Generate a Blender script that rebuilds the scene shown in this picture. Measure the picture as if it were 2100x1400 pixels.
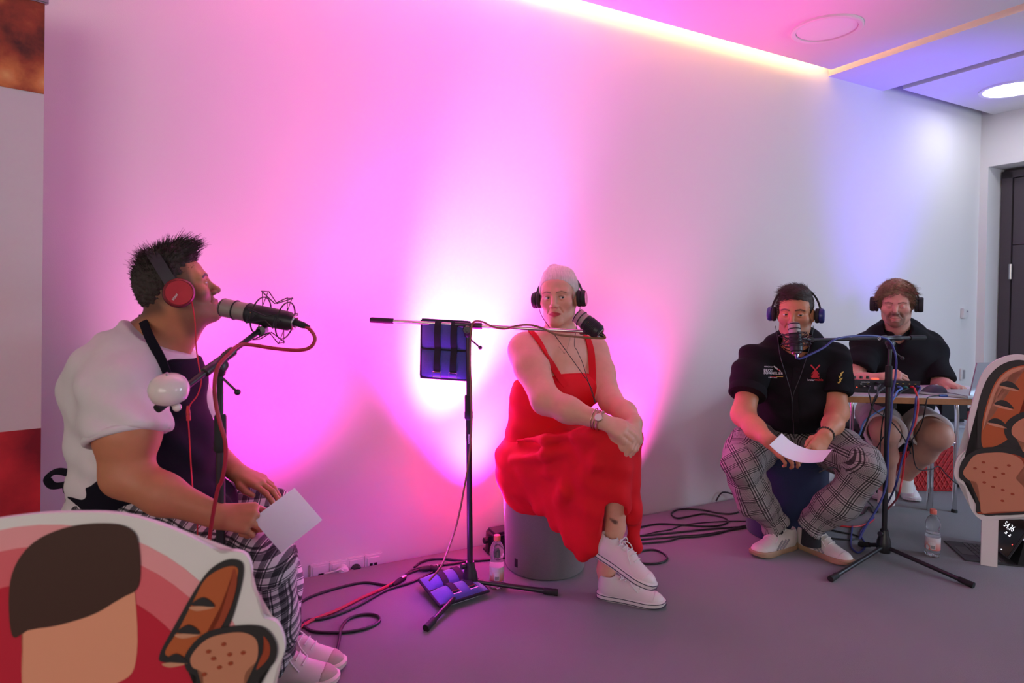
import bpy, bmesh, math, random
import numpy as np
from mathutils import Vector, Matrix, Quaternion
from mathutils.bvhtree import BVHTree

random.seed(7); np.random.seed(7)
for _o in list(bpy.data.objects): bpy.data.objects.remove(_o)
SC = bpy.context.scene
COL = SC.collection

# ------------------------------------------------------------------ camera
F, CX, CY, PITCH, ROLL, CAMH = 1278.0, 1050.0, 620.6, 0.0105, 0.0168, 1.2
_fwd = Vector((0, math.cos(PITCH), -math.sin(PITCH)))
_up0 = Vector((0, math.sin(PITCH), math.cos(PITCH)))
_rt0 = Vector((1, 0, 0))
RT = _rt0 * math.cos(ROLL) + _up0 * math.sin(ROLL)
UP = _up0 * math.cos(ROLL) - _rt0 * math.sin(ROLL)
CAM = Vector((0, 0, CAMH))
cam_data = bpy.data.cameras.new('camera')
cam_data.sensor_width = 36.0
cam_data.lens = F / 2100.0 * 36.0
cam_data.shift_y = (CY - 700.0) / 2100.0
cam_data.clip_start = 0.05
cam_data.dof.use_dof = True
cam_data.dof.focus_distance = 2.75
cam_data.dof.aperture_fstop = 4.0
cam = bpy.data.objects.new('camera', cam_data)
COL.objects.link(cam)
cam.matrix_world = Matrix(((RT.x, UP.x, -_fwd.x, 0), (RT.y, UP.y, -_fwd.y, 0), (RT.z, UP.z, -_fwd.z, CAMH), (0, 0, 0, 1)))
SC.camera = cam

def U(px, py, d):
    """a photo pixel at a given distance in front of the camera -> world point"""
    return CAM + (RT * ((px - CX) / F) + UP * ((CY - py) / F) + _fwd) * d
def G(px, py, z=0.0):
    """a photo pixel on the horizontal plane z"""
    v = RT * ((px - CX) / F) + UP * ((CY - py) / F) + _fwd
    return CAM + v * ((z - CAMH) / v.z)
def PM(r, d):
    return r * d / F

# wall frame: s runs along the back wall, d away from it into the room
YAW = 0.475
WU = Vector((math.cos(YAW), math.sin(YAW), 0))
WN = Vector((math.sin(YAW), -math.cos(YAW), 0))
W0 = G(1200, 1079) - WN * 0.035        # the carpet ends 3.5 cm short of the wall
W0.z = 0
def W(s, d, z=0.0):
    return W0 + WU * s + WN * d + Vector((0, 0, z))
def onwall(px, py, d=0.0):
    v = RT * ((px - CX) / F) + UP * ((CY - py) / F) + _fwd
    t = (W0 + WN * d - CAM).dot(WN) / v.dot(WN)
    p = CAM + v * t
    q = p - W0
    return q.dot(WU), p.z, p

# ------------------------------------------------------------------ world, lights, exposure
SC.view_settings.view_transform = 'Standard'
SC.view_settings.look = 'None'
SC.view_settings.gamma = 1.0
SC.view_settings.use_curve_mapping = False
SC.view_settings.exposure = 0.45
world = bpy.data.worlds.new('world'); SC.world = world
world.use_nodes = True
world.node_tree.nodes['Background'].inputs[0].default_value = (1.0, 0.90, 0.91, 1)
world.node_tree.nodes['Background'].inputs[1].default_value = 0.14

def area(name, loc, target, sx, sy, power, color):
    l = bpy.data.lights.new(name, 'AREA'); l.shape = 'RECTANGLE'; l.size = sx; l.size_y = sy
    l.energy = power; l.color = color
    o = bpy.data.objects.new(name, l); COL.objects.link(o); o.location = loc
    o.rotation_euler = (Vector(target) - Vector(loc)).to_track_quat('-Z', 'Y').to_euler()
    return o
def spot(name, loc, target, power, color, angle, blend=0.5, radius=0.03):
    l = bpy.data.lights.new(name, 'SPOT'); l.energy = power; l.color = color
    l.spot_size = math.radians(angle); l.spot_blend = blend; l.shadow_soft_size = radius
    o = bpy.data.objects.new(name, l); COL.objects.link(o); o.location = loc
    o.rotation_euler = (Vector(target) - Vector(loc)).to_track_quat('-Z', 'Y').to_euler()
    return o
# daylight from the windows behind the photographer and from the glazed side on the right
area('daylight_front', (-1.5, -4.5, 2.2), (0.4, 3.0, 0.9), 4.5, 2.4, 92, (1.0, 0.90, 0.82))
area('daylight_side', (5.2, -0.6, 2.3), (2.5, 3.3, 0.0), 2.2, 2.4, 30, (0.95, 0.86, 1.0))
area('daylight_window', W(3.70, 3.0, 1.45), W(1.5, 1.5, 0.0), 1.5, 1.6, 72, (0.52, 0.74, 1.0))
# the coloured stage lamps on the floor behind the speakers
def wallpt(px, py):
    return onwall(px, py)[2]
def lamp_at(px, d=0.20, z=0.13):
    return W(onwall(px, 1000)[0], d, z)
# lamp behind the grey stool, lamp behind the person on the left, lamp behind the red dress, lamp by the table
LP = W(-1.02, .46, .13); LU = lamp_at(972, .18, .14); LQ = lamp_at(520, .42); LR = lamp_at(1262, .14); LB = lamp_at(1740, .85, .30)
spot('stage_lamp_core', LP, wallpt(958, 630), 200, (0.64, 0.54, 1.0), 36, 1.0, .05)
spot('stage_lamp_violet', LP, wallpt(955, 560), 90, (0.50, 0.04, 1.0), 54, 1.0, .06)
spot('stage_lamp_pink_up', LU, wallpt(930, 60), 560, (1.0, 0.025, 0.66), 76, 1.0, .06)
spot('stage_lamp_pink_left', LQ, wallpt(585, 350), 125, (1.0, 0.025, 0.64), 80, 1.0, .12)
spot('stage_lamp_pink_right', LR, wallpt(1300, 200), 240, (1.0, 0.045, 0.52), 74, 1.0, .12)
spot('stage_lamp_blue', LB, wallpt(1805, 165), 190, (0.16, 0.06, 1.0), 54, 1.0, .15)
_l = bpy.data.lights.new('added_violet_fill', 'POINT'); _l.energy = 2.0; _l.color = (.62, .06, 1.0); _l.shadow_soft_size = .06  # added violet fill without a fixture, tints the carpet and nearby sides
_o = bpy.data.objects.new('added_violet_fill', _l); COL.objects.link(_o); _o.location = LP + Vector((0, 0, .10))
# ------------------------------------------------------------------ object helpers
def finish(o, label=None, cat=None, group=None, kind=None):
    if label: o['label'] = label
    if cat: o['category'] = cat
    if group: o['group'] = group
    if kind: o['kind'] = kind
    return o
def thing(name, loc, label, cat, group=None):
    o = bpy.data.objects.new(name, None); o.empty_display_size = 0.05
    COL.objects.link(o); o.location = Vector(loc)
    return finish(o, label, cat, group)
def rootloc(p):
    v = Vector((0, 0, 0))
    while p is not None:
        v += p.location; p = p.parent
    return v
def obj(name, verts, faces, mat, parent=None, smooth=True, label=None, col=None, pc=None):
    """world-space vertices -> one mesh object (stored relative to its parent's origin)"""
    V = np.asarray(verts, dtype=np.float64).reshape(-1, 3)
    off = rootloc(parent)
    V = V - np.array(off)
    me = bpy.data.meshes.new(name)
    if isinstance(faces, np.ndarray):
        n, k = faces.shape
        me.vertices.add(len(V)); me.vertices.foreach_set('co', V.astype(np.float32).ravel())
        me.loops.add(n * k); me.loops.foreach_set('vertex_index', faces.astype(np.int32).ravel())
        me.polygons.add(n); me.polygons.foreach_set('loop_start', np.arange(0, n * k, k, dtype=np.int32))
        me.update(calc_edges=True); me.validate()
    else:
        me.from_pydata(V.tolist(), [], faces); me.update()
    if smooth:
        me.polygons.foreach_set('use_smooth', np.ones(len(me.polygons), dtype=bool))
    if col is not None:
        a = me.color_attributes.new('Col', 'FLOAT_COLOR', 'POINT')
        c = np.ones((len(V), 4), dtype=np.float32); c[:, :3] = col
        a.data.foreach_set('color', c.ravel())
    if pc is not None:
        a = me.attributes.new('pc', 'FLOAT_VECTOR', 'POINT')
        a.data.foreach_set('vector', np.asarray(pc, dtype=np.float32).ravel())
    o = bpy.data.objects.new(name, me); COL.objects.link(o)
    if parent is not None: o.parent = parent
    if mat is not None: me.materials.append(mat)
    if label: o['label'] = label
    return o
class MB:
    """collects simple shapes into one mesh"""
    def __init__(s): s.v = []; s.f = []
    def add(s, vs, fs):
        b = len(s.v); s.v += [tuple(v) for v in vs]; s.f += [tuple(i + b for i in f) for f in fs]; return s
    def box(s, c, sx, sy, sz, ax=None, bev=0.0):
        ax = ax or (Vector((1, 0, 0)), Vector((0, 1, 0)), Vector((0, 0, 1)))
        c = Vector(c)
        if bev <= 0:
            vs = [c + ax[0] * (i * sx / 2) + ax[1] * (j * sy / 2) + ax[2] * (k * sz / 2) for i in (-1, 1) for j in (-1, 1) for k in (-1, 1)]
            return s.add(vs, [(0, 1, 3, 2), (4, 6, 7, 5), (0, 4, 5, 1), (2, 3, 7, 6), (0, 2, 6, 4), (1, 5, 7, 3)])
        bm = bmesh.new(); bmesh.ops.create_cube(bm, size=1)
        for v in bm.verts: v.co = Vector((v.co.x * sx, v.co.y * sy, v.co.z * sz))
        bmesh.ops.bevel(bm, geom=bm.edges[:], offset=min(bev, .49 * min(sx, sy, sz)), segments=2, affect='EDGES')
        bm.verts.index_update()
        vs = [c + ax[0] * v.co.x + ax[1] * v.co.y + ax[2] * v.co.z for v in bm.verts]
        fs = [tuple(v.index for v in f.verts) for f in bm.faces]; bm.free()
        return s.add(vs, fs)
    def tube(s, pts, r, n=10, cap=True, smooth=0):
        pts = [Vector(p) for p in pts]
        rs = list(r) if isinstance(r, (list, tuple)) else [r] * len(pts)
        if smooth:
            pts, rs = catmull(pts, smooth, rs)
        m = len(pts)
        t0 = (pts[1] - pts[0]).normalized()
        a = t0.orthogonal().normalized()
        vs = []; fs = []
        for i in range(m):
            t = (pts[min(i + 1, m - 1)] - pts[max(i - 1, 0)])
            t = t.normalized() if t.length > 1e-9 else t0
            a = (a - t * a.dot(t))
            a = a.normalized() if a.length > 1e-6 else t.orthogonal().normalized()
            b = t.cross(a)
            for k in range(n):
                an = 2 * math.pi * k / n
                vs.append(pts[i] + (a * math.cos(an) + b * math.sin(an)) * rs[i])
        for i in range(m - 1):
            for k in range(n):
                k2 = (k + 1) % n
                fs.append((i * n + k, i * n + k2, (i + 1) * n + k2, (i + 1) * n + k))
        if cap:
            fs.append(tuple(range(n - 1, -1, -1))); fs.append(tuple((m - 1) * n + k for k in range(n)))
        return s.add(vs, fs)
    def lathe(s, o, axis, prof, n=24, xa=None):
        """prof: (radius, height along axis)"""
        o = Vector(o); axis = Vector(axis).normalized()
        a = (Vector(xa) - axis * Vector(xa).dot(axis)).normalized() if xa is not None else axis.orthogonal().normalized()
        b = axis.cross(a)
        vs = []; fs = []
        for r, h in prof:
            for k in range(n):
                an = 2 * math.pi * k / n
                vs.append(o + axis * h + (a * math.cos(an) + b * math.sin(an)) * r)
        for i in range(len(prof) - 1):
            for k in range(n):
                k2 = (k + 1) % n
                fs.append((i * n + k, i * n + k2, (i + 1) * n + k2, (i + 1) * n + k))
        if prof[0][0] > 1e-6: fs.append(tuple(range(n - 1, -1, -1)))
        if prof[-1][0] > 1e-6: fs.append(tuple((len(prof) - 1) * n + k for k in range(n)))
        return s.add(vs, fs)
    def torus(s, c, axis, R, r, n=28, m=8, arc=(0, 2 * math.pi), xa=None, ry=1.0):
        axis = Vector(axis).normalized()
        a = (Vector(xa) - axis * Vector(xa).dot(axis)).normalized() if xa is not None else axis.orthogonal().normalized()
        b = axis.cross(a); full = abs(arc[1] - arc[0] - 2 * math.pi) < 1e-6
        cnt = n if full else n + 1
        pts = [Vector(c) + a * R * math.cos(arc[0] + (arc[1] - arc[0]) * i / n) + b * R * ry * math.sin(arc[0] + (arc[1] - arc[0]) * i / n) for i in range(cnt)]
        if not full: return s.tube(pts, r, m)
        vs = []; fs = []
        for i in range(n):
            t = (pts[(i + 1) % n] - pts[i - 1]).normalized(); e = axis.cross(t)
            for k in range(m):
                an = 2 * math.pi * k / m
                vs.append(pts[i] + (e * math.cos(an) + axis * math.sin(an)) * r)
        for i in range(n):
            for k in range(m):
                fs.append((i * m + k, i * m + (k + 1) % m, ((i + 1) % n) * m + (k + 1) % m, ((i + 1) % n) * m + k))
        return s.add(vs, fs)
    def sphere(s, c, r, n=16, m=10, ax=None):
        r = (r, r, r) if not isinstance(r, (tuple, list)) else r
        ax = ax or (Vector((1, 0, 0)), Vector((0, 1, 0)), Vector((0, 0, 1)))
        vs = []; fs = []
        for j in range(m + 1):
            th = math.pi * j / m
            for k in range(n):
                ph = 2 * math.pi * k / n
                vs.append(Vector(c) + ax[0] * (r[0] * math.sin(th) * math.cos(ph)) + ax[1] * (r[1] * math.sin(th) * math.sin(ph)) + ax[2] * (r[2] * math.cos(th)))
        for j in range(m):
            for k in range(n):
                fs.append((j * n + k, (j + 1) * n + k, (j + 1) * n + (k + 1) % n, j * n + (k + 1) % n))
        return s.add(vs, fs)
    def prism(s, poly, thick, o, xa, ya, na):
        """a flat outline (x,y) given real thickness along na"""
        o, xa, ya, na = Vector(o), Vector(xa), Vector(ya), Vector(na)
        n = len(poly)
        ar = sum(poly[i][0] * poly[(i + 1) % n][1] - poly[(i + 1) % n][0] * poly[i][1] for i in range(n))
        if ar < 0: poly = poly[::-1]
        vs = [o + xa * x + ya * y + na * (thick / 2) for x, y in poly] + [o + xa * x + ya * y - na * (thick / 2) for x, y in poly]
        bm = bmesh.new(); bv = [bm.verts.new(v) for v in vs]
        front = bm.faces.new(bv[:n]); back = bm.faces.new(bv[n:][::-1])
        for i in range(n):
            bm.faces.new((bv[i], bv[n + i], bv[n + (i + 1) % n], bv[(i + 1) % n]))
        bmesh.ops.triangulate(bm, faces=[front, back])
        bm.verts.index_update()
        fs = [tuple(v.index for v in f.verts) for f in bm.faces]
        vv = [v.co.copy() for v in bm.verts]; bm.free()
        return s.add(vv, fs)
    def build(s, name, mat, parent=None, smooth=False, label=None):
        o = obj(name, s.v, s.f, mat, parent, False, label)
        me = o.data
        bm = bmesh.new(); bm.from_mesh(me); bmesh.ops.recalc_face_normals(bm, faces=bm.faces[:]); bm.to_mesh(me); bm.free()
        if smooth:
            me.polygons.foreach_set('use_smooth', np.ones(len(me.polygons), dtype=bool))
            me.set_sharp_from_angle(angle=math.radians(38))
        return o
def catmull(pts, n, rs=None):
    P = [Vector(p) for p in pts]; out = []; ro = []
    rs = rs or [0] * len(P)
    for i in range(len(P) - 1):
        p0 = P[max(i - 1, 0)]; p1 = P[i]; p2 = P[i + 1]; p3 = P[min(i + 2, len(P) - 1)]
        for k in range(n):
            t = k / n
            out.append(0.5 * ((2 * p1) + (p2 - p0) * t + (2 * p0 - 5 * p1 + 4 * p2 - p3) * t * t + (3 * p1 - p0 - 3 * p2 + p3) * t ** 3))
            ro.append(rs[i] + (rs[i + 1] - rs[i]) * t)
    out.append(P[-1]); ro.append(rs[-1])
    return out, ro

# ------------------------------------------------------------------ materials
def srgb(r, g, b):
    f = lambda c: (c / 255.0 / 12.92) if c / 255.0 <= 0.04045 else ((c / 255.0 + 0.055) / 1.055) ** 2.4
    return (f(r), f(g), f(b))
class NT:
    def __init__(s, name):
        s.m = bpy.data.materials.new(name); s.m.use_nodes = True
        s.n = s.m.node_tree.nodes; s.l = s.m.node_tree.links; s.b = s.n['Principled BSDF']
    def new(s, t, **kw):
        x = s.n.new(t)
        for k, v in kw.items(): setattr(x, k, v)
        return x
    def link(s, a, b): s.l.new(a, b)
    def math(s, op, a, b=None, c=None):
        x = s.new('ShaderNodeMath', operation=op)
        for i, v in enumerate((a, b, c)):
            if v is None: continue
            if isinstance(v, (int, float)): x.inputs[i].default_value = v
            else: s.link(v, x.inputs[i])
        return x.outputs[0]
    def mix(s, fac, a, b, blend='MIX'):
        x = s.new('ShaderNodeMix', data_type='RGBA', blend_type=blend)
        for i, v in ((0, fac), (6, a), (7, b)):
            if isinstance(v, (int, float)): x.inputs[i].default_value = v
            elif isinstance(v, tuple): x.inputs[i].default_value = (*v[:3], 1)
            else: s.link(v, x.inputs[i])
        return x.outputs[2]
    def noise(s, scale, detail=4, rough=0.55, vec=None, out=0):
        x = s.new('ShaderNodeTexNoise'); x.inputs['Scale'].default_value = scale
        x.inputs['Detail'].default_value = detail; x.inputs['Roughness'].default_value = rough
        if vec is None:
            tc = s.new('ShaderNodeTexCoord'); vec = tc.outputs['Object']
        s.link(vec, x.inputs['Vector'])
        return x.outputs[out]
    def bump(s, h, strength=0.3, dist=0.002):
        x = s.new('ShaderNodeBump'); x.inputs['Strength'].default_value = strength; x.inputs['Distance'].default_value = dist
        s.link(h, x.inputs['Height']); s.link(x.outputs[0], s.b.inputs['Normal'])
    def ramp(s, fac, stops, interp='LINEAR'):
        x = s.new('ShaderNodeValToRGB'); x.color_ramp.interpolation = interp
        e = x.color_ramp.elements
        while len(e) < len(stops): e.new(0.5)
        for i, (p, c) in enumerate(stops):
            e[i].position = p; e[i].color = (*c[:3], 1)
        s.link(fac, x.inputs[0]); return x.outputs[0]
def M(name, c, rough=0.5, metal=0.0, var=0.0, vscale=40, bump=0.0, bscale=200, bdist=0.001, spec=0.5, emit=None, es=0, sheen=0, alpha=1):
    t = NT(name); b = t.b
    b.inputs['Base Color'].default_value = (*c, 1); b.inputs['Roughness'].default_value = rough
    b.inputs['Metallic'].default_value = metal; b.inputs['Specular IOR Level'].default_value = spec
    if var:
        n = t.noise(vscale)
        t.link(t.mix(n, tuple(x * (1 - var) for x in c), tuple(min(1, x * (1 + var)) for x in c)), b.inputs['Base Color'])
    if bump: t.bump(t.noise(bscale, 3), bump, bdist)
    if sheen:
        b.inputs['Sheen Weight'].default_value = sheen
    if emit: b.inputs['Emission Color'].default_value = (*emit, 1); b.inputs['Emission Strength'].default_value = es
    t.m.diffuse_color = (*c, 1)
    return t.m

# ------------------------------------------------------------------ implicit surfaces (one continuous skin per body)
class Field:
    def __init__(s): s.ops = []; s.T = None
    def frame(s, mat=None, scale=1.0): s.T = mat; s.sc = scale if mat is not None else 1.0
    def _p(s, p):
        p = Vector(p)
        return np.array(s.T @ p if s.T is not None else p, dtype=np.float32)
    def _r(s, r): return r * (s.sc if s.T is not None else 1.0)
    def cone(s, a, b, ra, rb=None, k=0.02, op='u', flat=None):
        rb = ra if rb is None else rb
        a, b = s._p(a), s._p(b); ra, rb, k = s._r(ra), s._r(rb), s._r(k)
        ba = b - a; l2 = float(ba @ ba) + 1e-12
        fl = None
        mx = max(ra, rb)
        if flat is not None:
            n = Vector(flat[0])
            if s.T is not None: n = s.T.to_3x3() @ n
            n = np.array(n.normalized(), dtype=np.float32); fl = (n, 1.0 / flat[1] - 1.0)
            mx *= max(1.0, flat[1])
        lo = np.minimum(a, b) - mx; hi = np.maximum(a, b) + mx
        def fn(x, y, z):
            px, py, pz = x - a[0], y - a[1], z - a[2]
            if fl is not None:
                t0 = (px * ba[0] + py * ba[1] + pz * ba[2]) / l2
                t0 = np.clip(t0, 0, 1)
                dn = ((px - ba[0] * t0) * fl[0][0] + (py - ba[1] * t0) * fl[0][1] + (pz - ba[2] * t0) * fl[0][2]) * fl[1]
                px = px + fl[0][0] * dn; py = py + fl[0][1] * dn; pz = pz + fl[0][2] * dn
            t = np.clip((px * ba[0] + py * ba[1] + pz * ba[2]) / l2, 0, 1)
            return np.sqrt((px - ba[0] * t) ** 2 + (py - ba[1] * t) ** 2 + (pz - ba[2] * t) ** 2) - (ra + (rb - ra) * t)
        s.ops.append((op, fn, lo, hi, k)); return s
    def chain(s, pts, k=0.02, op='u', flat=None):
        for (a, ra), (b, rb) in zip(pts[:-1], pts[1:]): s.cone(a, b, ra, rb, k, op, flat)
        return s
    def ell(s, c, r, rot=None, k=0.02, op='u'):
        r = (r, r, r) if not isinstance(r, (tuple, list)) else r
        R = rot.to_3x3() if rot is not None else Matrix.Identity(3)
        if s.T is not None:
            q = s.T.to_3x3(); q = Matrix((q.col[0].normalized(), q.col[1].normalized(), q.col[2].normalized())).transposed(); R = q @ R
        c = s._p(c); r = [s._r(v) for v in r]; k = s._r(k)
        Rm = np.array(R, dtype=np.float32); mx = max(r)
        def fn(x, y, z):
            dx, dy, dz = x - c[0], y - c[1], z - c[2]
            u = (dx * Rm[0, 0] + dy * Rm[1, 0] + dz * Rm[2, 0]) / r[0]
            v = (dx * Rm[0, 1] + dy * Rm[1, 1] + dz * Rm[2, 1]) / r[1]
            w = (dx * Rm[0, 2] + dy * Rm[1, 2] + dz * Rm[2, 2]) / r[2]
            k0 = np.sqrt(u * u + v * v + w * w) + 1e-9
            k1 = np.sqrt((u / r[0]) ** 2 + (v / r[1]) ** 2 + (w / r[2]) ** 2) + 1e-9
            return k0 * (k0 - 1) / k1
        s.ops.append((op, fn, c - mx, c + mx, k)); return s
    def plane(s, p, n, k=0.0, lo=None, hi=None):
        """cut away everything on the +n side (optionally only inside a box)"""
        p = s._p(p); n = Vector(n)
        if s.T is not None: n = s.T.to_3x3() @ n
        n = np.array(n.normalized(), dtype=np.float32)
        def fn(x, y, z): return (x - p[0]) * n[0] + (y - p[1]) * n[1] + (z - p[2]) * n[2]
        s.ops.append(('i', fn, lo, hi, s._r(k))); return s
    def custom(s, op, fn, lo, hi, k=0.0):
        s.ops.append((op, fn, lo, hi, k)); return s
    def grid(s, vox, lo, hi):
        lo = np.array(lo, dtype=np.float64); hi = np.array(hi, dtype=np.float64)
        N = np.ceil((hi - lo) / vox).astype(int) + 1
        ax = [(lo[i] + np.arange(N[i]) * vox).astype(np.float32) for i in range(3)]
        D = np.full(N, 1.0, dtype=np.float32)
        for op, fn, a, b, k in s.ops:
            m = k + 3 * vox
            if a is None: i0 = [0, 0, 0]; i1 = list(N)
            else:
                i0 = [max(0, int(math.floor((float(a[i]) - m - lo[i]) / vox))) for i in range(3)]
                i1 = [min(int(N[i]), int(math.ceil((float(b[i]) + m - lo[i]) / vox)) + 1) for i in range(3)]
                if any(i0[i] >= i1[i] for i in range(3)): continue
            x = ax[0][i0[0]:i1[0], None, None]; y = ax[1][None, i0[1]:i1[1], None]; z = ax[2][None, None, i0[2]:i1[2]]
            sl = (slice(i0[0], i1[0]), slice(i0[1], i1[1]), slice(i0[2], i1[2]))
            d = fn(x, y, z); A = D[sl]
            if op == 'u':
                if k > 0:
                    h = np.maximum(k - np.abs(A - d), 0) / k
                    D[sl] = np.minimum(A, d) - h * h * (k * 0.25)
                else: D[sl] = np.minimum(A, d)
            else:
                if op == 's': d = -d
                if k > 0:
                    h = np.maximum(k - np.abs(A - d), 0) / k
                    D[sl] = np.maximum(A, d) + h * h * (k * 0.25)
                else: D[sl] = np.maximum(A, d)
        return D, lo
    def bounds(s):
        L = [o for o in s.ops if o[0] == 'u']
        lo = np.min([o[2] for o in L], axis=0) - 0.015; hi = np.max([o[3] for o in L], axis=0) + 0.015
        return lo, hi
    def mesh(s, vox, lo=None, hi=None, smooth=1):
        if lo is None: lo, hi = s.bounds()
        D, o = s.grid(vox, lo, hi)
        V, Q = surfnet(D, o, vox)
        if smooth: V = relax(V, Q, smooth)
        return V, Q
def surfnet(D, o, vox):
    S = D < 0
    nx, ny, nz = D.shape
    c = np.zeros((nx - 1, ny - 1, nz - 1), dtype=np.int8)
    for i in (0, 1):
        for j in (0, 1):
            for k in (0, 1): c += S[i:nx - 1 + i, j:ny - 1 + j, k:nz - 1 + k]
    act = (c > 0) & (c < 8)
    I = np.argwhere(act)
    if len(I) == 0: return np.zeros((0, 3)), np.zeros((0, 4), dtype=np.int32)
    idx = np.full(act.shape, -1, dtype=np.int32); idx[act] = np.arange(len(I))
    cor = [(i, j, k) for i in (0, 1) for j in (0, 1) for k in (0, 1)]
    val = {q: D[I[:, 0] + q[0], I[:, 1] + q[1], I[:, 2] + q[2]] for q in cor}
    acc = np.zeros((len(I), 3)); cnt = np.zeros(len(I))
    for a in range(3):
        for q in cor:
            if q[a]: continue
            q2 = list(q); q2[a] = 1; q2 = tuple(q2)
            d0, d1 = val[q], val[q2]
            m = (d0 < 0) != (d1 < 0)
            t = np.where(m, d0 / np.where(m, d0 - d1, 1), 0)
            p = np.tile(np.array(q, dtype=np.float64), (len(I), 1)); p[:, a] = t
            acc += p * m[:, None]; cnt += m
    V = o + (I + acc / cnt[:, None]) * vox
    F_ = []
    for a in range(3):
        b, c2 = (a + 1) % 3, (a + 2) % 3
        sl0 = [slice(None)] * 3; sl1 = [slice(None)] * 3
        sl0[a] = slice(0, -1); sl1[a] = slice(1, None)
        e = np.argwhere(S[tuple(sl0)] != S[tuple(sl1)])
        e = e[(e[:, b] > 0) & (e[:, c2] > 0) & (e[:, b] < D.shape[b] - 1) & (e[:, c2] < D.shape[c2] - 1)]
        if len(e) == 0: continue
        flip = S[e[:, 0], e[:, 1], e[:, 2]]
        def cell(db, dc):
            q = e.copy(); q[:, b] -= db; q[:, c2] -= dc
            return idx[q[:, 0], q[:, 1], q[:, 2]]
        q = np.stack([cell(1, 1), cell(0, 1), cell(0, 0), cell(1, 0)], axis=1)
        q[~flip] = q[~flip][:, ::-1]
        F_.append(q)
    Q = np.concatenate(F_)
    return V, Q[(Q >= 0).all(axis=1)]
def relax(V, Q, it, lam=0.5):
    E = np.concatenate([Q[:, [0, 1]], Q[:, [1, 2]], Q[:, [2, 3]], Q[:, [3, 0]]])
    a = np.concatenate([E[:, 0], E[:, 1]]); b = np.concatenate([E[:, 1], E[:, 0]])
    n = np.bincount(a, minlength=len(V)).astype(float); n[n == 0] = 1
    for _ in range(it):
        S_ = np.stack([np.bincount(a, weights=V[b, i], minlength=len(V)) for i in range(3)], axis=1) / n[:, None]
        ok = (np.bincount(a, minlength=len(V)) > 0)[:, None]
        V = np.where(ok, V + (S_ - V) * lam, V)
    return V
def normals(V, Q):
    n = np.cross(V[Q[:, 2]] - V[Q[:, 0]], V[Q[:, 3]] - V[Q[:, 1]])
    out = np.stack([sum(np.bincount(Q[:, j], weights=n[:, i], minlength=len(V)) for j in range(4)) for i in range(3)], axis=1)
    return out / (np.linalg.norm(out, axis=1, keepdims=True) + 1e-12)
def clean(V, Q):
    u, inv = np.unique(Q, return_inverse=True)
    return V[u], inv.reshape(Q.shape).astype(np.int32)
def patches(f, coarse, boxes):
    """mesh a field coarsely, and finely inside boxes [(lo, hi, vox)]; joined to one surface"""
    lo, hi = f.bounds()
    V, Q = f.mesh(coarse, lo, hi, 1)
    c = V[Q].mean(axis=1)
    keep = np.ones(len(Q), dtype=bool)
    out = []
    for blo, bhi, vox in boxes:
        blo, bhi = np.array(blo), np.array(bhi)
        keep &= ~((c > blo + coarse).all(axis=1) & (c < bhi - coarse).all(axis=1))
        V2, Q2 = f.mesh(vox, blo, bhi, 1)
        out.append(clean(V2, Q2))
    Va, Qa = clean(V, Q[keep])
    Vs, Qs = [Va], [Qa]; n = len(Va)
    for v, q in out:
        Vs.append(v); Qs.append(q + n); n += len(v)
    return np.concatenate(Vs), np.concatenate(Qs)
def smoothstep(a, b, x):
    t = np.clip((x - a) / (b - a), 0, 1); return t * t * (3 - 2 * t)
def segdist(P, a, b):
    a = np.array(a); b = np.array(b); ba = b - a
    t = np.clip(((P - a) @ ba) / (ba @ ba), 0, 1)
    return np.linalg.norm(P - a - t[:, None] * ba, axis=1), t
def bvh_of(o):
    me = o.data; off = rootloc(o.parent)
    return BVHTree.FromPolygons([v.co + off for v in me.vertices], [tuple(p.vertices) for p in me.polygons])
# ------------------------------------------------------------------ the room
def mat_wall(name, c):
    t = NT(name); t.b.inputs['Roughness'].default_value = 0.85; t.b.inputs['Specular IOR Level'].default_value = 0.2
    n = t.noise(1.3, 5)
    t.link(t.mix(n, tuple(x * .97 for x in c), tuple(min(1, x * 1.02) for x in c)), t.b.inputs['Base Color'])
    t.bump(t.noise(260, 4), 0.25, 0.0012)
    return t.m
m_wall = mat_wall('painted_plaster', (0.74, 0.72, 0.71))
m_ceil = mat_wall('ceiling_paint', (0.74, 0.72, 0.71))
def mat_carpet():
    t = NT('grey_carpet'); t.b.inputs['Roughness'].default_value = 1.0; t.b.inputs['Specular IOR Level'].default_value = 0.1
    n1 = t.noise(420, 3, 0.7); n2 = t.noise(2.2, 6)
    a = t.mix(n1, (0.095, 0.092, 0.098), (0.265, 0.26, 0.27))
    b = t.mix(n2, (0.82, 0.82, 0.82), (1.12, 1.12, 1.12))
    t.link(t.mix(1.0, a, b, 'MULTIPLY'), t.b.inputs['Base Color'])
    t.b.inputs['Sheen Weight'].default_value = 0.3
    t.bump(n1, 0.7, 0.004)
    return t.m
m_carpet = mat_carpet()

def quadbox(name, s0, s1, d0, d1, z0, z1, mat, kind='structure'):
    mb = MB(); mb.box(W((s0 + s1) / 2, (d0 + d1) / 2, (z0 + z1) / 2), s1 - s0, d1 - d0, z1 - z0, (WU, WN, Vector((0, 0, 1))))
    o = mb.build(name, mat); o['kind'] = kind; return o
S_END = onwall(2011, 300)[0]
HC_ = 2.695
def onceil(px, py):
    q = G(px, py, HC_) - W0; return q.dot(WU), q.dot(WN)
H1 = H2 = H3 = HC_
S_SLAB, GAP = onceil(1705, 142.9)
S2 = onwall(1699, 156)[0]; S2B = onwall(1811, 187)[0]; S3 = onceil(1852.5, 183)[0]
floor = quadbox('floor', -4.5, S_END + 0.6, 0.035, 8.5, -0.12, 0.0, m_carpet)
quadbox('wall_back', -4.5, S_END, -0.2, 0.0, -0.3, 3.6, m_wall)
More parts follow.
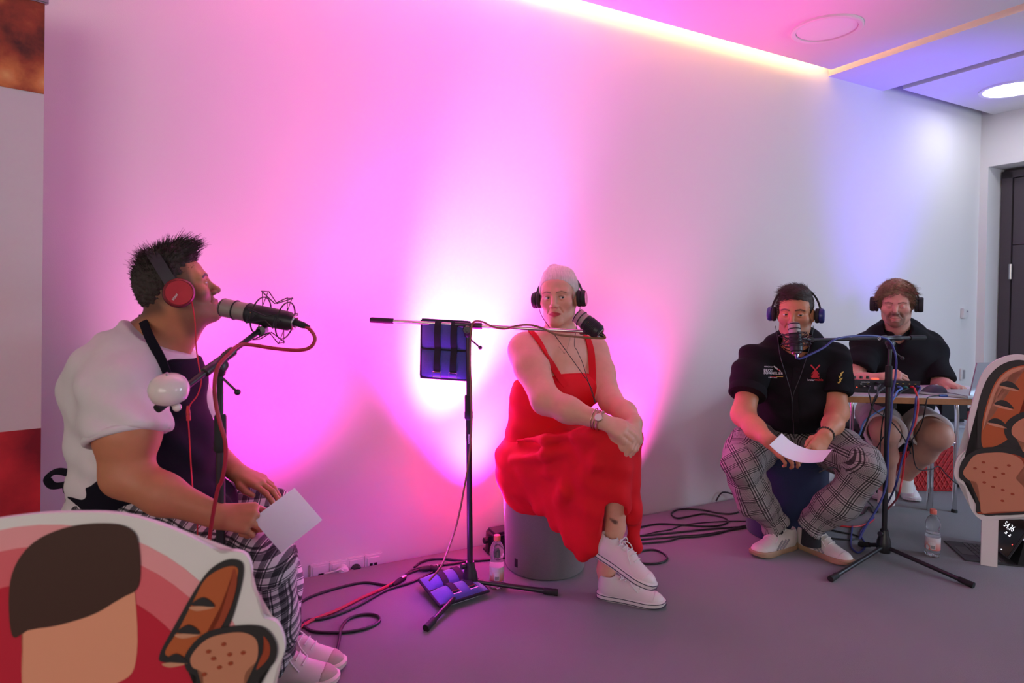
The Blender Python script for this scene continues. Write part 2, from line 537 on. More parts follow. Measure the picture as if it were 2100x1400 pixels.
# ceiling: the lowered slab with a lit gap along the wall, then two steps down towards the door
quadbox('ceiling', -4.5, S_SLAB, GAP, 8.5, HC_, HC_ + 0.08, m_ceil)
quadbox('ceiling_beam', S2, S2B, 0.0, 8.5, HC_, HC_ + 0.5, m_ceil)
quadbox('ceiling_soffit', S3, S_END + 0.35, GAP, 8.5, HC_, HC_ + 0.08, m_ceil)
quadbox('ceiling_void', -4.5, S_END + .35, -0.0, 8.5, HC_ + 0.36, HC_ + 0.5, m_ceil)
# end wall with the door recess
d_a = 0.10
def onend(px, py, s):
    v = RT * ((px - CX) / F) + UP * ((CY - py) / F) + _fwd
    t = (W0 + WU * s - CAM).dot(WU) / v.dot(WU)
    q = CAM + v * t - W0
    return q.dot(WN), q.z
d_rec, z_rec = onend(2027, 342, S_END)
d_fr, z_fr = onend(2060.4, 352, S_END + 0.18)
mb = MB(); EX = (WU, WN, Vector((0, 0, 1)))
def wb(mb, s0, s1, d0, d1, z0, z1): mb.box(W((s0 + s1) / 2, (d0 + d1) / 2, (z0 + z1) / 2), s1 - s0, d1 - d0, z1 - z0, EX)
wb(mb, S_END, S_END + 0.35, 0.0, d_rec, -0.3, 3.4)
wb(mb, S_END, S_END + 0.35, d_rec, d_rec + 1.12, z_rec, 3.4)
wb(mb, S_END, S_END + 0.35, d_rec + 1.12, 6.5, -0.3, 3.4)
o = mb.build('wall_right', m_wall); o['kind'] = 'structure'
m_door = M('door_dark_grey', srgb(74, 66, 70), 0.45, var=.06)
m_steel = M('brushed_steel', (0.55, 0.55, 0.56), 0.3, 1.0)
m_black = M('black_plastic', (0.012, 0.012, 0.013), 0.45)
m_white_pl = M('white_plastic', (0.72, 0.70, 0.69), 0.35)
door = thing('door_1', W(S_END + .2, d_fr + .5, 0), 'dark grey fire door set deep in the white wall recess', 'door'); door['kind'] = 'structure'
SD = S_END + 0.18
mb = MB(); wb(mb, SD, SD + .06, d_fr - 0.02, d_fr + .055, 0.0, z_fr); wb(mb, SD, SD + .06, d_fr - .02, d_fr + 1.1, z_fr - .055, z_fr); wb(mb, SD, SD + .06, d_fr + 1.02, d_fr + 1.1, 0, z_fr)
mb.build('door_frame', m_door, door)
_, z_split = onend(2075, 502, SD)
mb = MB(); wb(mb, SD + .012, SD + .055, d_fr + .062, d_fr + 1.02, 0.01, z_split - .003); mb.build('door_leaf', m_door, door)
mb = MB(); wb(mb, SD + .012, SD + .055, d_fr + .062, d_fr + 1.02, z_split + .003, z_fr - .06); mb.build('door_panel', m_door, door)
_, zh = onend(2064, 557, SD)
mb = MB(); mb.tube([W(SD - .004, d_fr + .058, zh - .06), W(SD - .004, d_fr + .058, zh + .06)], .012, 12); mb.build('hinge', m_steel, door)
_, zs = onend(2098, 509, SD)
mb = MB(); wb(mb, SD + .004, SD + .012, d_fr + .175, d_fr + .30, zs - .025, zs + .018); mb.build('sign_plate', m_white_pl, door)
mb = MB(); wb(mb, SD + .002, SD + .012, d_fr + .19, d_fr + .235, zs + .03, zs + .06); mb.build('sign_plate', m_black, door)
mb = MB(); wb(mb, SD + .06, SD + .1, d_fr - .1, d_fr + 1.2, -.3, z_fr + .1); o = mb.build('door_backing', m_door, door)

# light in the ceiling gap: a warm LED strip lying on the slab
m_led = M('warm_led_strip', (1, .8, .6), .5, emit=(1.0, 0.50, 0.20), es=95)
mb = MB(); wb(mb, -4.4, S_SLAB - 0.03, GAP + 0.012, GAP + 0.030, HC_ + 0.082, HC_ + 0.10)
finish(mb.build('led_strip', m_led), 'warm glowing light strip hidden in the gap along the ceiling edge', 'light strip')
# round ceiling lamps
def ceil_lamp(px, py, z, rad, lit, label, power):
    c = G(px, py, z)
    t = thing('ceiling_lamp', c, label, 'ceiling lamp', 'round recessed ceiling lamps')
    mb = MB(); mb.lathe(c, (0, 0, -1), [(rad * 1.16, -0.005), (rad * 1.16, 0.012), (rad * 1.12, .016), (rad * 1.0, .012), (rad * 1.0, 0.0)], 48); mb.build('trim_ring', m_white_pl, t, True)
    m = M('lamp_disc_lit', (1, 1, 1), .4, emit=(.95, .97, 1.0), es=14) if lit else M('lamp_disc_off', (.78, .76, .76), .35)
    mb = MB(); mb.lathe(c, (0, 0, -1), [(rad * 1.0, 0.0), (rad * .96, 0.006), (0.0, 0.009)], 48); mb.build('diffuser', m, t, True)
    if power: spot('ceiling_lamp_light', c - Vector((0, 0, .03)), c - Vector((0, 0, 2)), power, (.78, .88, 1.0), 115, 1.0, rad * .8)
    return t
ceil_lamp(1695, 58, H1, 0.155, False, 'round white ceiling lamp switched off in the lowered slab', 0)
ceil_lamp(2076, 181, H3, 0.165, True, 'round ceiling lamp shining bright white near the door', 0)

# wall fittings
def plate(name, px, py, w, h, label, cat, parts, group=None, depth=0.012):
    s, z, p = onwall(px, py)
    t = thing(name, W(s, 0, z), label, cat, group)
    mb = MB(); mb.box(W(s, depth / 2, z), w, depth, h, EX, 0.004); mb.build('frame', m_white_pl, t)
    for (nm, ds, dz, pw, ph, mt, extra) in parts:
        mb = MB(); mb.box(W(s + ds, depth + extra / 2, z + dz), pw, extra + .002, ph, EX, 0.001); mb.build(nm, mt, t)
    return t
m_dark = M('dark_socket', (0.02, 0.018, 0.018), .4)
m_grey_pl = M('grey_plastic', (0.35, 0.34, 0.35), .4)
SOCK = 'wall sockets in the row above the carpet edge'
p = plate('wall_socket', 654.5, 1172, .082, .082, 'white data socket plate with a small port, leftmost in the wall row', 'socket', [('insert', 0, 0, .058, .058, m_white_pl, .002), ('port', .005, -.008, .022, .012, m_dark, .004)], SOCK)
p = plate('wall_socket', 694, 1166, .082, .082, 'white power socket with a white plug and cable in it', 'socket', [('insert', 0, 0, .058, .058, m_white_pl, .002)], SOCK)
mb = MB(); s, z, _ = onwall(701, 1163); mb.lathe(W(s, .012, z), WN, [(.021, 0), (.021, .03), (.014, .038), (0, .038)], 20)
t = thing('power_plug', W(s, .012, z), 'white plug pushed into the second wall socket', 'plug'); mb.build('plug_body', m_white_pl, t, True)
a = W(s, .045, z); e = W(onwall(664, 1176)[0], .03, 0.0)
mb = MB(); mb.tube([a, a + WN * .015 + Vector((0, 0, .02)) - WU * .02, (a + e) / 2 + Vector((0, 0, .015)) + WN * .02, e], .0035, 8, smooth=6); mb.build('cable', m_white_pl, t, True)
p = plate('wall_socket', 729, 1158, .082, .082, 'white power socket holding a round black plug', 'socket', [('insert', 0, 0, .058, .058, m_white_pl, .002)], SOCK)
s, z, _ = onwall(728, 1163)
t = thing('power_plug', W(s, .012, z), 'round black plug in the third wall socket', 'plug')
mb = MB(); mb.lathe(W(s, .012, z), WN, [(.022, 0), (.022, .02), (.017, .032), (0, .034)], 20); mb.build('plug_body', m_black, t, True)
p = plate('wall_socket', 764, 1152, .082, .082, 'white network socket with two dark ports, rightmost in the wall row', 'socket', [('insert', 0, -.004, .056, .062, m_white_pl, .002), ('port', -.010, -.004, .014, .012, m_dark, .004), ('port', .010, -.004, .014, .012, m_dark, .004)], SOCK)
plate('thermostat', 1974.5, 642, .075, .08, 'small white thermostat box on the wall beside the door corner', 'thermostat', [('dial', .012, .015, .02, .012, m_grey_pl, .004)], None, .025)
plate('wall_switch', 1972, 767, .06, .095, 'small white switch plate above the table', 'switch', [('rocker', .004, .0, .028, .07, m_grey_pl, .004)])
# ------------------------------------------------------------------ people: shared builders
def mat_skin(name, rough=0.5):
    t = NT(name); b = t.b
    a = t.new('ShaderNodeAttribute', attribute_name='Col')
    n = t.noise(35, 5); n2 = t.noise(220, 2)
    v = t.mix(n, (.90, .88, .88), (1.08, 1.06, 1.05))
    t.link(t.mix(1.0, a.outputs['Color'], v, 'MULTIPLY'), b.inputs['Base Color'])
    b.inputs['Roughness'].default_value = rough; b.inputs['Specular IOR Level'].default_value = 0.4
    b.inputs['Subsurface Weight'].default_value = 0.12; b.inputs['Subsurface Radius'].default_value = (0.012, 0.004, 0.002)
    t.bump(n2, 0.12, 0.0008)
    return t.m
m_skin = mat_skin('skin')
def mat_hair(name, c):
    t = NT(name); tc = t.new('ShaderNodeTexCoord')
    n = t.noise(90, 4)
    t.link(t.mix(n, tuple(x * .45 for x in c), tuple(min(1, x * 1.5) for x in c)), t.b.inputs['Base Color'])
    t.b.inputs['Roughness'].default_value = 0.55; t.bump(t.noise(160, 5, .7), 0.8, 0.004)
    return t.m
m_eye = NT('eyeball'); _a = m_eye.new('ShaderNodeAttribute', attribute_name='Col'); m_eye.link(_a.outputs['Color'], m_eye.b.inputs['Base Color']); m_eye.b.inputs['Roughness'].default_value = .12; m_eye = m_eye.m

def headframe(c, fwd, up=(0, 0, 1), s=1.0):
    y = Vector(fwd).normalized(); z = Vector(up); z = (z - y * z.dot(y)).normalized(); x = y.cross(z)
    m = Matrix(((x.x * s, y.x * s, z.x * s, c[0]), (x.y * s, y.y * s, z.y * s, c[1]), (x.z * s, y.z * s, z.z * s, c[2]), (0, 0, 0, 1)))
    return m, s
def head(f, HF, wide=1.0, jaw=1.0, nose=1.0, lid=0.0045, ears=True, smile=0.0, chin=1.0, chin_y=0.0):
    T, s = HF; f.frame(T, s)
    w = wide
    f.ell((0, -.014, .040), (.073 * w, .094, .082), k=.02)
    f.ell((0, -.045, .005), (.062 * w, .055, .062), k=.03)
    f.ell((0, .034, .044), (.058 * w, .048, .050), k=.03)
    f.ell((0, .030, -.030), (.057 * w, .056, .080), k=.03)
    for q in (-1, 1):
        f.cone((q * .052 * w * jaw, -.008, -.035), (q * .042 * w * jaw, .014, -.076), .018, .017, k=.03)
        f.cone((q * .042 * w * jaw, .014, -.076), (q * .012, .066 + chin_y, -.100 * chin), .017, .017, k=.03)
        f.ell((q * .043 * w, .055, -.020), (.024, .022, .022), k=.025)            # cheekbone
        f.cone((q * .047, .068, .027), (q * .016, .083, .026), .009, .0095, k=.02)   # brow ridge
    f.ell((0, .072 + chin_y, -.099 * chin), (.019, .016, .016), k=.02)
    f.ell((0, .066, -.062), (.030, .024, .024), k=.022)
    for q in (-1, 1):
        f.ell((q * .0315, .100, .004), (.019, .022, .015), k=.014, op='s')
    f.cone((0, .082, .014), (0, .106 * nose, -.026), .0085, .0105, k=.014)
    f.ell((0, .106 * nose, -.028), (.0115, .010, .010), k=.008)
    for q in (-1, 1):
        f.ell((q * .0125, .094, -.033), (.0085, .010, .008), k=.006)
        f.ell((q * .007, .103, -.040), (.0035, .004, .004), k=.003, op='s')
    # lips
    for q in (-1, 1):
        f.cone((q * .0225, .082 , -.0645 + smile), (q * .004, .0935, -.0605), .0030, .0058, k=.006)
        f.cone((q * .0210, .082, -.0665 + smile), (q * .003, .0925, -.0725), .0030, .0066, k=.006)
        f.cone((q * .026, .084, -.0655 + smile), (0, .1005, -.0662), .0018, .0016, k=.003, op='s')
        f.cone((q * .021, .0845, -.040), (q * .031, .0745, -.060), .0022, .0016, k=.008, op='s')   # cheek fold
    # eyelids around the opening
    for q in (-1, 1):
        c = np.array(T @ Vector((q * .0315, .0735, .004)), dtype=np.float32)
        R = np.array(T.to_3x3(), dtype=np.float32) / s
        def fn(x, y, z, c=c, R=R):
            dx, dy, dz = x - c[0], y - c[1], z - c[2]
            u = (dx * R[0, 0] + dy * R[1, 0] + dz * R[2, 0]) / s
            v = (dx * R[0, 1] + dy * R[1, 1] + dz * R[2, 1]) / s
            w_ = (dx * R[0, 2] + dy * R[1, 2] + dz * R[2, 2]) / s
            ball = np.sqrt(u * u + v * v + w_ * w_) - .0142
            h = lid * (1 - (u / .0145) ** 2)
            slit = np.maximum(np.abs(w_ + 0.0006) - h, -v)
            return np.maximum(ball, -slit) * s
        f.custom('u', fn, c - .016 * s, c + .016 * s, .004 * s)
    if ears:
        for q in (-1, 1):
            f.ell((q * .077 * w, -.012, -.006), (.009, .020, .031), k=.008)
            f.ell((q * .086 * w, -.006, -.002), (.006, .010, .016), k=.006, op='s')
    f.frame(None)
def hairline(f, HF, front, low):
    """trim hair: front = [(z, y)] forward edge by height, low = [(y, z)] lower edge by depth"""
    T, s = HF; A = np.array(T.inverted(), dtype=np.float32)
    fz, fy = zip(*front); ly, lz = zip(*low)
    def fn(x, y, z):
        v = A[1, 0] * x + A[1, 1] * y + A[1, 2] * z + A[1, 3]; w = A[2, 0] * x + A[2, 1] * y + A[2, 2] * z + A[2, 3]
        return (np.maximum(v - np.interp(w, fz, fy), np.interp(v, ly, lz) - w) * (.8 * s)).astype(np.float32)
    f.custom('i', fn, None, None, .004)
def local(HF, V):
    Ti = HF[0].inverted(); A = np.array(Ti)
    return V @ A[:3, :3].T + A[:3, 3]
def face_color(HF, V, base, C, lips=None, stubble=None, brow=None, blush=None, chin_beard=None):
    L = local(HF, V); x, y, z = L[:, 0], L[:, 1], L[:, 2]
    near = (np.linalg.norm(L, axis=1) < .2)
    if blush is not None:
        for q in (-1, 1):
            d = np.linalg.norm((L - np.array([q * .04, .07, -.03])) / np.array([1, 1, .8]), axis=1)
            m = (1 - smoothstep(.01, .045, d)) * near * .6
            C = C * (1 - m[:, None]) + np.array(blush) * m[:, None]
    if stubble is not None:
        m = smoothstep(.0, -.035, z - .0) * smoothstep(-.03, .0, y + .01) * smoothstep(-.16, -.135, z)
        m = m * near * (1 - .0 * x) * stubble[1]
        C = C * (1 - m[:, None]) + np.array(stubble[0]) * m[:, None]
    if chin_beard is not None:
        dm = np.abs(np.sqrt((x / .034) ** 2 + ((z + .072) / .038) ** 2) - 1.0)
        m = (1 - smoothstep(.25, .50, dm)) * smoothstep(.03, .05, y) * near
        m2 = (1 - smoothstep(.016, .026, np.abs(x))) * smoothstep(-.078, -.085, z) * smoothstep(-.125, -.118, z) * smoothstep(.03, .05, y) * near
        m = np.clip(np.maximum(m, m2), 0, 1) * chin_beard[1]
        C = C * (1 - m[:, None]) + np.array(chin_beard[0]) * m[:, None]
    if lips is not None:
        zz = (z + .0665) / (.0115 * np.clip(1 - (np.abs(x) / .027) ** 2, .02, 1))
        m = (1 - smoothstep(.75, 1.1, np.abs(zz))) * smoothstep(.074, .080, y) * (np.abs(x) < .027) * near
        C = C * (1 - m[:, None]) + np.array(lips) * m[:, None]
    if brow is not None:
        for q in (-1, 1):
            a = np.array([q * .014, .092, .0255]); b = np.array([q * .034, .085, .0300]); c = np.array([q * .051, .068, .0235])
            k_ = np.array([1, 0, 1.]); d1, _ = segdist(L * k_, a * k_, b * k_); d2, _ = segdist(L * k_, b * k_, c * k_)
            d = np.minimum(d1, d2)
            # judge by height difference mostly
            m = (1 - smoothstep(brow[1], brow[1] * 1.6, d)) * near * brow[2] * (y > .045)
            C = C * (1 - m[:, None]) + np.array(brow[0]) * m[:, None]
    return C
def eyes(HF, parent, gaze=(0, 0), iris=(.10, .16, .22), r=.0122):
    T, s = HF
    for q in (-1, 1):
        mb = MB(); mb.sphere((0, 0, 0), 1.0, 24, 18)
        V = np.array([tuple(v) for v in mb.v])
        g = np.array([math.sin(gaze[0]), math.cos(gaze[0]) * math.cos(gaze[1]), math.sin(gaze[1])]); g /= np.linalg.norm(g)
        a = np.degrees(np.arccos(np.clip(V @ g, -1, 1)))
        C = np.tile(np.array([.62, .58, .57]), (len(V), 1))
        C[a < 29] = iris; C[a < 13] = (.01, .01, .01)
        Wd = np.array([tuple(T @ Vector(tuple(v * r + np.array([q * .0315, .0735, .004])))) for v in V])
        obj('eye', Wd, mb.f, m_eye, parent, True, col=C)
def hand(f, wrist, ydir, zdir, side, curl, s=1.0, thumb=None, spread=6, k=.008, pitch=None):
    y = Vector(ydir).normalized(); z = Vector(zdir); z = (z - y * z.dot(y)).normalized(); x = y.cross(z) * side
    def P(a, b, c): return Vector(wrist) + (x * a + y * b + z * c) * s
    base = [(.031, .086, .000), (.0105, .092, .003), (-.0100, .088, .001), (-.0285, .078, -.003)]
    lens = [(.043, .026, .021), (.048, .030, .022), (.044, .028, .021), (.034, .021, .019)]
    rad = [.0095, .0098, .0093, .0083]
    tips = []
    for i, (bx, by, bz) in enumerate(base):
        f.cone(P(bx * .55, .004, 0), P(bx, by, bz), .0155 * s, .0125 * s, k=.014 * s)
    f.cone(P(.0, -.02, 0), P(0, .03, 0), .022 * s, .021 * s, k=.015 * s, flat=(z, .78))
    for i, (bx, by, bz) in enumerate(base):
        c = curl[i] if isinstance(curl[0], (tuple, list)) else curl
        sp = math.radians((1.5 - i) * spread)
        d0 = y * math.cos(sp) + x * math.sin(sp)
        p = P(bx, by, bz); a = 0
        r = rad[i] * s
        for j in range(3):
            a += math.radians(c[j])
            dr = d0 * math.cos(a) - z * math.sin(a)
            q = p + dr * lens[i][j] * s
            f.cone(p, q, r, r * .90, k=.0035 * s)
            p = q; r *= .90
        tips.append((p, dr, z * math.cos(a) + d0 * math.sin(a), r))
    th = thumb or [(.018, .016, -.006), (.042, .042, -.016), (.054, .070, -.020), (.058, .094, -.022)]
    rr = [.0155, .0125, .0105, .0085]
    for j in range(3):
        f.cone(P(*th[j]), P(*th[j + 1]), rr[j] * s, rr[j + 1] * s, k=.008 * s if j == 0 else .004 * s)
    tips.append((P(*th[3]), (P(*th[3]) - P(*th[2])).normalized(), x * .6 + z * .8, rr[3] * s))
    c = P(.012, .07, -.02)
    e = .135 * s
    return (np.array(c) - e, np.array(c) + e), tips
def strands(P0, D, length, bend, r=.0012, seg=4, grav=0.0):
    """thin tapering hair strands: roots, directions, lengths and bend vectors -> quads"""
    n = len(P0); Vs = []; ang = [0, 2.094, 4.189]
    a = np.cross(D, np.array([.31, .52, .79])); a /= np.linalg.norm(a, axis=1, keepdims=True) + 1e-9
    b = np.cross(D, a)
    for j in range(seg):
        t = j / (seg - 1)
        c = P0 + D * (length[:, None] * t) + bend * (length[:, None] * t * t)
        rr = r * (1 - .85 * t)
        for an in ang: Vs.append(c + (a * math.cos(an) + b * math.sin(an)) * rr)
    V = np.stack(Vs, axis=1).reshape(-1, 3)
    Q = []
    base = np.arange(n) * (seg * 3)
    for j in range(seg - 1):
        for m in range(3):
            Q.append(np.stack([base + j * 3 + m, base + j * 3 + (m + 1) % 3, base + (j + 1) * 3 + (m + 1) % 3, base + (j + 1) * 3 + m], axis=1))
    return V, np.concatenate(Q)
def hair(parent, HF, build, mat, n, length, flow, lift=0.5, r=.0012, jitter=.35, vox=.0035, rough=.003, name='hair', minz=None, lenfn=None):
    f = Field(); f.frame(HF[0], HF[1]); build(f); f.frame(None)
    V, Q = f.mesh(vox, smooth=2)
    N = normals(V, Q)
    if rough:
        ph = np.sin(V @ np.array([310, 170, 90.])) + np.sin(V @ np.array([-140, 260, 210.])) + np.sin(V @ np.array([90, -230, 330.]))
        V = V + N * (ph * rough / 3)[:, None]
    rng = np.random.RandomState(3)
    L = local(HF, V)
    ok = np.where(L[:, 2] > (minz if minz is not None else -1))[0]
    i = rng.choice(ok, n)
    R = np.array(HF[0].to_3x3()) / HF[1]
    fl = flow(L[i]) @ R.T
    fl -= N[i] * (fl * N[i]).sum(axis=1, keepdims=True) * .6
    D = N[i] * lift + fl + rng.normal(0, jitter, (n, 3)); D /= np.linalg.norm(D, axis=1, keepdims=True)
    ln = length * rng.uniform(.5, 1.2, n)
    if lenfn is not None: ln *= lenfn(L[i])
    SV, SQ = strands(V[i] - N[i] * .003, D, ln, fl * .35 + rng.normal(0, .15, (n, 3)), r)
    return obj(name, np.concatenate([V, SV]), np.concatenate([Q, SQ + len(V)]), mat, parent, True)
def ribbon(pts, width, thick, nrm, smooth=6):
    """a flat strap along points; nrm = outward normal (one vector or one per point)"""
    P, _ = catmull(pts, smooth)
    m = len(P); mb = MB(); vs = []; fs = []
    ns = nrm if isinstance(nrm, list) else [nrm] * len(pts)
    for i in range(m):
        u = i / (m - 1) * (len(pts) - 1); j = min(int(u), len(pts) - 2)
        n = (Vector(ns[j]) * (1 - (u - j)) + Vector(ns[j + 1]) * (u - j)).normalized()
        t = (P[min(i + 1, m - 1)] - P[max(i - 1, 0)]).normalized()
        w = t.cross(n).normalized(); n = w.cross(t)
        for a, b in ((-1, -1), (1, -1), (1, 1), (-1, 1)):
            vs.append(P[i] + w * (a * width / 2) + n * (b * thick / 2))
    for i in range(m - 1):
        for k in range(4): fs.append((i * 4 + k, i * 4 + (k + 1) % 4, (i + 1) * 4 + (k + 1) % 4, (i + 1) * 4 + k))
    fs.append((3, 2, 1, 0)); fs.append(tuple((m - 1) * 4 + k for k in range(4)))
    mb.add(vs, fs); return mb
def cloth(name, f, vox, mat, parent, smooth=2, wr=None, pcfn=None, label=None, colfn=None):
    if not isinstance(f, (list, tuple)): f = [f]
    Vs, Qs, n = [], [], 0
    for g_ in f:
        V, Q = g_.mesh(vox, smooth=smooth); V, Q = clean(V, Q)
        Vs.append(V); Qs.append(Q + n); n += len(V)
    V, Q = np.concatenate(Vs), np.concatenate(Qs)
    if wr is not None:
        N = normals(V, Q); V = V + N * wr(V, N)[:, None]
    return obj(name, V, Q, mat, parent, True, label=label, pc=pcfn(V) if pcfn else None, col=colfn(V) if colfn else None)
def folds(amp, dirs, sharp=1.0):
    """broad cloth folds from a few wave directions"""
    def fn(V, N):
        h = np.zeros(len(V))
        for (d, fr, ph, a) in dirs:
            d = np.array(d, dtype=float); d /= np.linalg.norm(d)
            q = V @ d * fr + ph + 1.3 * np.sin(V @ np.array([d[1], d[2], d[0]]) * fr * .37 + ph * 2)
            w = np.sin(q); h += a * (np.sign(w) * np.abs(w) ** sharp)
        return h * amp
    return fn
def limb_pc(segs, wrap=0.0):
    """cloth coordinates that run along the nearest limb: (around, along, 0)"""
    def fn(V):
        best = np.full(len(V), 1e9); out = np.zeros((len(V), 3)); run = 0
        for a, b, side in segs:
            a = np.array(a); b = np.array(b); ax = b - a; L = np.linalg.norm(ax); ax /= L
            d, t = segdist(V, a, b)
            sd = np.array(side, dtype=float); sd -= ax * (sd @ ax); sd /= np.linalg.norm(sd)
            m = d < best - 1e-6
            al = (V - a) @ ax; ac = (V - a) @ sd
            n3 = np.cross(ax, sd); de = (V - a) @ n3
            out[m] = np.stack([ac if not wrap else np.where(al < .05, ac, wrap * np.arctan2(ac, de)), al + run + (smoothstep(.05, -.02, al) * (de - .084) if wrap else 0), de], axis=1)[m]; best[m] = d[m]
            run += L
        return out
    return fn
def sneaker(parent, heel, toe, up, m_up, m_sole, m_lace, L=0.285, name='shoe', stripe=None, m_toe=None, side_patch=None, lace_long=False, sole_h=.028):
    heel = Vector(heel); x = (Vector(toe) - heel).normalized(); z = Vector(up); z = (z - x * z.dot(x)).normalized(); y = z.cross(x)
    k = L / .285
    T = Matrix(((x.x * k, y.x * k, z.x * k, heel.x), (x.y * k, y.y * k, z.y * k, heel.y), (x.z * k, y.z * k, z.z * k, heel.z), (0, 0, 0, 1)))
    f = Field(); f.frame(T, k)
    f.ell((.045, 0, .050), (.044, .036, .050), k=.02)
    f.ell((.120, 0, .038), (.095, .040, .050), k=.02)
    f.ell((.210, 0, .026), (.072, .044, .036), k=.03)
    f.cone((.050, 0, .05), (.042, 0, .088), .037, .035, k=.02)
    f.cone((.075, 0, .065), (.150, 0, .072), .028, .022, k=.03)
    f.cone((.048, 0, .085), (.040, 0, .12), .027, .030, k=.004, op='s')
    f.plane((0, 0, .012), (0, 0, -1))
    V, Q = f.mesh(.0035, smooth=2)
    sh = obj(name, V, Q, m_up, parent, True)
    outl = []
    prof = [(0, .0), (.004, .018), (.02, .031), (.05, .036), (.10, .036), (.15, .041), (.20, .048), (.235, .046), (.262, .037), (.278, .022), (.285, 0)]
    prof, _ = catmull([(a, b, 0) for a, b in prof], 4)
    outl = [(p.x, p.y) for p in prof] + [(p.x, -p.y) for p in prof[-2:0:-1]]
    P = lambda a, b, c: T @ Vector((a, b, c))
    mb = MB(); n = len(outl); vs = []; fs = []
    hs = [(0, .96), (.004, 1.03), (sole_h * .8, 1.04), (sole_h, .98)]
    for h, sc in hs:
        for (a, b) in outl: vs.append(P(.14 + (a - .14) * sc, b * sc, h + (.012 * max(0, (a - .2) / .085) ** 2 if h < .01 else .006 * max(0, (a - .2) / .085) ** 2)))
    for j in range(len(hs) - 1):
        for i in range(n): fs.append((j * n + i, j * n + (i + 1) % n, (j + 1) * n + (i + 1) % n, (j + 1) * n + i))
    fs.append(tuple(range(n - 1, -1, -1))); fs.append(tuple((len(hs) - 1) * n + i for i in range(n)))
    mb.add(vs, fs); mb.build('sole', m_sole, sh, True)
    if stripe:
        for hz in ((.019,) if stripe[1] == 1 else (.0215, .006)):
            mb = MB(); pts = [P(.14 + (a - .14) * 1.045, b * 1.055, hz + .006 * max(0, (a - .2) / .085) ** 2) for a, b in outl]; mb.tube(pts + [pts[0]], .0016 * k, 6); mb.build('stripe', stripe[0], sh, True)
    # laces across the tongue, then a bow
    bv = BVHTree.FromPolygons([Vector(v) for v in V], [tuple(q) for q in Q])
    def onto(a, b, lift=.003):
        o = P(a, b, .2); hit = bv.ray_cast(o, -z)
        return (hit[0] + z * lift) if hit[0] is not None else P(a, b, .07)
    for j in range(5):
        a = .098 + j * .021; w = .021 + .001 * j
        mb = MB(); mb.tube([onto(a, -w), onto(a + .004, -w * .5), onto(a + .006, 0), onto(a + .004, w * .5), onto(a, w)], .0026 * k, 6, smooth=3)
        mb.build('lace', m_lace, sh, True)
    kn = onto(.096, 0, .008)
    for q in (-1, 1):
        mb = MB(); mb.tube([kn, kn + (x * .004 + y * q * .022 + z * .014) * k, kn + (x * .012 + y * q * .036 + z * .002) * k, kn + (x * .016 + y * q * .020 + z * .000) * k, kn], .0024 * k, 6, smooth=5); mb.build('lace', m_lace, sh, True)
        mb = MB(); mb.tube([kn, kn + (x * .03 + y * q * .014 + z * .004) * k, onto(.15, q * .03, .004), onto(.175, q * .036, .004)], .0022 * k, 6, smooth=5); mb.build('lace', m_lace, sh, True)
    if m_toe:
        f2 = Field(); f2.frame(T, k); f2.ell((.210, 0, .026), (.0735, .0455, .0375), k=0); f2.plane((0, 0, .012), (0, 0, -1)); f2.plane((.222, 0, 0), (-1, 0, .35))
        V2, Q2 = f2.mesh(.004, smooth=2); obj('toe_cap', V2, Q2, m_toe, sh, True)
    if side_patch:
        for q in (-1, 1):
            for j in range(3):
                mb = MB(); pts = []
                for t in range(5):
                    a = .085 + j * .022 + t * .011; h = .066 - t * .009
                    o = P(a, q * .1, h); hit = bv.ray_cast(o, -y * q)
                    pts.append((hit[0] + y * q * .001) if hit[0] is not None else P(a, q * .04, h))
                mb.tube(pts, .0042 * k, 6); mb.build('side_stripe', side_patch, sh, True)
    return sh
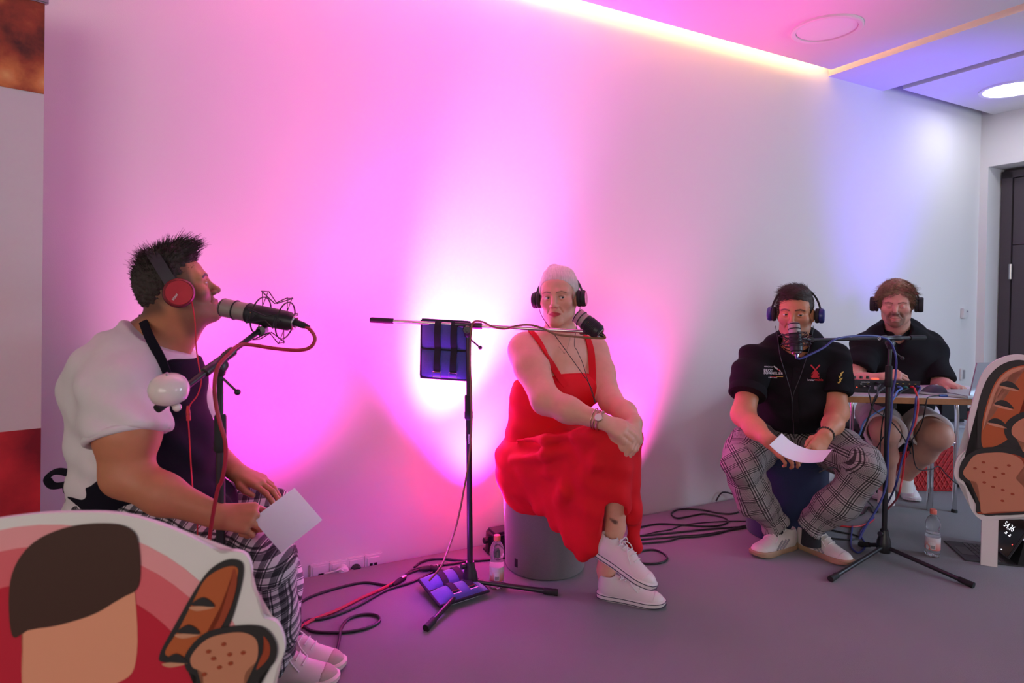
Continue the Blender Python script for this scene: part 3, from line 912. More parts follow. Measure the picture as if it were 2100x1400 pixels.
def headphones(HF, label, m_band, m_cup, m_face, m_pad, tilt=0.0, cup_r=.036, cup_t=.020, padt=.018, half=.087, top=.132, bandw=.022, mark=None, side_x=None):
    T, s = HF
    P = lambda a, b, c: T @ Vector((a, b, c)); X = (T.to_3x3() @ Vector((1, 0, 0))).normalized(); Z = (T.to_3x3() @ Vector((0, 0, 1))).normalized(); Yd = (T.to_3x3() @ Vector((0, 1, 0))).normalized()
    t = thing('headphones', P(0, 0, top), label, 'headphones')
    ct, st = math.cos(tilt), math.sin(tilt)
    def A(ang, rad=1.0):   # arc point, tilted towards the back of the head
        xx = math.cos(ang) * (half + .012) * rad; zz = math.sin(ang) * top * rad
        return P(xx, -zz * st - .008, zz * ct - .01)
    pts = [A(math.radians(a)) for a in range(14, 167, 4)]
    nr = [(T.to_3x3() @ Vector((math.cos(math.radians(a)), -math.sin(math.radians(a)) * st, math.sin(math.radians(a)) * ct))) for a in range(14, 167, 4)]
    ribbon(pts, bandw * s, .008 * s, nr, 2).build('headband', m_band, t, True)
    for q in (-1, 1):
        a0 = math.radians(15) if q > 0 else math.radians(165)
        mb = MB(); mb.tube([A(a0), A(math.radians(10) if q > 0 else math.radians(170)), P(q * (half + .014), -.004, .03)], .0045 * s, 8, smooth=4); mb.build('slider', m_band, t, True)
        c = P(q * (half - .012), -.004, -.006); ax = X * q
        cup = MB(); cup.lathe(c, ax, [(cup_r * .9 * s, padt * s), (cup_r * s, (padt + .003) * s), (cup_r * s, (padt + cup_t * .7) * s), (cup_r * .9 * s, (padt + cup_t) * s), (0, (padt + cup_t) * s)], 32)
        co = cup.build('ear_cup', m_cup, t, True)
        mb = MB(); mb.lathe(c, ax, [(cup_r * .55 * s, 0), (cup_r * .95 * s, .002 * s), (cup_r * 1.03 * s, .010 * s), (cup_r * .95 * s, padt * s)], 32); mb.build('ear_pad', m_pad, co, True)
        if m_face:
            mb = MB(); mb.lathe(c, ax, [(cup_r * .84 * s, (padt + cup_t + .0002) * s), (cup_r * .82 * s, (padt + cup_t + .0018) * s), (0, (padt + cup_t + .0002) * s)], 40); mb.build('cup_plate', m_face, co, True)
    return t, P, X

def sleeve(pts, hole, end, dn, k=.04):
    """one sleeve: chain of (point, radius), hollowed along the arm and cut off at its hem"""
    f = Field(); f.chain(pts, k)
    f.cone(end - dn * .05, end + dn * .12, hole, hole, k=.003, op='s')
    f.plane(end, dn, .004)
    return f
# ------------------------------------------------------------------ seated man on the left, white T-shirt and apron
def arr(*p): return np.array(p)
SKA = np.array([.50, .205, .100])
fA = Vector((.94, .34, 0)); lA = Vector((-.34, .94, 0))
A_root = thing('person', G(430, 1400), 'person in white T-shirt and dark apron sitting at the left, seen from the side', 'person')
HA = headframe(U(367, 598, 1.90), (.86, .49, .33), (-.25, -.10, 1), .955)
f = Field()
head(f, HA, wide=.98, nose=1.0, lid=.0028, smile=.006, chin_y=.004, chin=1.0)
TA = HA[0]
nb = U(322, 712, 1.93)
f.cone(TA @ Vector((0, -.028, -.045)), nb, .060, .072, k=.03)
f.cone(TA @ Vector((0, .012, -.085)), nb + fA * .055, .045, .045, k=.03)
f.cone(TA @ Vector((0, -.055, -.045)), nb - fA * .03, .042, .05, k=.03)
# near arm
sh, el, wr = U(243, 800, 1.74), U(258, 972, 1.68), U(448, 1058, 1.66)
f.cone(sh, U(262, 890, 1.69), .070, .078, k=.03); f.cone(U(262, 890, 1.69), el, .078, .058, k=.03)
f.cone(el, U(335, 1014, 1.665), .058, .051, k=.03); f.cone(U(335, 1014, 1.665), wr, .051, .032, k=.03, flat=((0, 1, 0), .85))
hbA, tipsA = hand(f, wr + Vector((-.004, 0, 0)), (.98, 0.05, -.06), (0, -.72, .70), -1, [(52, 75, 45), (58, 75, 45), (60, 78, 45), (62, 78, 45)], 1.02,
    thumb=[(.016, .018, -.012), (.036, .046, -.030), (.036, .078, -.036), (.030, .104, -.034)])
# far arm
sh2, el2, wr2 = U(375, 770, 2.10), U(412, 905, 2.16), U(486, 968, 2.02)
f.cone(sh2, el2, .06, .048, k=.03); f.cone(el2, wr2, .048, .030, k=.03)
hbA2, _ = hand(f, wr2, (.93, -.10, -.30), (.25, -.15, .95), 1, [(14, 18, 12), (16, 22, 14), (18, 24, 14), (20, 26, 16)], 1.0, spread=3,
    thumb=[(.016, .016, -.008), (.038, .040, -.016), (.046, .066, -.022), (.046, .092, -.026)])
# trunk and legs under the clothes keep the figure one body
f.cone(U(300, 745, 1.93), U(282, 960, 1.92), .14, .15, k=.04, flat=(fA, .7)); f.cone(U(282, 960, 1.92), U(270, 1040, 1.92), .15, .15, k=.04, flat=(fA, .8))
f.cone(U(250, 790, 1.78), U(370, 765, 2.07), .06, .06, k=.04)
knA, ftA = U(540, 1152, 1.74), G(556, 1396)
knA2, ftA2 = U(545, 1046, 2.12), G(575, 1366)
for h_, k_, ft_ in ((U(270, 1050, 1.80), knA, ftA), (U(300, 1040, 2.04), knA2, ftA2)):
    f.cone(h_, k_, .075, .052, k=.04); f.cone(k_, ft_ + Vector((0, 0, .09)), .05, .036, k=.03)
hc = np.array(HA[0].translation)
V, Q = patches(f, .006, [(hc - .17, hc + .17, .0021), (hbA[0], hbA[1], .0022), (hbA2[0], hbA2[1], .0026)])
C = np.tile(SKA, (len(V), 1))
C = face_color(HA, V, SKA, C, lips=(.42, .14, .10), stubble=((.16, .085, .06), .62), brow=((.035, .018, .012), .0032, .95), blush=(.56, .22, .13))
L = local(HA, V)     # shaved sides of the haircut
m = smoothstep(-.035, .012, L[:, 2] - .35 * (L[:, 1] < 0) * L[:, 1]) * (1 - smoothstep(.035, .055, L[:, 1])) * (np.linalg.norm(L, axis=1) < .17) * .72
m = np.maximum(m, smoothstep(-.075, -.03, L[:, 2]) * smoothstep(-.04, -.07, L[:, 1]) * (np.linalg.norm(L, axis=1) < .15) * .8)
C = C * (1 - m[:, None]) + np.array([.055, .028, .020]) * m[:, None]
bodyA = obj('body', V, Q, m_skin, A_root, True, col=C)
eyes(HA, A_root, (0, -.1), (.04, .02, .012))
m_hairA = mat_hair('hair_dark_brown', (.030, .017, .012))
def bh(f):
    f.ell((0, -.020, .052), (.076, .098, .083), k=.01)
    f.ell((0, -.060, .015), (.066, .056, .062), k=.02)
    hairline(f, HA, [(-.05, -.03), (.0, -.02), (.035, .005), (.05, .045), (.075, .066), (.10, .09), (.16, .10)], [(-.12, -.035), (-.07, -.03), (-.03, .02), (.02, .035), (.10, .03)])
    for q in (-1, 0, 1):
        f.ell((q * .032, .034, .112), (.030, .036, .024), k=.03)
        f.ell((q * .028, .048, .124), (.022, .022, .022), k=.02)
    f.ell((0, -.01, .125), (.055, .055, .022), k=.03)
hair(A_root, HA, bh, m_hairA, 3200, .019, lambda L: np.stack([.2 * L[:, 0] / .07, .25 + 2.0 * L[:, 1] * (L[:, 1] > 0) / .08 - .5 * (L[:, 1] < -.03), .5 + 0 * L[:, 0]], axis=1), lift=.5, r=.0015, jitter=.30,
     lenfn=lambda L: .35 + 1.15 * smoothstep(.06, .13, L[:, 2]) + .35 * smoothstep(.02, .07, L[:, 1]))
# T-shirt
m_tee = M('white_jersey', (.66, .62, .60), .9, var=.03, bump=.25, bscale=500, bdist=.0006)
f = Field()
f.cone(U(318, 735, 1.93), U(290, 810, 1.92), .175, .215, k=.05, flat=(fA, .64))
f.cone(U(290, 810, 1.92), U(285, 930, 1.92), .215, .222, k=.05, flat=(fA, .74))
f.cone(U(285, 930, 1.92), U(268, 1030, 1.92), .222, .215, k=.05, flat=(fA, .78))
f.ell(U(235, 800, 1.90), (.13, .16, .16), k=.08)
f.cone(U(250, 770, 1.80), U(355, 745, 2.06), .082, .075, k=.06)
f.cone(U(322, 695, 1.93), U(318, 735, 1.93), .075, .10, k=.05)
_dn = (U(262, 950, 1.68) - U(245, 800, 1.74)).normalized()
f.chain([(U(252, 765, 1.79), .080), (U(245, 800, 1.75), .094), (U(252, 840, 1.725), .094)], .05)
sl1 = sleeve([(U(252, 765, 1.79), .085), (U(243, 800, 1.75), .098), (U(258, 880, 1.698), .096), (U(266, 930, 1.68), .096)], .082, U(259, 896, 1.693), _dn)
sl2 = sleeve([(U(368, 760, 2.07), .07), (U(398, 850, 2.13), .075), (U(405, 890, 2.15), .075)], .058, U(400, 858, 2.135), (U(412, 905, 2.16) - U(375, 770, 2.10)).normalized())
f.plane(nb + Vector((0, 0, .035)) + fA * .0, (fA.x * .55, fA.y * .55, 1), .004, lo=np.array(nb) - arr(.13, .13, .05), hi=np.array(nb) + arr(.13, .13, .16))
wrA = folds(.0040, [((.5, .2, 1), 62, .4, 1), ((-.7, .3, .8), 34, 1.7, .9), ((.9, -.2, .35), 60, .9, .5), ((.2, .5, -.9), 24, 2.2, .8)])
tee = cloth('t_shirt', [f, sl1, sl2], .0052, m_tee, A_root, 3, wrA)
mb = MB(); _c = U(259, 893, 1.694)
mb.torus(_c, _dn, .0925, .011, 40, 10); mb.build('sleeve_cuff', m_tee, tee, True)
mb = MB(); mb.torus(nb + Vector((0, 0, .028)) + fA * .004, (fA.x * .5, fA.y * .5, 1), .083, .007, 40, 8); mb.build('collar', m_tee, tee, True)
# apron
m_apron = M('dark_navy_apron', (.006, .005, .011), .85, var=.15, bump=.2, bscale=600, bdist=.0006, spec=.15)
f = Field()
g = .009
f.cone(U(318, 750, 1.93), U(292, 815, 1.92), .175 + g, .215 + g, k=.05, flat=(fA, .70))
f.cone(U(292, 815, 1.92), U(296, 930, 1.92), .215 + g, .222 + g, k=.05, flat=(fA, .80))
f.cone(U(296, 930, 1.92), U(280, 1020, 1.92), .222 + g, .222 + g, k=.05, flat=(fA, .82))
f.ell(U(350, 930, 1.92), (.10, .15, .12), k=.06)
f.cone(U(380, 1005, 1.95), U(440, 1035, 1.96), .085, .075, k=.05); f.cone(U(380, 1020, 1.85), U(440, 1050, 1.86), .06, .06, k=.05)
cA = np.array(U(288, 900, 1.92)); fa2 = np.array(fA)
def apr(x, y, z):
    u = (x - cA[0]) * fa2[0] + (y - cA[1]) * fa2[1]
    e = np.interp(np.broadcast_to(z, np.broadcast_shapes(x.shape, y.shape, z.shape)), [.50, .545, .58, .60, .62, .635, .65, .665, .72, .78, .85, 1.02], [.14, .04, -.05, -.11, -.16, -.19, -.17, -.08, .0, .035, .06, .09]).astype(np.float32)
    return np.maximum(e - u, z - .995)
f.custom('i', apr, None, None, .006)
apron = cloth('apron', f, .0052, m_apron, A_root, 2, folds(.003, [((.3, .6, 1), 55, .2, 1), ((1, .2, -.6), 40, 1.2, 1)]))
for pts in ([(291, 652, 1.86), (306, 690, 1.79), (330, 735, 1.770), (344, 770, 1.775), (350, 800, 1.78)], [(291, 652, 1.88), (320, 668, 2.02), (372, 712, 2.05), (392, 745, 2.02), (398, 775, 1.99)]):
    ribbon([U(*p) for p in pts], .026, .004, Vector((-.2, -.9, .4)) if pts[-1][0] == 350 else Vector((.6, -.4, .5)), 6).build('neck_strap', m_apron, apron, True)
ribbon([U(190, 985, 1.74), U(160, 975, 1.78), U(118, 966, 1.80), U(98, 980, 1.80), U(110, 996, 1.79), U(150, 990, 1.77), U(188, 986, 1.745)], .022, .004, Vector((0, -.55, .8)), 6).build('waist_tie', m_apron, apron, True)
# plaid trousers
def mat_plaid(name):
    t = NT(name); a = t.new('ShaderNodeAttribute', attribute_name='pc'); sep = t.new('ShaderNodeSeparateXYZ'); t.link(a.outputs['Vector'], sep.inputs[0])
    def band(v, per, off, w):
        x = t.math('FRACT', t.math('ADD', t.math('DIVIDE', v, per), off)); return t.math('LESS_THAN', x, w)
    cols = []
    acc = None
    for v in (sep.outputs[0], sep.outputs[1]):
        wide = band(v, .036, .13, .32); thin = band(v, .036, .63, .09); thin2 = band(v, .036, .80, .08)
        s_ = t.math('ADD', t.math('MULTIPLY', wide, .55), t.math('MULTIPLY', t.math('MAXIMUM', thin, thin2), .75))
        acc = s_ if acc is None else t.math('ADD', acc, s_)
    col = t.ramp(t.math('MULTIPLY', acc, .62), [(0, (.62, .58, .58)), (.33, (.13, .12, .13)), (.62, (.020, .018, .020)), (1, (.010, .010, .012))])
    t.link(col, t.b.inputs['Base Color']); t.b.inputs['Roughness'].default_value = .9
    t.bump(t.noise(900, 2), .2, .0005)
    return t.m
m_plaid = mat_plaid('black_white_plaid')
f = Field()
hpA, hpA2 = U(262, 1052, 1.80), U(300, 1035, 2.04)
thm = U(420, 1112, 1.76)
f.cone(hpA, thm, .115, .094, k=.05); f.cone(thm, knA, .094, .084, k=.05)
f.cone(knA, U(552, 1260, 1.80), .086, .078, k=.04); f.cone(U(552, 1260, 1.80), ftA + Vector((0, 0, .06)), .078, .066, k=.04)
f.cone(hpA2, U(430, 1040, 2.08), .11, .084, k=.05); f.cone(U(430, 1040, 2.08), knA2, .084, .076, k=.04)
f.cone(knA2, U(572, 1200, 2.06), .076, .068, k=.03); f.cone(U(572, 1200, 2.06), ftA2 + Vector((0, 0, .06)), .068, .058, k=.03)
f.cone(U(260, 1035, 1.92), U(290, 1075, 1.92), .19, .19, k=.06, flat=(fA, .85))
f.plane(ftA + Vector((0, 0, .045)), (0, 0, -1), .003)
pcA = limb_pc([(hpA, knA, (0, -.3, 1)), (knA, ftA, (1, 0, 0)), (hpA2, knA2, (0, -.3, 1)), (knA2, ftA2, (1, 0, 0))])
cloth('trousers', f, .0055, m_plaid, A_root, 3, folds(.004, [((1, .3, .5), 48, .2, 1), ((.5, .3, -1), 38, 1.1, 1), ((.2, 1, .6), 30, .3, .7)]), pcA)
m_shoeA = M('beige_suede', (.42, .34, .29), .85, var=.08, bump=.2, bscale=300); m_whitesole = M('off_white_rubber', (.62, .55, .47), .6, var=.05); m_lacew = M('white_lace', (.68, .64, .62), .8)
m_offw = M('pale_leather', (.60, .54, .50), .6)
for hl, te in ((G(528, 1364), G(644, 1369)), (G(500, 1404), G(622, 1402))):
    sneaker(A_root, hl, te, (0, 0, 1), m_offw, m_whitesole, m_lacew, .285, m_toe=m_shoeA)
# red headphones
m_hband = M('headband_dark', (.03, .026, .03), .5); m_redcup = M('red_cup', (.20, .004, .012), .35); m_redplate = M('red_metal_plate', (.62, .05, .07), .28, .55); m_padblk = M('black_ear_pad', (.012, .011, .012), .7)
t, P, X = headphones(HA, 'red headphones with black band on the man in the white T-shirt', m_hband, m_redcup, m_redplate, m_padblk, tilt=.18, cup_r=.044, half=.095, top=.160, bandw=.034)
hpA_root = t
# ------------------------------------------------------------------ woman in the red dress
SKB = np.array([.66, .33, .235])
fB = Vector((.60, -.80, 0)); rB = Vector((-.80, -.60, 0))     # facing, her right
B_root = thing('person', G(1260, 1240), 'person in a long red sleeveless dress with white hair, sitting on the grey stool', 'person')
HB = headframe(U(1146, 611, 2.70), (-.30, -.95, -.03), (-.06, 0, 1), .99)
f = Field()
head(f, HB, wide=1.03, jaw=.98, nose=.97, lid=.0042, smile=-.001, chin=.98)
TB = HB[0]
nbB = U(1149, 703, 2.74)
f.cone(TB @ Vector((0, -.022, -.055)), nbB, .054, .064, k=.03)
f.cone(TB @ Vector((0, -.006, -.085)), nbB + Vector((-.005, -.03, 0)), .042, .05, k=.03)
shR, elR, wrR = U(1078, 716, 2.62), U(1119, 820, 2.42), U(1229, 862, 2.315)
shL, elL, wrL = U(1213, 716, 2.80), U(1252, 822, 2.62), U(1302, 866, 2.40)
# shoulders, chest, back
f.cone(nbB, shR, .070, .062, k=.05); f.cone(nbB, shL, .070, .060, k=.05)
f.cone(U(1090, 735, 2.66), U(1205, 735, 2.79), .085, .085, k=.05)
f.cone(U(1140, 745, 2.74), U(1125, 900, 2.77), .125, .135, k=.05, flat=(fB, .85))
f.ell(U(1143, 795, 2.66), (.095, .085, .075), k=.05); f.ell(U(1192, 797, 2.70), (.08, .08, .075), k=.05)
f.cone(U(1125, 900, 2.77), U(1115, 985, 2.78), .15, .165, k=.05)
# right arm over the knee
f.cone(shR, U(1090, 752, 2.555), .066, .069, k=.04); f.cone(U(1090, 752, 2.555), elR, .069, .054, k=.03)
f.cone(elR, U(1165, 840, 2.365), .053, .049, k=.03); f.cone(U(1165, 840, 2.365), wrR, .047, .031, k=.03)
hbB, tipsB = hand(f, wrR + Vector((.006, -.002, 0)), (.90, -.10, -.36), (.05, -.70, .72), -1, [(22, 30, 18), (20, 32, 20), (22, 34, 22), (24, 36, 24)], .98, spread=5,
    thumb=[(.012, .016, -.010), (.034, .036, -.018), (.044, .060, -.020), (.048, .082, -.022)])
# left arm
f.cone(shL, U(1232, 762, 2.73), .060, .058, k=.04); f.cone(U(1232, 762, 2.73), elL, .058, .047, k=.03)
f.cone(elL, U(1282, 846, 2.50), .047, .042, k=.03); f.cone(U(1282, 846, 2.50), wrL, .042, .030, k=.03)
hbB2, tipsB2 = hand(f, wrL, (-.10, -.75, -.55), (.62, -.30, .55), 1, [(20, 45, 30), (24, 50, 30), (26, 52, 32), (30, 54, 34)], .95, spread=3,
    thumb=[(.012, .016, -.010), (.034, .036, -.018), (.044, .060, -.020), (.048, .082, -.022)])
# legs: the right leg crosses over the left
hR, hL = U(1100, 970, 2.72), U(1145, 970, 2.83)
kR, kL = U(1266, 898, 2.36), U(1282, 905, 2.47)
aR, aL = U(1262, 1080, 2.40), U(1243, 1168, 2.515)
for a_, b_, c_ in ((hR, kR, aR), (hL, kL, aL)):
    f.cone(a_, b_, .085, .058, k=.04); f.cone(b_, b_ + (c_ - b_) * .45, .055, .052, k=.03); f.cone(b_ + (c_ - b_) * .45, c_, .052, .036, k=.03)
ftR0, ftR1 = U(1228, 1128, 2.40), U(1312, 1180, 2.28)
f.cone(aR, U(1252, 1128, 2.385), .036, .034, k=.02)
f.cone(aL, U(1243, 1200, 2.505), .032, .030, k=.02)
hc = np.array(HB[0].translation); hmid = (np.array(hbB[0]) + hbB[1]) / 2
blo = np.minimum(hbB[0], hbB2[0]); bhi = np.maximum(hbB[1], hbB2[1])
V, Q = patches(f, .0055, [(hc - .16, hc + .16, .0022), (blo, bhi, .0024)])
C = np.tile(SKB, (len(V), 1))
C = face_color(HB, V, SKB, C, lips=(.42, .035, .05), brow=((.20, .10, .07), .0019, .8), blush=(.68, .30, .23))
L = local(HB, V)   # upper lash line
for q in (-1, 1):
    d = np.sqrt((L[:, 0] - q * .0315) ** 2 + (L[:, 2] - .0075) ** 2 * 6 + (L[:, 1] - .087) ** 2)
    m = (1 - smoothstep(.010, .016, d)) * .55; C = C * (1 - m[:, None]) + np.array([.12, .05, .04]) * m[:, None]
for (p, dr, nz, r_) in tipsB + tipsB2:          # red nails
    pp = np.array(p + nz * r_ * .7); d = np.linalg.norm(V - pp, axis=1)
    m = (1 - smoothstep(.006, .0085, d)); C = C * (1 - m[:, None]) + np.array([.55, .01, .03]) * m[:, None]
d, _ = segdist(V, np.array(U(1254, 1062, 2.37)), np.array(U(1262, 1070, 2.36)))   # small ankle tattoo
m = (1 - smoothstep(.006, .012, d)) * .8; C = C * (1 - m[:, None]) + np.array([.03, .02, .02]) * m[:, None]
bodyB = obj('body', V, Q, m_skin, B_root, True, col=C)
bvBody = bvh_of(bodyB)
eyes(HB, B_root, (-.55, -.02), (.05, .06, .07))
def mat_hair_streak(name, c):
    t = NT(name); tc = t.new('ShaderNodeTexCoord'); mp = t.new('ShaderNodeMapping'); mp.inputs['Scale'].default_value = (260, 26, 26); t.link(tc.outputs['Object'], mp.inputs[0])
    n = t.noise(1.0, 4, .6, mp.outputs[0]); t.link(t.mix(n, tuple(x * .55 for x in c), tuple(min(1, x * 1.3) for x in c)), t.b.inputs['Base Color'])
    t.b.inputs['Roughness'].default_value = .5; t.bump(n, .7, .003); return t.m
m_hairB = mat_hair_streak('hair_white_blond', (.64, .53, .48))
def bh(f):
    f.ell((0, -.016, .044), (.088, .102, .089), k=.01)
    hairline(f, HB, [(-.05, .0), (.0, .012), (.04, .036), (.070, .066), (.085, .085), (.10, .12)], [(-.12, -.05), (-.03, -.03), (.02, -.005), (.10, .0)])
    f.ell((.006, -.035, .108), (.062, .060, .030), k=.03)
    f.ell((.030, -.060, .128), (.030, .032, .024), k=.02)
hair(B_root, HB, bh, m_hairB, 1500, .020, lambda L: np.stack([.0 * L[:, 0], -1.6 + 0 * L[:, 0], .25 - 3 * (L[:, 1] + .02)], axis=1), lift=.0, r=.0007, jitter=.04, rough=.0004)
rng = np.random.RandomState(5)    # loose wisps
nW = 46
L0 = np.stack([rng.uniform(-.07, .07, nW), rng.uniform(-.08, .0, nW), np.full(nW, .115)], axis=1); L0[:, 2] -= 4.5 * L0[:, 0] ** 2
Wp = np.array([tuple(TB @ Vector(tuple(p))) for p in L0]); Dn = np.stack([L0[:, 0] * 10, rng.normal(0, .4, nW), rng.uniform(.2, .9, nW)], axis=1); Dn /= np.linalg.norm(Dn, axis=1, keepdims=True)
SV, SQ = strands(Wp, Dn, rng.uniform(.02, .06, nW), np.tile([.4, 0, -.5], (nW, 1)) + rng.normal(0, .4, (nW, 3)), .0006, 6)
obj('hair_wisps', SV, SQ, m_hairB, B_root, True)
# the dress
m_dress = M('red_linen', (.66, .006, .014), .8, var=.10, vscale=14, bump=.25, bscale=420, bdist=.0008, spec=.25)
f = Field()
g = .007
f.cone(U(1140, 790, 2.74), U(1125, 900, 2.77), .132 + g, .150 + g, k=.05, flat=(fB, .92))
f.ell(U(1143, 797, 2.66), (.095 + g, .085 + g, .075 + g), k=.05); f.ell(U(1192, 799, 2.70), (.08 + g, .08 + g, .075 + g), k=.05)
f.cone(U(1095, 800, 2.70), U(1090, 900, 2.74), .10, .115, k=.05)
f.plane(U(1140, 769, 2.66), (-.12, .32, 1), .006)
bod = f; f = Field()
f.cone(U(1125, 895, 2.77), U(1112, 975, 2.78), .165, .20, k=.06)
f.ell(U(1088, 945, 2.74), (.155, .16, .12), k=.06)
kT = U(1264, 902, 2.37)
f.cone(U(1105, 958, 2.70), kT, .135, .066, k=.06); f.cone(U(1160, 965, 2.80), U(1284, 900, 2.46), .12, .070, k=.05)
# skirt: folds fanning from the lap and the knee to the hem
for (a, ra, b, rb) in [((1245, 905, 2.37), 36, (1242, 1075, 2.37), 26), ((1266, 905, 2.36), 34, (1270, 1038, 2.35), 24), ((1284, 905, 2.40), 30, (1297, 1060, 2.42), 17),
                       ((1290, 930, 2.46), 24, (1300, 1122, 2.47), 16), ((1215, 910, 2.40), 40, (1215, 1118, 2.39), 22), ((1190, 925, 2.46), 42, (1195, 1135, 2.41), 19),
                       ((1160, 940, 2.52), 44, (1172, 1108, 2.44), 20), ((1130, 950, 2.58), 46, (1145, 1072, 2.50), 20), ((1100, 960, 2.62), 46, (1112, 1035, 2.56), 22), ((1070, 960, 2.68), 42, (1075, 1000, 2.62), 24)]:
    f.cone(U(*a), U(*b), PM(ra, a[2]), PM(rb, b[2]), k=.026)
# raised fold ridges across the lap
for (a, b, r_) in [((1060, 905, 2.60), (1190, 893, 2.36), 9), ((1050, 945, 2.58), (1200, 920, 2.36), 9), ((1075, 985, 2.58), (1185, 950, 2.38), 9), ((1130, 1000, 2.50), (1178, 975, 2.40), 8),
                   ((1165, 975, 2.40), (1150, 1040, 2.44), 9), ((1240, 900, 2.30), (1205, 990, 2.36), 9), ((1282, 905, 2.36), (1272, 1010, 2.33), 8), ((1255, 880, 2.31), (1180, 900, 2.36), 8)]:
    a_, b_ = U(*a), U(*b); m_ = (a_ + b_) / 2 + Vector((0, -.004, 0)); f.cone(a_ + Vector((0, .02, 0)), m_, PM(2, a[2]), PM(r_, b[2]), k=.035); f.cone(m_, b_ + Vector((0, .02, 0)), PM(r_, a[2]), PM(2, b[2]), k=.035)
# room for the legs at the hem
f.cone(U(1256, 985, 2.37), U(1255, 1120, 2.385), .046, .046, k=.006, op='s')
f.cone(U(1262, 1050, 2.33), U(1257, 1100, 2.32), .042, .05, k=.006, op='s')
f.cone(U(1262, 1060, 2.47), U(1252, 1180, 2.50), .048, .05, k=.006, op='s')
wrB = folds(.0026, [((.6, .2, 1), 52, .4, 1), ((-.5, .3, .9), 40, 1.7, .9), ((.3, -.5, 1.0), 75, .9, .5), ((.9, .2, -.5), 26, 2.2, .8)])
dress = cloth('dress', [bod, f], .0052, m_dress, B_root, 7, wrB)
bvB = bvh_of(dress)
def on_body(px, py, lift=.004):
    o = U(px, py, 2.2); dr = (o - CAM).normalized(); h = bvBody.ray_cast(o, dr)
    return (h[0] + h[1] * lift, h[1]) if h[0] is not None else (U(px, py, 2.6), Vector((0, -1, 0)))
for pts, w in (([(1160, 792), (1148, 776), (1134, 752), (1121, 730), (1109, 708), (1097, 690), (1089, 681)], .026), ([(1213, 790), (1215, 770), (1214, 745), (1211, 720), (1206, 700), (1202, 692)], .030)):
    hits = [on_body(*p) for p in pts]
    P_ = [h[0] for h in hits]; N_ = [h[1] for h in hits]
    P_ += [P_[-1] + Vector((.0, .06, .004)), P_[-1] + Vector((0, .12, -.05))]; N_ += [Vector((0, .2, 1)), Vector((0, 1, .3))]
    ribbon(P_, w, .006, N_, 5).build('dress_strap', m_dress, dress, True)
# canvas shoes
m_canvas = M('white_canvas', (.66, .56, .56), .85, var=.04, bump=.3, bscale=700, bdist=.0006); m_rubw = M('white_rubber', (.66, .60, .58), .5, var=.06); m_navyline = M('dark_stripe', (.03, .02, .05), .5)
x0 = G(1226, 1222); x1 = G(1336, 1240)
sneaker(B_root, x0, x1, (0, 0, 1), m_canvas, m_rubw, m_lacew, .262, stripe=(m_navyline, 2), m_toe=m_rubw)
hl = U(1216, 1131, 2.40); sneaker(B_root, hl, U(1318, 1197, 2.28), (.30, -.12, .90), m_canvas, m_rubw, m_lacew, .262, stripe=(m_navyline, 2), m_toe=m_rubw)
# watch, bracelets, necklace: worn things of their own
m_gold = M('pale_gold', (.62, .42, .30), .3, 1.0); m_face = M('watch_face', (.75, .68, .62), .3)
wd = (wrR - elR).normalized(); wp = wrR + wd * .004
def wnorm(t): return (Vector((.0, -.92, .38)) - wd * Vector((.0, -.92, .38)).dot(wd)).normalized()
t = thing('wristwatch', wp, 'pale gold wristwatch with round face on the right wrist of the person in red', 'watch')
mb = MB(); mb.torus(wp, wd, .034, .0055, 36, 8); mb.build('strap', m_gold, t, True)
nn = wnorm(0); mb = MB(); mb.lathe(wp + nn * .034, nn, [(.016, 0), (.0165, .005), (.014, .007)], 28); mb.build('case', m_gold, t, True)
mb = MB(); mb.lathe(wp + nn * .0412, nn, [(.0135, 0), (.0, .0006)], 28); mb.build('dial', m_face, t, True)
for i, (o_, r_, lb) in enumerate(((-.014, .0028, 'braided gold bracelet nearest the watch'), (-.024, .0022, 'thin pale bracelet farther up the wrist from the watch'))):
    mb = MB(); mb.torus(wp + wd * o_, wd + Vector((0, 0, .1 * i)), .0365 + i * .0015, r_, 36, 8); finish(mb.build('bracelet', m_gold, None, True), lb, 'bracelet')
t = thing('necklace', U(1150, 735, 2.62), 'fine chain necklace with a tiny pendant on the chest of the person in red', 'necklace')
mb = MB(); mb.tube([U(1128, 678, 2.665), U(1140, 700, 2.635), U(1152, 718, 2.612), U(1158, 721, 2.610), U(1164, 712, 2.622), U(1170, 690, 2.655), U(1172, 676, 2.68)], .0008, 6, smooth=5); mb.build('chain', m_gold, t, True)
mb = MB(); mb.sphere(U(1157, 723, 2.606), .004, 10, 8); mb.build('pendant', m_gold, t, True)
m_plate_p = M('mirror_cup_plate', (.55, .20, .30), .2, .8)
headphones(HB, 'black headphones worn by the person in the red dress', m_hband, m_padblk, m_plate_p, m_padblk, tilt=.22, cup_r=.036, half=.093, top=.128, bandw=.016)
# ------------------------------------------------------------------ man in the black jacket, checked trousers
SKC = np.array([.56, .24, .125])
fC = Vector((-.38, -.925, 0)); sC = Vector((.925, -.38, 0))
C_root = thing('person', G(1620, 1130), 'person in black embroidered jacket and grey checked trousers sitting on the navy stool', 'person')
HC = headframe(U(1631, 643, 3.00), (-.54, -.84, -.10), (.02, 0, 1), 1.0)
f = Field()
head(f, HC, wide=1.0, jaw=1.03, lid=.0036, smile=.002)
TC = HC[0]
nbC = U(1632, 715, 3.08)
f.cone(TC @ Vector((0, -.025, -.05)), nbC, .056, .062, k=.03); f.cone(TC @ Vector((0, .0, -.085)), nbC + fC * .03, .042, .045, k=.03)
shc, elc, wrc = U(1548, 740, 3.10), U(1524, 850, 2.97), U(1577, 903, 2.75)
shd, eld, wrd = U(1708, 737, 3.07), U(1716, 846, 2.96), U(1692, 893, 2.76)
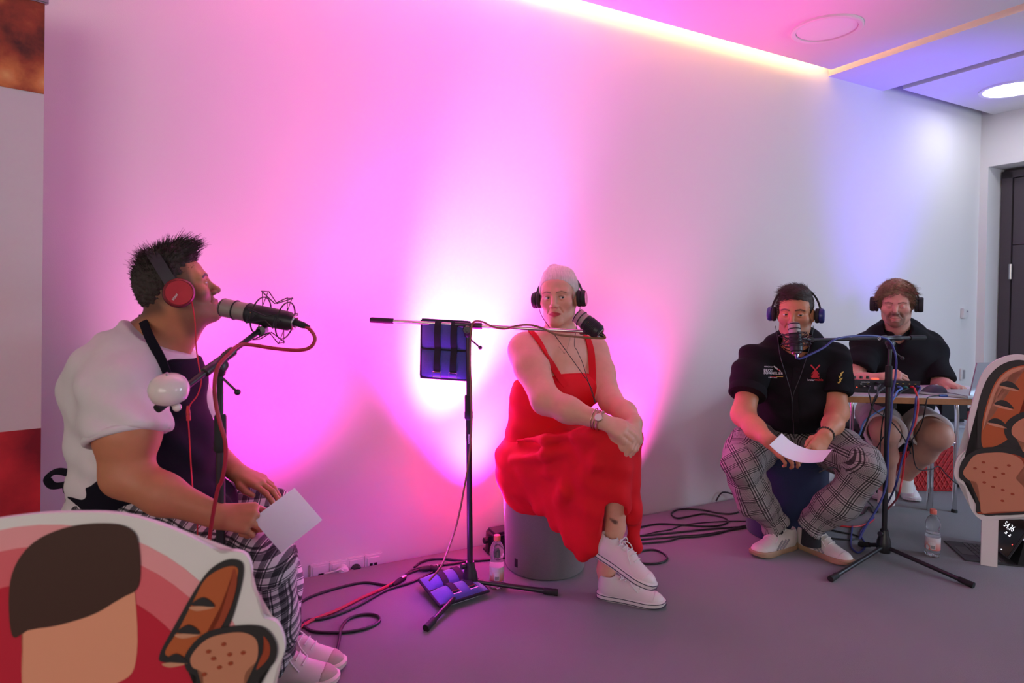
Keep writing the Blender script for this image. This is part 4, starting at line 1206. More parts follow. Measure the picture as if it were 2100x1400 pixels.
f.cone(shc, elc, .058, .052, k=.03); f.cone(elc, U(1548, 878, 2.87), .052, .046, k=.03); f.cone(U(1548, 878, 2.87), wrc, .044, .031, k=.03)
f.cone(shd, eld, .058, .050, k=.03); f.cone(eld, U(1708, 870, 2.86), .050, .044, k=.03); f.cone(U(1708, 870, 2.86), wrd, .042, .030, k=.03)
hbC, _ = hand(f, wrc, (.62, -.55, -.48), (-.25, -.62, .66), -1, [(20, 35, 22), (24, 42, 25), (28, 46, 26), (32, 48, 28)], .98, spread=3,
    thumb=[(.014, .016, -.012), (.034, .042, -.024), (.038, .068, -.028), (.036, .092, -.028)])
hbC2, _ = hand(f, wrd, (-.60, -.42, -.62), (.45, -.60, .60), 1, [(25, 40, 25), (28, 46, 28), (30, 50, 30), (34, 52, 30)], .98, spread=3,
    thumb=[(.014, .016, -.012), (.034, .042, -.024), (.038, .068, -.028), (.036, .092, -.028)])
f.cone(shc, shd, .06, .06, k=.04); f.cone(U(1630, 755, 3.11), U(1626, 870, 3.17), .13, .13, k=.05, flat=(fC, .8))
hcl, hcr = U(1585, 900, 3.18), U(1655, 900, 3.16)
kcl, kcr = U(1521, 950, 2.88), U(1772, 955, 2.80)
acl, acr = U(1588, 1078, 3.00), U(1664, 1082, 2.94)
for a_, b_, c_ in ((hcl, kcl, acl), (hcr, kcr, acr)):
    f.cone(a_, b_, .075, .05, k=.04); f.cone(b_, c_, .048, .034, k=.03)
    f.cone(c_, c_ - Vector((0, 0, .06)), .034, .034, k=.02)
hc = np.array(TC.translation)
V, Q = patches(f, .006, [(hc - .16, hc + .16, .0023), (hbC[0], hbC[1], .0025), (hbC2[0], hbC2[1], .0025)])
C = np.tile(SKC, (len(V), 1))
C = face_color(HC, V, SKC, C, lips=(.42, .17, .12), stubble=((.22, .12, .08), .42), brow=((.06, .032, .02), .0028, .85), blush=(.60, .25, .15))
obj('body', V, Q, m_skin, C_root, True, col=C)
eyes(HC, C_root, (-.35, .02), (.045, .03, .02))
m_hairC = mat_hair('hair_brown_short', (.045, .024, .016))
def bh(f):
    f.ell((0, -.014, .046), (.079, .099, .088), k=.01)
    f.ell((0, .020, .105), (.062, .066, .032), k=.03)
    hairline(f, HC, [(-.05, .022), (.0, .030), (.03, .040), (.055, .060), (.072, .074), (.09, .10), (.12, .14)], [(-.12, -.05), (-.03, -.03), (.0, -.02), (.022, -.022), (.04, .01), (.10, .05)])
hair(C_root, HC, bh, m_hairC, 2600, .026, lambda L: np.stack([.8 + 0 * L[:, 0], .5 * np.ones(len(L)), .1 + 0 * L[:, 0]], axis=1), lift=.25, r=.0012, jitter=.15, rough=.002)
m_jack = M('black_cotton', (.0065, .0055, .007), .85, var=.3, vscale=20, bump=.25, bscale=500, bdist=.0008, spec=.18)
f = Field()
f.cone(U(1557, 738, 3.11), U(1632, 712, 3.09), .062, .085, k=.05); f.cone(U(1632, 712, 3.09), U(1700, 735, 3.08), .085, .060, k=.05)
f.cone(U(1632, 700, 3.08), U(1632, 730, 3.10), .075, .105, k=.05)
f.cone(U(1630, 745, 3.11), U(1628, 800, 3.11), .178, .172, k=.05, flat=(fC, .70)); f.cone(U(1628, 800, 3.11), U(1626, 880, 3.13), .172, .160, k=.05, flat=(fC, .85))
f.ell(U(1628, 845, 3.05), (.12, .10, .06), k=.05)
f.chain([(U(1560, 738, 3.11), .066), (shc, .073), (U(1541, 768, 3.07), .080)], .05); f.chain([(U(1700, 735, 3.09), .064), (shd, .070), (U(1712, 765, 3.03), .071)], .05)
slc = sleeve([(U(1548, 748, 3.095), .070), (U(1546, 752, 3.09), .074), (U(1538, 770, 3.06), .085), (U(1531, 825, 2.99), .080)], .066, U(1532, 810, 3.0), (U(1524, 850, 2.97) - U(1540, 770, 3.06)).normalized())
sld = sleeve([(U(1708, 745, 3.06), .066), (U(1709, 750, 3.06), .068), (U(1713, 770, 3.02), .074), (U(1715, 825, 2.975), .062)], .053, U(1714, 808, 2.985), (U(1716, 846, 2.96) - U(1712, 760, 3.03)).normalized())
f.cone(TC @ Vector((0, .01, -.06)), nbC + fC * .03, .066, .074, k=.006, op='s')
f.cone(TC @ Vector((0, .06, -.09)), nbC + fC * .10 + Vector((0, 0, .0)), .042, .012, k=.01, op='s')
f.plane(U(1628, 884, 3.05), (0, -.05, -1), .004)
jack = cloth('jacket', [f, slc, sld], .0052, m_jack, C_root, 2, folds(.0042, [((.5, .2, 1), 50, .4, 1), ((-.6, .3, .9), 36, 1.7, .9), ((.2, -.2, 1), 80, .9, .4)]))
for c0, ax, R_, lb in ((U(1533, 806, 3.005), (U(1532, 812, 3.0) - U(1536, 790, 3.03)), .082, 0), (U(1714, 803, 2.985), (U(1714, 810, 2.98) - U(1713, 790, 3.0)), .064, 1)):
    mb = MB(); ax = ax.normalized(); mb.lathe(c0, ax, [(R_ - .012, -.03), (R_ + .003, -.028), (R_ + .006, .0), (R_ + .003, .012), (R_ - .010, .013)], 36); mb.build('rolled_cuff', m_jack, jack, True)
f = Field(); cc = nbC + Vector((0, 0, .022))   # stand-up collar
f.cone(cc - Vector((0, 0, .03)), cc + Vector((0, 0, .022)) - fC * .012, .083, .076, k=0); f.cone(cc - Vector((0, 0, .06)), cc + Vector((0, 0, .09)), .071, .070, k=.002, op='s')
f.plane(cc + Vector((0, 0, .022)), (fC.x * .6, fC.y * .6, 1), .002); f.plane(cc - Vector((0, 0, .03)), (0, 0, -1), 0)
f.cone(cc + fC * .07 + Vector((0, 0, .1)), cc + fC * .09 - Vector((0, 0, .06)), .035, .012, k=.006, op='s')
cloth('collar', f, .0035, m_jack, jack, 1)
bvC = bvh_of(jack)
def dec_pt(bv, px, py, d0=2.4, lift=.003):
    o = U(px, py, d0); dr = (o - CAM).normalized(); h = bv.ray_cast(o, dr)
    return (h[0] - dr * lift, h[1]) if h[0] is not None else (U(px, py, 3.0), Vector((0, -1, 0)))
def decal(name, parent, bv, verts, faces, px, py, sx, mat, d0=2.4, rot=0.0, lift=.003):
    """print lying on the cloth: (x,y) in photo pixels around (px,py), pressed onto the surface"""
    cr, sr = math.cos(rot), math.sin(rot); out = []
    for x, y in verts:
        p, _ = dec_pt(bv, px + (x * cr - y * sr) * sx, py - (x * sr + y * cr) * sx, d0, lift); out.append(tuple(p))
    return obj(name, out, faces, mat, parent, False)
def text2d(s, bold=False):
    cu = bpy.data.curves.new('t', 'FONT'); cu.body = s; cu.size = 1.0; cu.resolution_u = 3
    if bold: cu.offset = .015
    o = bpy.data.objects.new('t', cu); COL.objects.link(o)
    dg = bpy.context.evaluated_depsgraph_get(); me = o.evaluated_get(dg).to_mesh()
    v = [(q.co.x, q.co.y) for q in me.vertices]; fs = [tuple(p.vertices) for p in me.polygons]
    o.evaluated_get(dg).to_mesh_clear(); bpy.data.objects.remove(o); bpy.data.curves.remove(cu)
    w = max(a for a, b in v) if v else 1
    return v, fs, w
def shirt_text(s, px0, px1, py, mat, parent, bv, slope=0.0, d0=2.4, bold=True):
    v, fs, w = text2d(s, bold); sc = (px1 - px0) / w
    return decal('lettering', parent, bv, v, fs, px0, py, sc, mat, d0, -slope)
m_print_w = M('white_embroidery', (.62, .56, .58), .8); m_print_r = M('red_embroidery', (.50, .015, .025), .8); m_print_g = M('gold_embroidery', (.60, .42, .08), .7)
shirt_text('GEPRÜFTER', 1567, 1585, 752.5, m_print_w, jack, bvC, .05)
shirt_text('BROT', 1566, 1585, 761, m_print_w, jack, bvC, .05)
shirt_text('SOMMELIER', 1566, 1606, 766.5, m_print_w, jack, bvC, .05)
for (a, b, mt) in ((1579, 1592, m_print_r), (1592, 1606, m_print_g)):
    decal('underline', jack, bvC, [(a - 1590, -.7), (b - 1590, -.9), (b - 1590, .3), (a - 1590, .5)], [(0, 1, 2, 3)], 1590, 772, 1, mt)
for j in range(7):   # small last line
    decal('stitch', jack, bvC, [(0, 0), (1.7, 0), (1.7, 1.9), (0, 1.9)], [(0, 1, 2, 3)], 1576 + j * 2.7, 774.5 + j * .15, 1, m_print_w)
def poly_decal(name, pts, px, py, sc, mat, parent, bv, rot=0):
    bm = bmesh.new(); vs = [bm.verts.new((x, y, 0)) for x, y in pts]; fc = bm.faces.new(vs); bmesh.ops.triangulate(bm, faces=[fc]); bmesh.ops.subdivide_edges(bm, edges=[e for e in bm.edges if e.calc_length() > 4], cuts=1, use_grid_fill=True); bmesh.ops.triangulate(bm, faces=bm.faces[:]); bm.verts.index_update()
    v = [(q.co.x, q.co.y) for q in bm.verts]; fs = [tuple(q.index for q in fa.verts) for fa in bm.faces]; bm.free()
    return decal(name, parent, bv, v, fs, px, py, sc, mat, rot=rot)
# ear of grain beside the lettering
for j in range(5):
    poly_decal('grain', [(math.cos(a) * 2.6, math.sin(a) * 1.5) for a in np.linspace(0, 2 * math.pi, 10)[:-1]], 1588.5 + j * 2.7, 752 + j * 2.0, 1, m_print_r if j == 3 else m_print_w, jack, bvC, -.75)
# red windmill
for pts in ([(-10.5, 17), (-8.5, 19), (2, 8), (0, 6)], [(10.5, 17), (8.5, 19), (-2, 8), (0, 6)], [(-2, 8), (2, 8), (7.5, -9), (-7.5, -9)], [(-8.5, -1), (-6, -1), (-1.5, 6), (-2.5, 7)], [(8.5, -1), (6, -1), (1.5, 6), (2.5, 7)], [(-9, -4), (-8, -8), (8, -8), (9, -4)]):
    poly_decal('windmill', pts, 1672, 766, 1, m_print_r, jack, bvC)
shirt_text('broler', 1656, 1671, 780.5, m_print_w, jack, bvC, .02); shirt_text('mühle', 1671, 1688, 780.5, m_print_r, jack, bvC, .02)
for j in range(8):   # gold leaves on the sleeve
    poly_decal('leaf', [(0, -1.8), (4.5, 0), (0, 1.8), (-2.5, 0)], 1727 - (j % 4) * 1.6 - 2 * (j > 3), 764 + j * 3.2, 1, m_print_g, jack, bvC, .6 + 1.6 * (j % 2))
m_eyelet = M('eyelet_metal', (.5, .45, .5), .3, 1.0)
p, n = dec_pt(bvC, 1519.5, 797); mb = MB(); mb.torus(p, n, .007, .002, 18, 6); mb.build('eyelet', m_eyelet, jack, True)
mb = MB(); pts = [dec_pt(bvC, x, y, 2.4, .002)[0] for x, y in ((1637, 735), (1634, 760), (1631, 790), (1630, 820), (1631, 850), (1632, 866))]
ribbon(pts, .03, .003, fC, 4).build('button_placket', m_jack, jack, True)
# checked trousers
def mat_check(name):
    t = NT(name); a = t.new('ShaderNodeAttribute', attribute_name='pc'); sep = t.new('ShaderNodeSeparateXYZ'); t.link(a.outputs['Vector'], sep.inputs[0])
    acc = None
    for v in (sep.outputs[0], sep.outputs[1]):
        big = t.math('FRACT', t.math('ADD', t.math('DIVIDE', v, .072), .3)); blk = t.math('LESS_THAN', big, .42)
        fine = t.math('LESS_THAN', t.math('FRACT', t.math('DIVIDE', v, .0100)), .48)
        mic = t.math('LESS_THAN', t.math('FRACT', t.math('DIVIDE', v, .0042)), .42)
        s_ = t.math('ADD', t.math('MULTIPLY', t.math('MULTIPLY', blk, fine), .55), t.math('MULTIPLY', t.math('MULTIPLY', t.math('SUBTRACT', 1.0, blk), mic), .26))
        acc = s_ if acc is None else t.math('ADD', acc, s_)
    col = t.ramp(acc, [(0, (.46, .42, .40)), (.25, (.20, .18, .17)), (.55, (.055, .048, .046)), (1, (.015, .013, .013))])
    t.link(col, t.b.inputs['Base Color']); t.b.inputs['Roughness'].default_value = .9
    return t.m
m_check = mat_check('grey_glen_check')
f = Field()
f.cone(U(1590, 885, 3.19), U(1660, 885, 3.17), .115, .115, k=.05)
f.cone(hcl, U(1535, 925, 3.0), .11, .098, k=.05); f.cone(U(1535, 925, 3.0), kcl, .098, .084, k=.05)
f.cone(hcr, U(1725, 925, 2.95), .11, .096, k=.05); f.cone(U(1725, 925, 2.95), kcr, .096, .084, k=.05)
legs = [f]
for k_, mid, an in ((kcl, U(1545, 1020, 2.94), acl), (kcr, U(1722, 1030, 2.88), acr)):
    g_ = Field(); g_.cone(k_, mid, .084, .083, k=.04); g_.cone(mid, an + Vector((0, 0, .03)), .083, .055, k=.04); g_.cone(an + Vector((0, 0, .03)), an - Vector((0, 0, .03)), .053, .047, k=.02)
    g_.cone(k_ + (hcl - kcl if an is acl else hcr - kcr) * .25, k_, .088, .084, k=.03)
    g_.plane(an - Vector((0, 0, .015)), (an - mid), .003); legs.append(g_)
pcC = limb_pc([(kcl, acl, (1, 0, 0)), (kcr, acr, (1, 0, 0)), (hcl, kcl, (1, 0, 0)), (hcr, kcr, (1, 0, 0))], .080)
cloth('trousers', legs, .005, m_check, C_root, 2, folds(.0048, [((1, .3, .5), 48, .2, 1), ((.5, .3, -1), 40, 1.1, 1), ((.2, 1, .9), 62, .3, .7)]), pcC)
m_sock = M('dark_sock', (.012, .012, .016), .9)
for an, q in ((acl, -1), (acr, 1)):
    mb = MB(); mb.lathe(an + Vector((0, 0, .02)), (0, 0, -1), [(.040, 0), (.041, .05), (.042, .075), (.045, .10)], 24); mb.build('sock', m_sock, C_root, True)
m_gum = M('gum_sole', (.36, .22, .13), .6, var=.06); m_sn = M('cream_leather', (.60, .54, .50), .6); m_gr = M('grey_suede', (.26, .24, .25), .8, bump=.2)
sneaker(C_root, G(1628, 1121), G(1519, 1149), (0, 0, 1), m_sn, m_gum, m_lacew, .285, m_toe=m_offw, side_patch=m_gr)
sneaker(C_root, G(1634, 1117), G(1733, 1157), (0, 0, 1), m_sn, m_gum, m_lacew, .285, m_toe=m_offw, side_patch=m_gr)
m_bluecup = M('blue_cup', (.02, .03, .16), .35); m_blueplate = M('blue_cup_plate', (.05, .10, .35), .3, .5)
headphones(HC, 'blue and black headphones on the person in the black jacket', m_padblk, m_bluecup, m_blueplate, m_padblk, tilt=.12, cup_r=.035, half=.098, top=.142, bandw=.014)
m_bead = M('dark_beads', (.03, .03, .02), .5)
t = thing('bracelet', wrd, 'dark beaded bracelet on the wrist of the person in the black jacket', 'bracelet')
wd2 = (wrd - eld).normalized()
for i in range(20):
    a_ = wd2.orthogonal().normalized(); b_ = wd2.cross(a_); an = 2 * math.pi * i / 20
    mb = MB(); mb.sphere(wrd - wd2 * .012 + (a_ * math.cos(an) + b_ * math.sin(an)) * .034, .0055, 8, 6); mb.build('bead', m_bead, t, True)
# ------------------------------------------------------------------ man at the mixing desk
SKD = np.array([.64, .34, .255])
fD = Vector((-.50, -.866, 0))
D_root = thing('person', G(1840, 1020), 'person in black polo shirt and light shorts sitting behind the table', 'person')
HD = headframe(U(1838, 622, 3.55), (-.53, -.80, -.26), (0, 0, 1), 1.0)
f = Field()
head(f, HD, wide=1.05, jaw=1.05, lid=.0012, smile=.002)
TD = HD[0]
nbD = U(1842, 682, 3.66)
f.cone(TD @ Vector((0, -.025, -.05)), nbD, .060, .070, k=.03); f.cone(TD @ Vector((0, .0, -.085)), nbD + fD * .03, .046, .048, k=.03)
s1, e1, w1 = U(1776, 712, 3.68), U(1742, 786, 3.52), U(1806, 776, 3.34)
s2, e2, w2 = U(1906, 712, 3.64), U(1928, 790, 3.52), U(1941, 788, 3.37)
f.cone(s1, e1, .058, .050, k=.03); f.cone(e1, U(1772, 782, 3.42), .050, .045, k=.03); f.cone(U(1772, 782, 3.42), w1, .043, .031, k=.03)
f.cone(s2, e2, .058, .050, k=.03); f.cone(e2, w2, .048, .033, k=.03)
hbD, _ = hand(f, w1, (.88, -.30, .28), (-.35, -.45, .80), -1, [(55, 28, 15), (50, 28, 15), (52, 32, 18), (55, 34, 20)], 1.0, spread=3)
hbD2, _ = hand(f, w2, (.22, -.97, -.10), (.1, -.1, 1), 1, [(40, 65, 40), (45, 70, 40), (48, 72, 40), (50, 72, 40)], 1.0, spread=2)
f.cone(s1, s2, .065, .065, k=.04); f.cone(U(1840, 740, 3.68), U(1838, 850, 3.72), .14, .14, k=.05, flat=(fD, .8))
h1, h2 = U(1805, 858, 3.70), U(1872, 858, 3.68)
k1, k2 = U(1815, 885, 3.30), U(1924, 893, 3.28)
a1, a2 = U(1818, 1000, 3.58), U(1856, 975, 3.62)
for a_, b_, c_ in ((h1, k1, a1), (h2, k2, a2)):
    f.cone(a_, b_, .100, .070, k=.04); f.cone(b_, b_ + (c_ - b_) * .4, .060, .058, k=.03); f.cone(b_ + (c_ - b_) * .4, c_, .057, .038, k=.03); f.cone(c_, c_ - Vector((0, 0, .06)), .038, .036, k=.02)
hc = np.array(TD.translation)
V, Q = patches(f, .006, [(hc - .16, hc + .16, .0026), (hbD[0], hbD[1], .003), (hbD2[0], hbD2[1], .003)])
C = np.tile(SKD, (len(V), 1))
C = face_color(HD, V, SKD, C, lips=(.48, .20, .16), stubble=((.30, .17, .12), .35), brow=((.18, .09, .05), .0026, .8), blush=(.68, .32, .25), chin_beard=((.15, .07, .04), .8))
obj('body', V, Q, m_skin, D_root, True, col=C)
eyes(HD, D_root, (0, -.5), (.06, .05, .03))
m_hairD = mat_hair('hair_light_brown', (.30, .19, .11))
def bh(f):
    f.ell((0, -.014, .048), (.083, .102, .092), k=.01)
    hairline(f, HD, [(-.05, .022), (.0, .030), (.03, .042), (.05, .062), (.072, .078), (.09, .12)], [(-.12, -.06), (-.03, -.04), (.0, -.02), (.022, -.02), (.04, .01), (.10, .04)])
    for (x_, y_, z_, r_) in ((-.045, .055, .105, .034), (-.01, .060, .122, .036), (.030, .062, .108, .036), (.052, .052, .082, .032), (.064, .045, .056, .024), (-.066, .035, .080, .026), (.045, .072, .075, .020)):
        f.ell((x_, y_, z_), (r_, r_ * .8, r_ * .7), k=.012)
hair(D_root, HD, bh, m_hairD, 2600, .034, lambda L: np.stack([np.sign(L[:, 0] + .015) * .9, .6 + 0 * L[:, 0], -.3 + 0 * L[:, 0]], axis=1), lift=.08, r=.0016, jitter=.16, rough=.004)
f = Field()
f.cone(U(1786, 710, 3.67), U(1841, 688, 3.66), .066, .095, k=.05); f.cone(U(1841, 688, 3.66), U(1898, 708, 3.64), .095, .066, k=.05)
f.cone(U(1840, 672, 3.66), U(1840, 705, 3.66), .075, .11, k=.05)
f.cone(U(1840, 725, 3.67), U(1838, 790, 3.67), .20, .19, k=.05, flat=(fD, .68)); f.cone(U(1838, 790, 3.67), U(1836, 860, 3.70), .19, .19, k=.05, flat=(fD, .80))
f.chain([(U(1786, 712, 3.67), .066), (s1, .074), (U(1768, 738, 3.63), .078)], .05); f.chain([(U(1898, 712, 3.64), .066), (s2, .074), (U(1914, 740, 3.60), .076)], .05)
sd1 = sleeve([(U(1774, 722, 3.66), .072), (U(1772, 727, 3.65), .074), (U(1760, 760, 3.58), .082), (U(1750, 780, 3.54), .082)], .066, U(1757, 765, 3.575), (e1 - s1).normalized())
sd2 = sleeve([(U(1908, 720, 3.63), .072), (U(1910, 726, 3.62), .074), (U(1922, 775, 3.54), .078), (U(1930, 800, 3.50), .078)], .064, U(1924, 784, 3.53), (e2 - s2).normalized())
f.cone(TD @ Vector((0, .01, -.07)), nbD + fD * .04 - Vector((0, 0, .02)), .06, .074, k=.006, op='s')
f.cone(nbD + fD * .10 + Vector((0, 0, .03)), nbD + fD * .14 - Vector((0, 0, .10)), .045, .012, k=.006, op='s')
polo = cloth('polo_shirt', [f, sd1, sd2], .0055, m_jack, D_root, 2, folds(.004, [((.5, .2, 1), 50, .4, 1), ((-.6, .3, .9), 36, 1.7, .9)]))
for q, px in ((-1, 1), (1, 1)):
    sd = Vector((.866, -.5, 0)) * q
    pts = [nbD - fD * .085 + Vector((0, 0, .058)), nbD + sd * .072 - fD * .02 + Vector((0, 0, .044)), nbD + sd * .062 + fD * .065 + Vector((0, 0, .005)), nbD + sd * .030 + fD * .118 - Vector((0, 0, .032))]
    ribbon(pts, .05, .006, [-fD + Vector((0, 0, .5)), sd + Vector((0, 0, .5)), sd + fD + Vector((0, 0, .5)), fD + sd * .5 + Vector((0, 0, .6))], 6).build('collar', m_jack, polo, True)
m_short = M('pale_lilac_cotton', (.62, .56, .58), .85, var=.04, bump=.2, bscale=500, bdist=.0006)
f = Field()
f.cone(U(1805, 850, 3.72), U(1872, 850, 3.70), .13, .13, k=.05)
sh_ = [f]
for c0, h_, k_ in ((U(1813, 884, 3.38), h1, k1), (U(1906, 884, 3.385), h2, k2)):
    dn = (k_ - h_).normalized()
    sh_.append(sleeve([(h_, .118), (c0, .096), (c0 + dn * .08, .094)], .082, c0 + dn * .03, dn))
cloth('shorts', sh_, .0055, m_short, D_root, 2, folds(.004, [((1, .3, .5), 48, .2, 1), ((.2, 1, .9), 52, .3, .7)]))
m_snw = M('white_leather', (.70, .66, .67), .5); m_sole2 = M('white_sole', (.60, .55, .55), .5)
sneaker(D_root, G(1846, 1003), G(1890, 1044), (0, 0, 1), m_snw, m_sole2, m_lacew, .285)
sneaker(D_root, G(1816, 1006), G(1795, 1050), (0, 0, 1), m_snw, m_sole2, m_lacew, .285)
for an in (a1, a2):
    mb = MB(); mb.lathe(an + Vector((0, 0, -.005)), (0, 0, -1), [(.041, 0), (.043, .006), (.043, .05), (.044, .085)], 24); mb.build('sock', m_lacew, D_root, True)
headphones(HD, 'large black headphones on the person behind the table', m_padblk, m_padblk, None, m_padblk, tilt=.05, cup_r=.043, cup_t=.026, half=.098, top=.142, bandw=.024)
# ------------------------------------------------------------------ stools
m_felt = M('grey_felt', srgb(112, 104, 106), .95, var=.18, vscale=260, bump=.4, bscale=500, bdist=.001, sheen=.3)
m_navyfelt = M('navy_felt', (.012, .020, .070), .95, var=.2, vscale=260, bump=.4, bscale=500, bdist=.001, sheen=.2)
m_tag = M('black_tag', (.01, .01, .01), .6)
def stool(c, r0, r1, h, mat, label):
    t = thing('stool', c, label, 'stool')
    mb = MB(); mb.lathe(c, (0, 0, 1), [(r0 - .02, 0), (r0 - .004, .004), (r0, .012), (r0 + (r1 - r0) * .5, h * .5), (r1, h - .035), (r1 - .004, h - .012), (r1 - .02, h - .002), (0, h)], 64); mb.build('cover', mat, t, True)
    mb = MB(); mb.torus(c + Vector((0, 0, h - .055)), (0, 0, 1), r0 + (r1 - r0) * .87 + .001, .0025, 64, 6); mb.build('seam', mat, t, True)
    mb = MB(); mb.lathe(c, (0, 0, 1), [(r0 - .02, -.0), (r0 - .018, .006)], 48); mb.build('foot_ring', m_tag, t, True)
    return t
def gp(px, d):   # floor point below a pixel column
    p = U(px, 1000, d); return Vector((p.x, p.y, 0))
st1 = gp(1120, 2.80)
t = stool(st1, .178, .195, .43, m_felt, 'round grey felt stool under the person in the red dress')
_d = (Vector((0, 0, 0)) - Vector((st1.x, st1.y, 0))).normalized(); _a = math.atan2(_d.y, _d.x) - .75
mb = MB(); mb.box(st1 + Vector((math.cos(_a) * .180, math.sin(_a) * .180, .055)), .004, .016, .035, (Vector((math.cos(_a), math.sin(_a), 0)), Vector((-math.sin(_a), math.cos(_a), 0)), Vector((0, 0, 1)))); mb.build('label_tag', m_tag, t)
stool(gp(1612, 3.22), .19, .20, .44, m_navyfelt, 'round navy blue stool under the person in the black jacket')
stool(gp(265, 1.93), .18, .195, .44, m_felt, 'round grey stool under the person in the apron, behind the big cutout board')

# ------------------------------------------------------------------ microphone stands
m_blkmet = M('black_powder_coat', (.014, .013, .015), .38, .0, spec=.6); m_rub = M('black_rubber', (.010, .010, .010), .75); m_chrome = M('chrome', (.72, .70, .70), .12, 1.0); m_nickel = M('satin_nickel', (.58, .50, .48), .25, 1.0)
def mic_stand(name_label, base, top, legs, clutch, boom, boom_mat, grip=None, hub_h=.09, pole_r=.0115):
    base, top = Vector(base), Vector(top)
    t = thing('microphone_stand', Vector((base.x, base.y, 0)), name_label, 'microphone stand', 'tripod microphone stands')
    ax = (top - base).normalized()
    mb = MB(); mb.lathe(base, ax, [(.012, .015), (.028, .02), (.032, .04), (.030, .07), (.021, .10), (.017, .125), (.0, .125)], 24); mb.build('hub', m_blkmet, t, True)
    mb = MB(); k0 = base + ax * .108; s_ = Vector((-.8, -.5, .1)).normalized(); mb.lathe(k0, s_, [(.005, .012), (.005, .028), (.011, .028), (.011, .040), (0, .041)], 14); mb.build('clamp_knob', m_blkmet, t, True)
    for e in legs:
        e = Vector(e); d = (e - base); d.z = 0; d.normalize()
        a = base + ax * .045 + d * .018; b = e + Vector((0, 0, .012))
        mb = MB(); mb.tube([a, b], .0095, 12); lg = mb.build('leg', m_blkmet, t, True)
        q = (b - a).normalized(); mb = MB(); mb.lathe(b - q * .045, q, [(.0105, 0), (.0125, .004), (.0125, .042), (.0135, .046), (.0135, .058), (0, .059)], 16); mb.build('rubber_foot', m_rub, lg, True)
        mb = MB(); mb.sphere(a + d * .008, .006, 10, 8); mb.build('rivet', m_steel, lg, True)
    cl = Vector(clutch)
    mb = MB(); mb.tube([base + ax * .1, cl], pole_r, 16); mb.build('lower_tube', m_blkmet, t, True)
    mb = MB(); mb.tube([cl, top], pole_r * .72, 14); mb.build('upper_tube', m_blkmet, t, True)
    mb = MB(); mb.lathe(cl - ax * .03, ax, [(.0125, 0), (.017, .006), (.017, .03), (.0155, .035), (.0155, .095), (.0135, .10), (.0, .10)], 20); mb.build('clutch', m_rub, t, True)
    b0, b1 = Vector(boom[0]), Vector(boom[1]); ba = (b1 - b0).normalized()
    near = b0 + ba * max(0, min((b1 - b0).length, (top - b0).dot(ba)))
    mb = MB(); mb.tube([b0, b1], .0078, 14); bo = mb.build('boom', boom_mat, t, True)
    mb = MB(); mb.lathe(near - ba * .055, ba, [(.0085, 0), (.013, .003), (.013, .035), (.0115, .04), (.0115, .075), (.0135, .08), (.0135, .11), (.0085, .113)], 18); mb.build('boom_clamp', m_blkmet, t, True)
    mb = MB(); mb.lathe(top - ax * .03, ax, [(.009, 0), (.013, .004), (.017, .022), (.017, .034), (.010, .045), (0, .05)], 18); pv = mb.build('pivot', m_blkmet, t, True)
    side = ba.cross(Vector((0, 0, 1))).normalized()
    if side.y > 0: side = -side
    mb = MB(); mb.lathe(top - side * .016, side, [(.016, 0), (.018, .004), (.018, .026), (.014, .032), (.0, .032)], 18); mb.build('pivot_disc', m_blkmet, pv, True)
    mb = MB(); hp = top + Vector((0, 0, -.028)) ; he = hp + Vector((.052, -.01, -.042)); mb.tube([hp, he], .0035, 8); mb.sphere(he, .0085, 12, 8); mb.build('t_handle', m_blkmet, pv, True)
    if grip:
        mb = MB(); mb.lathe(b0 - ba * .01, ba, [(.0, 0), (.0105, .001), (.0115, .006), (.0115, grip), (.0085, grip + .002)], 18); mb.build('boom_grip', m_rub, t, True)
    return t, bo
# stand 1 (left)
b1a, b1b = U(328, 834, 1.50), U(545, 668, 1.83)
top1 = b1a + (b1b - b1a) * .52 + Vector((0, 0, -.012))
base1 = Vector((top1.x + .02, top1.y - .01, .0))
l1 = [base1 + Vector((.20, .24, 0)), base1 + Vector((-.30, .12, 0)), base1 + Vector((.10, -.29, 0))]
cl1 = base1 + (top1 - base1) * (1 - (U(441, 905, 1.6) - top1).length / (base1 - top1).length)
mic_stand('black microphone stand with a white bell on its boom', base1, top1, l1, cl1, (b1a, b1b), m_blkmet, .03)
# stand 2 (middle)
base2 = gp(968, 2.52); top2 = U(959, 676, 2.50)
b2a, b2b = U(764, 656, 2.56), U(1200, 680, 2.44)
mic_stand('microphone stand with a long silver boom beside the grey stool, leaning slightly', base2, top2, [G(877, 1291), G(1137, 1220), G(887, 1171)], U(961, 845, 2.51), (b2a, b2b), m_nickel, .098)
# stand 3 (right)
base3 = gp(1815, 2.95); top3 = U(1826, 703, 2.93)
b3a, b3b = U(1894, 692, 2.96), U(1654, 697, 2.84)
mic_stand('black microphone stand in front of the table with a blue cable along its boom', base3, top3, [G(1706, 1191), G(1990, 1203), G(1768, 1121)], U(1822, 780, 2.93), (b3a, b3b), m_blkmet, .085)

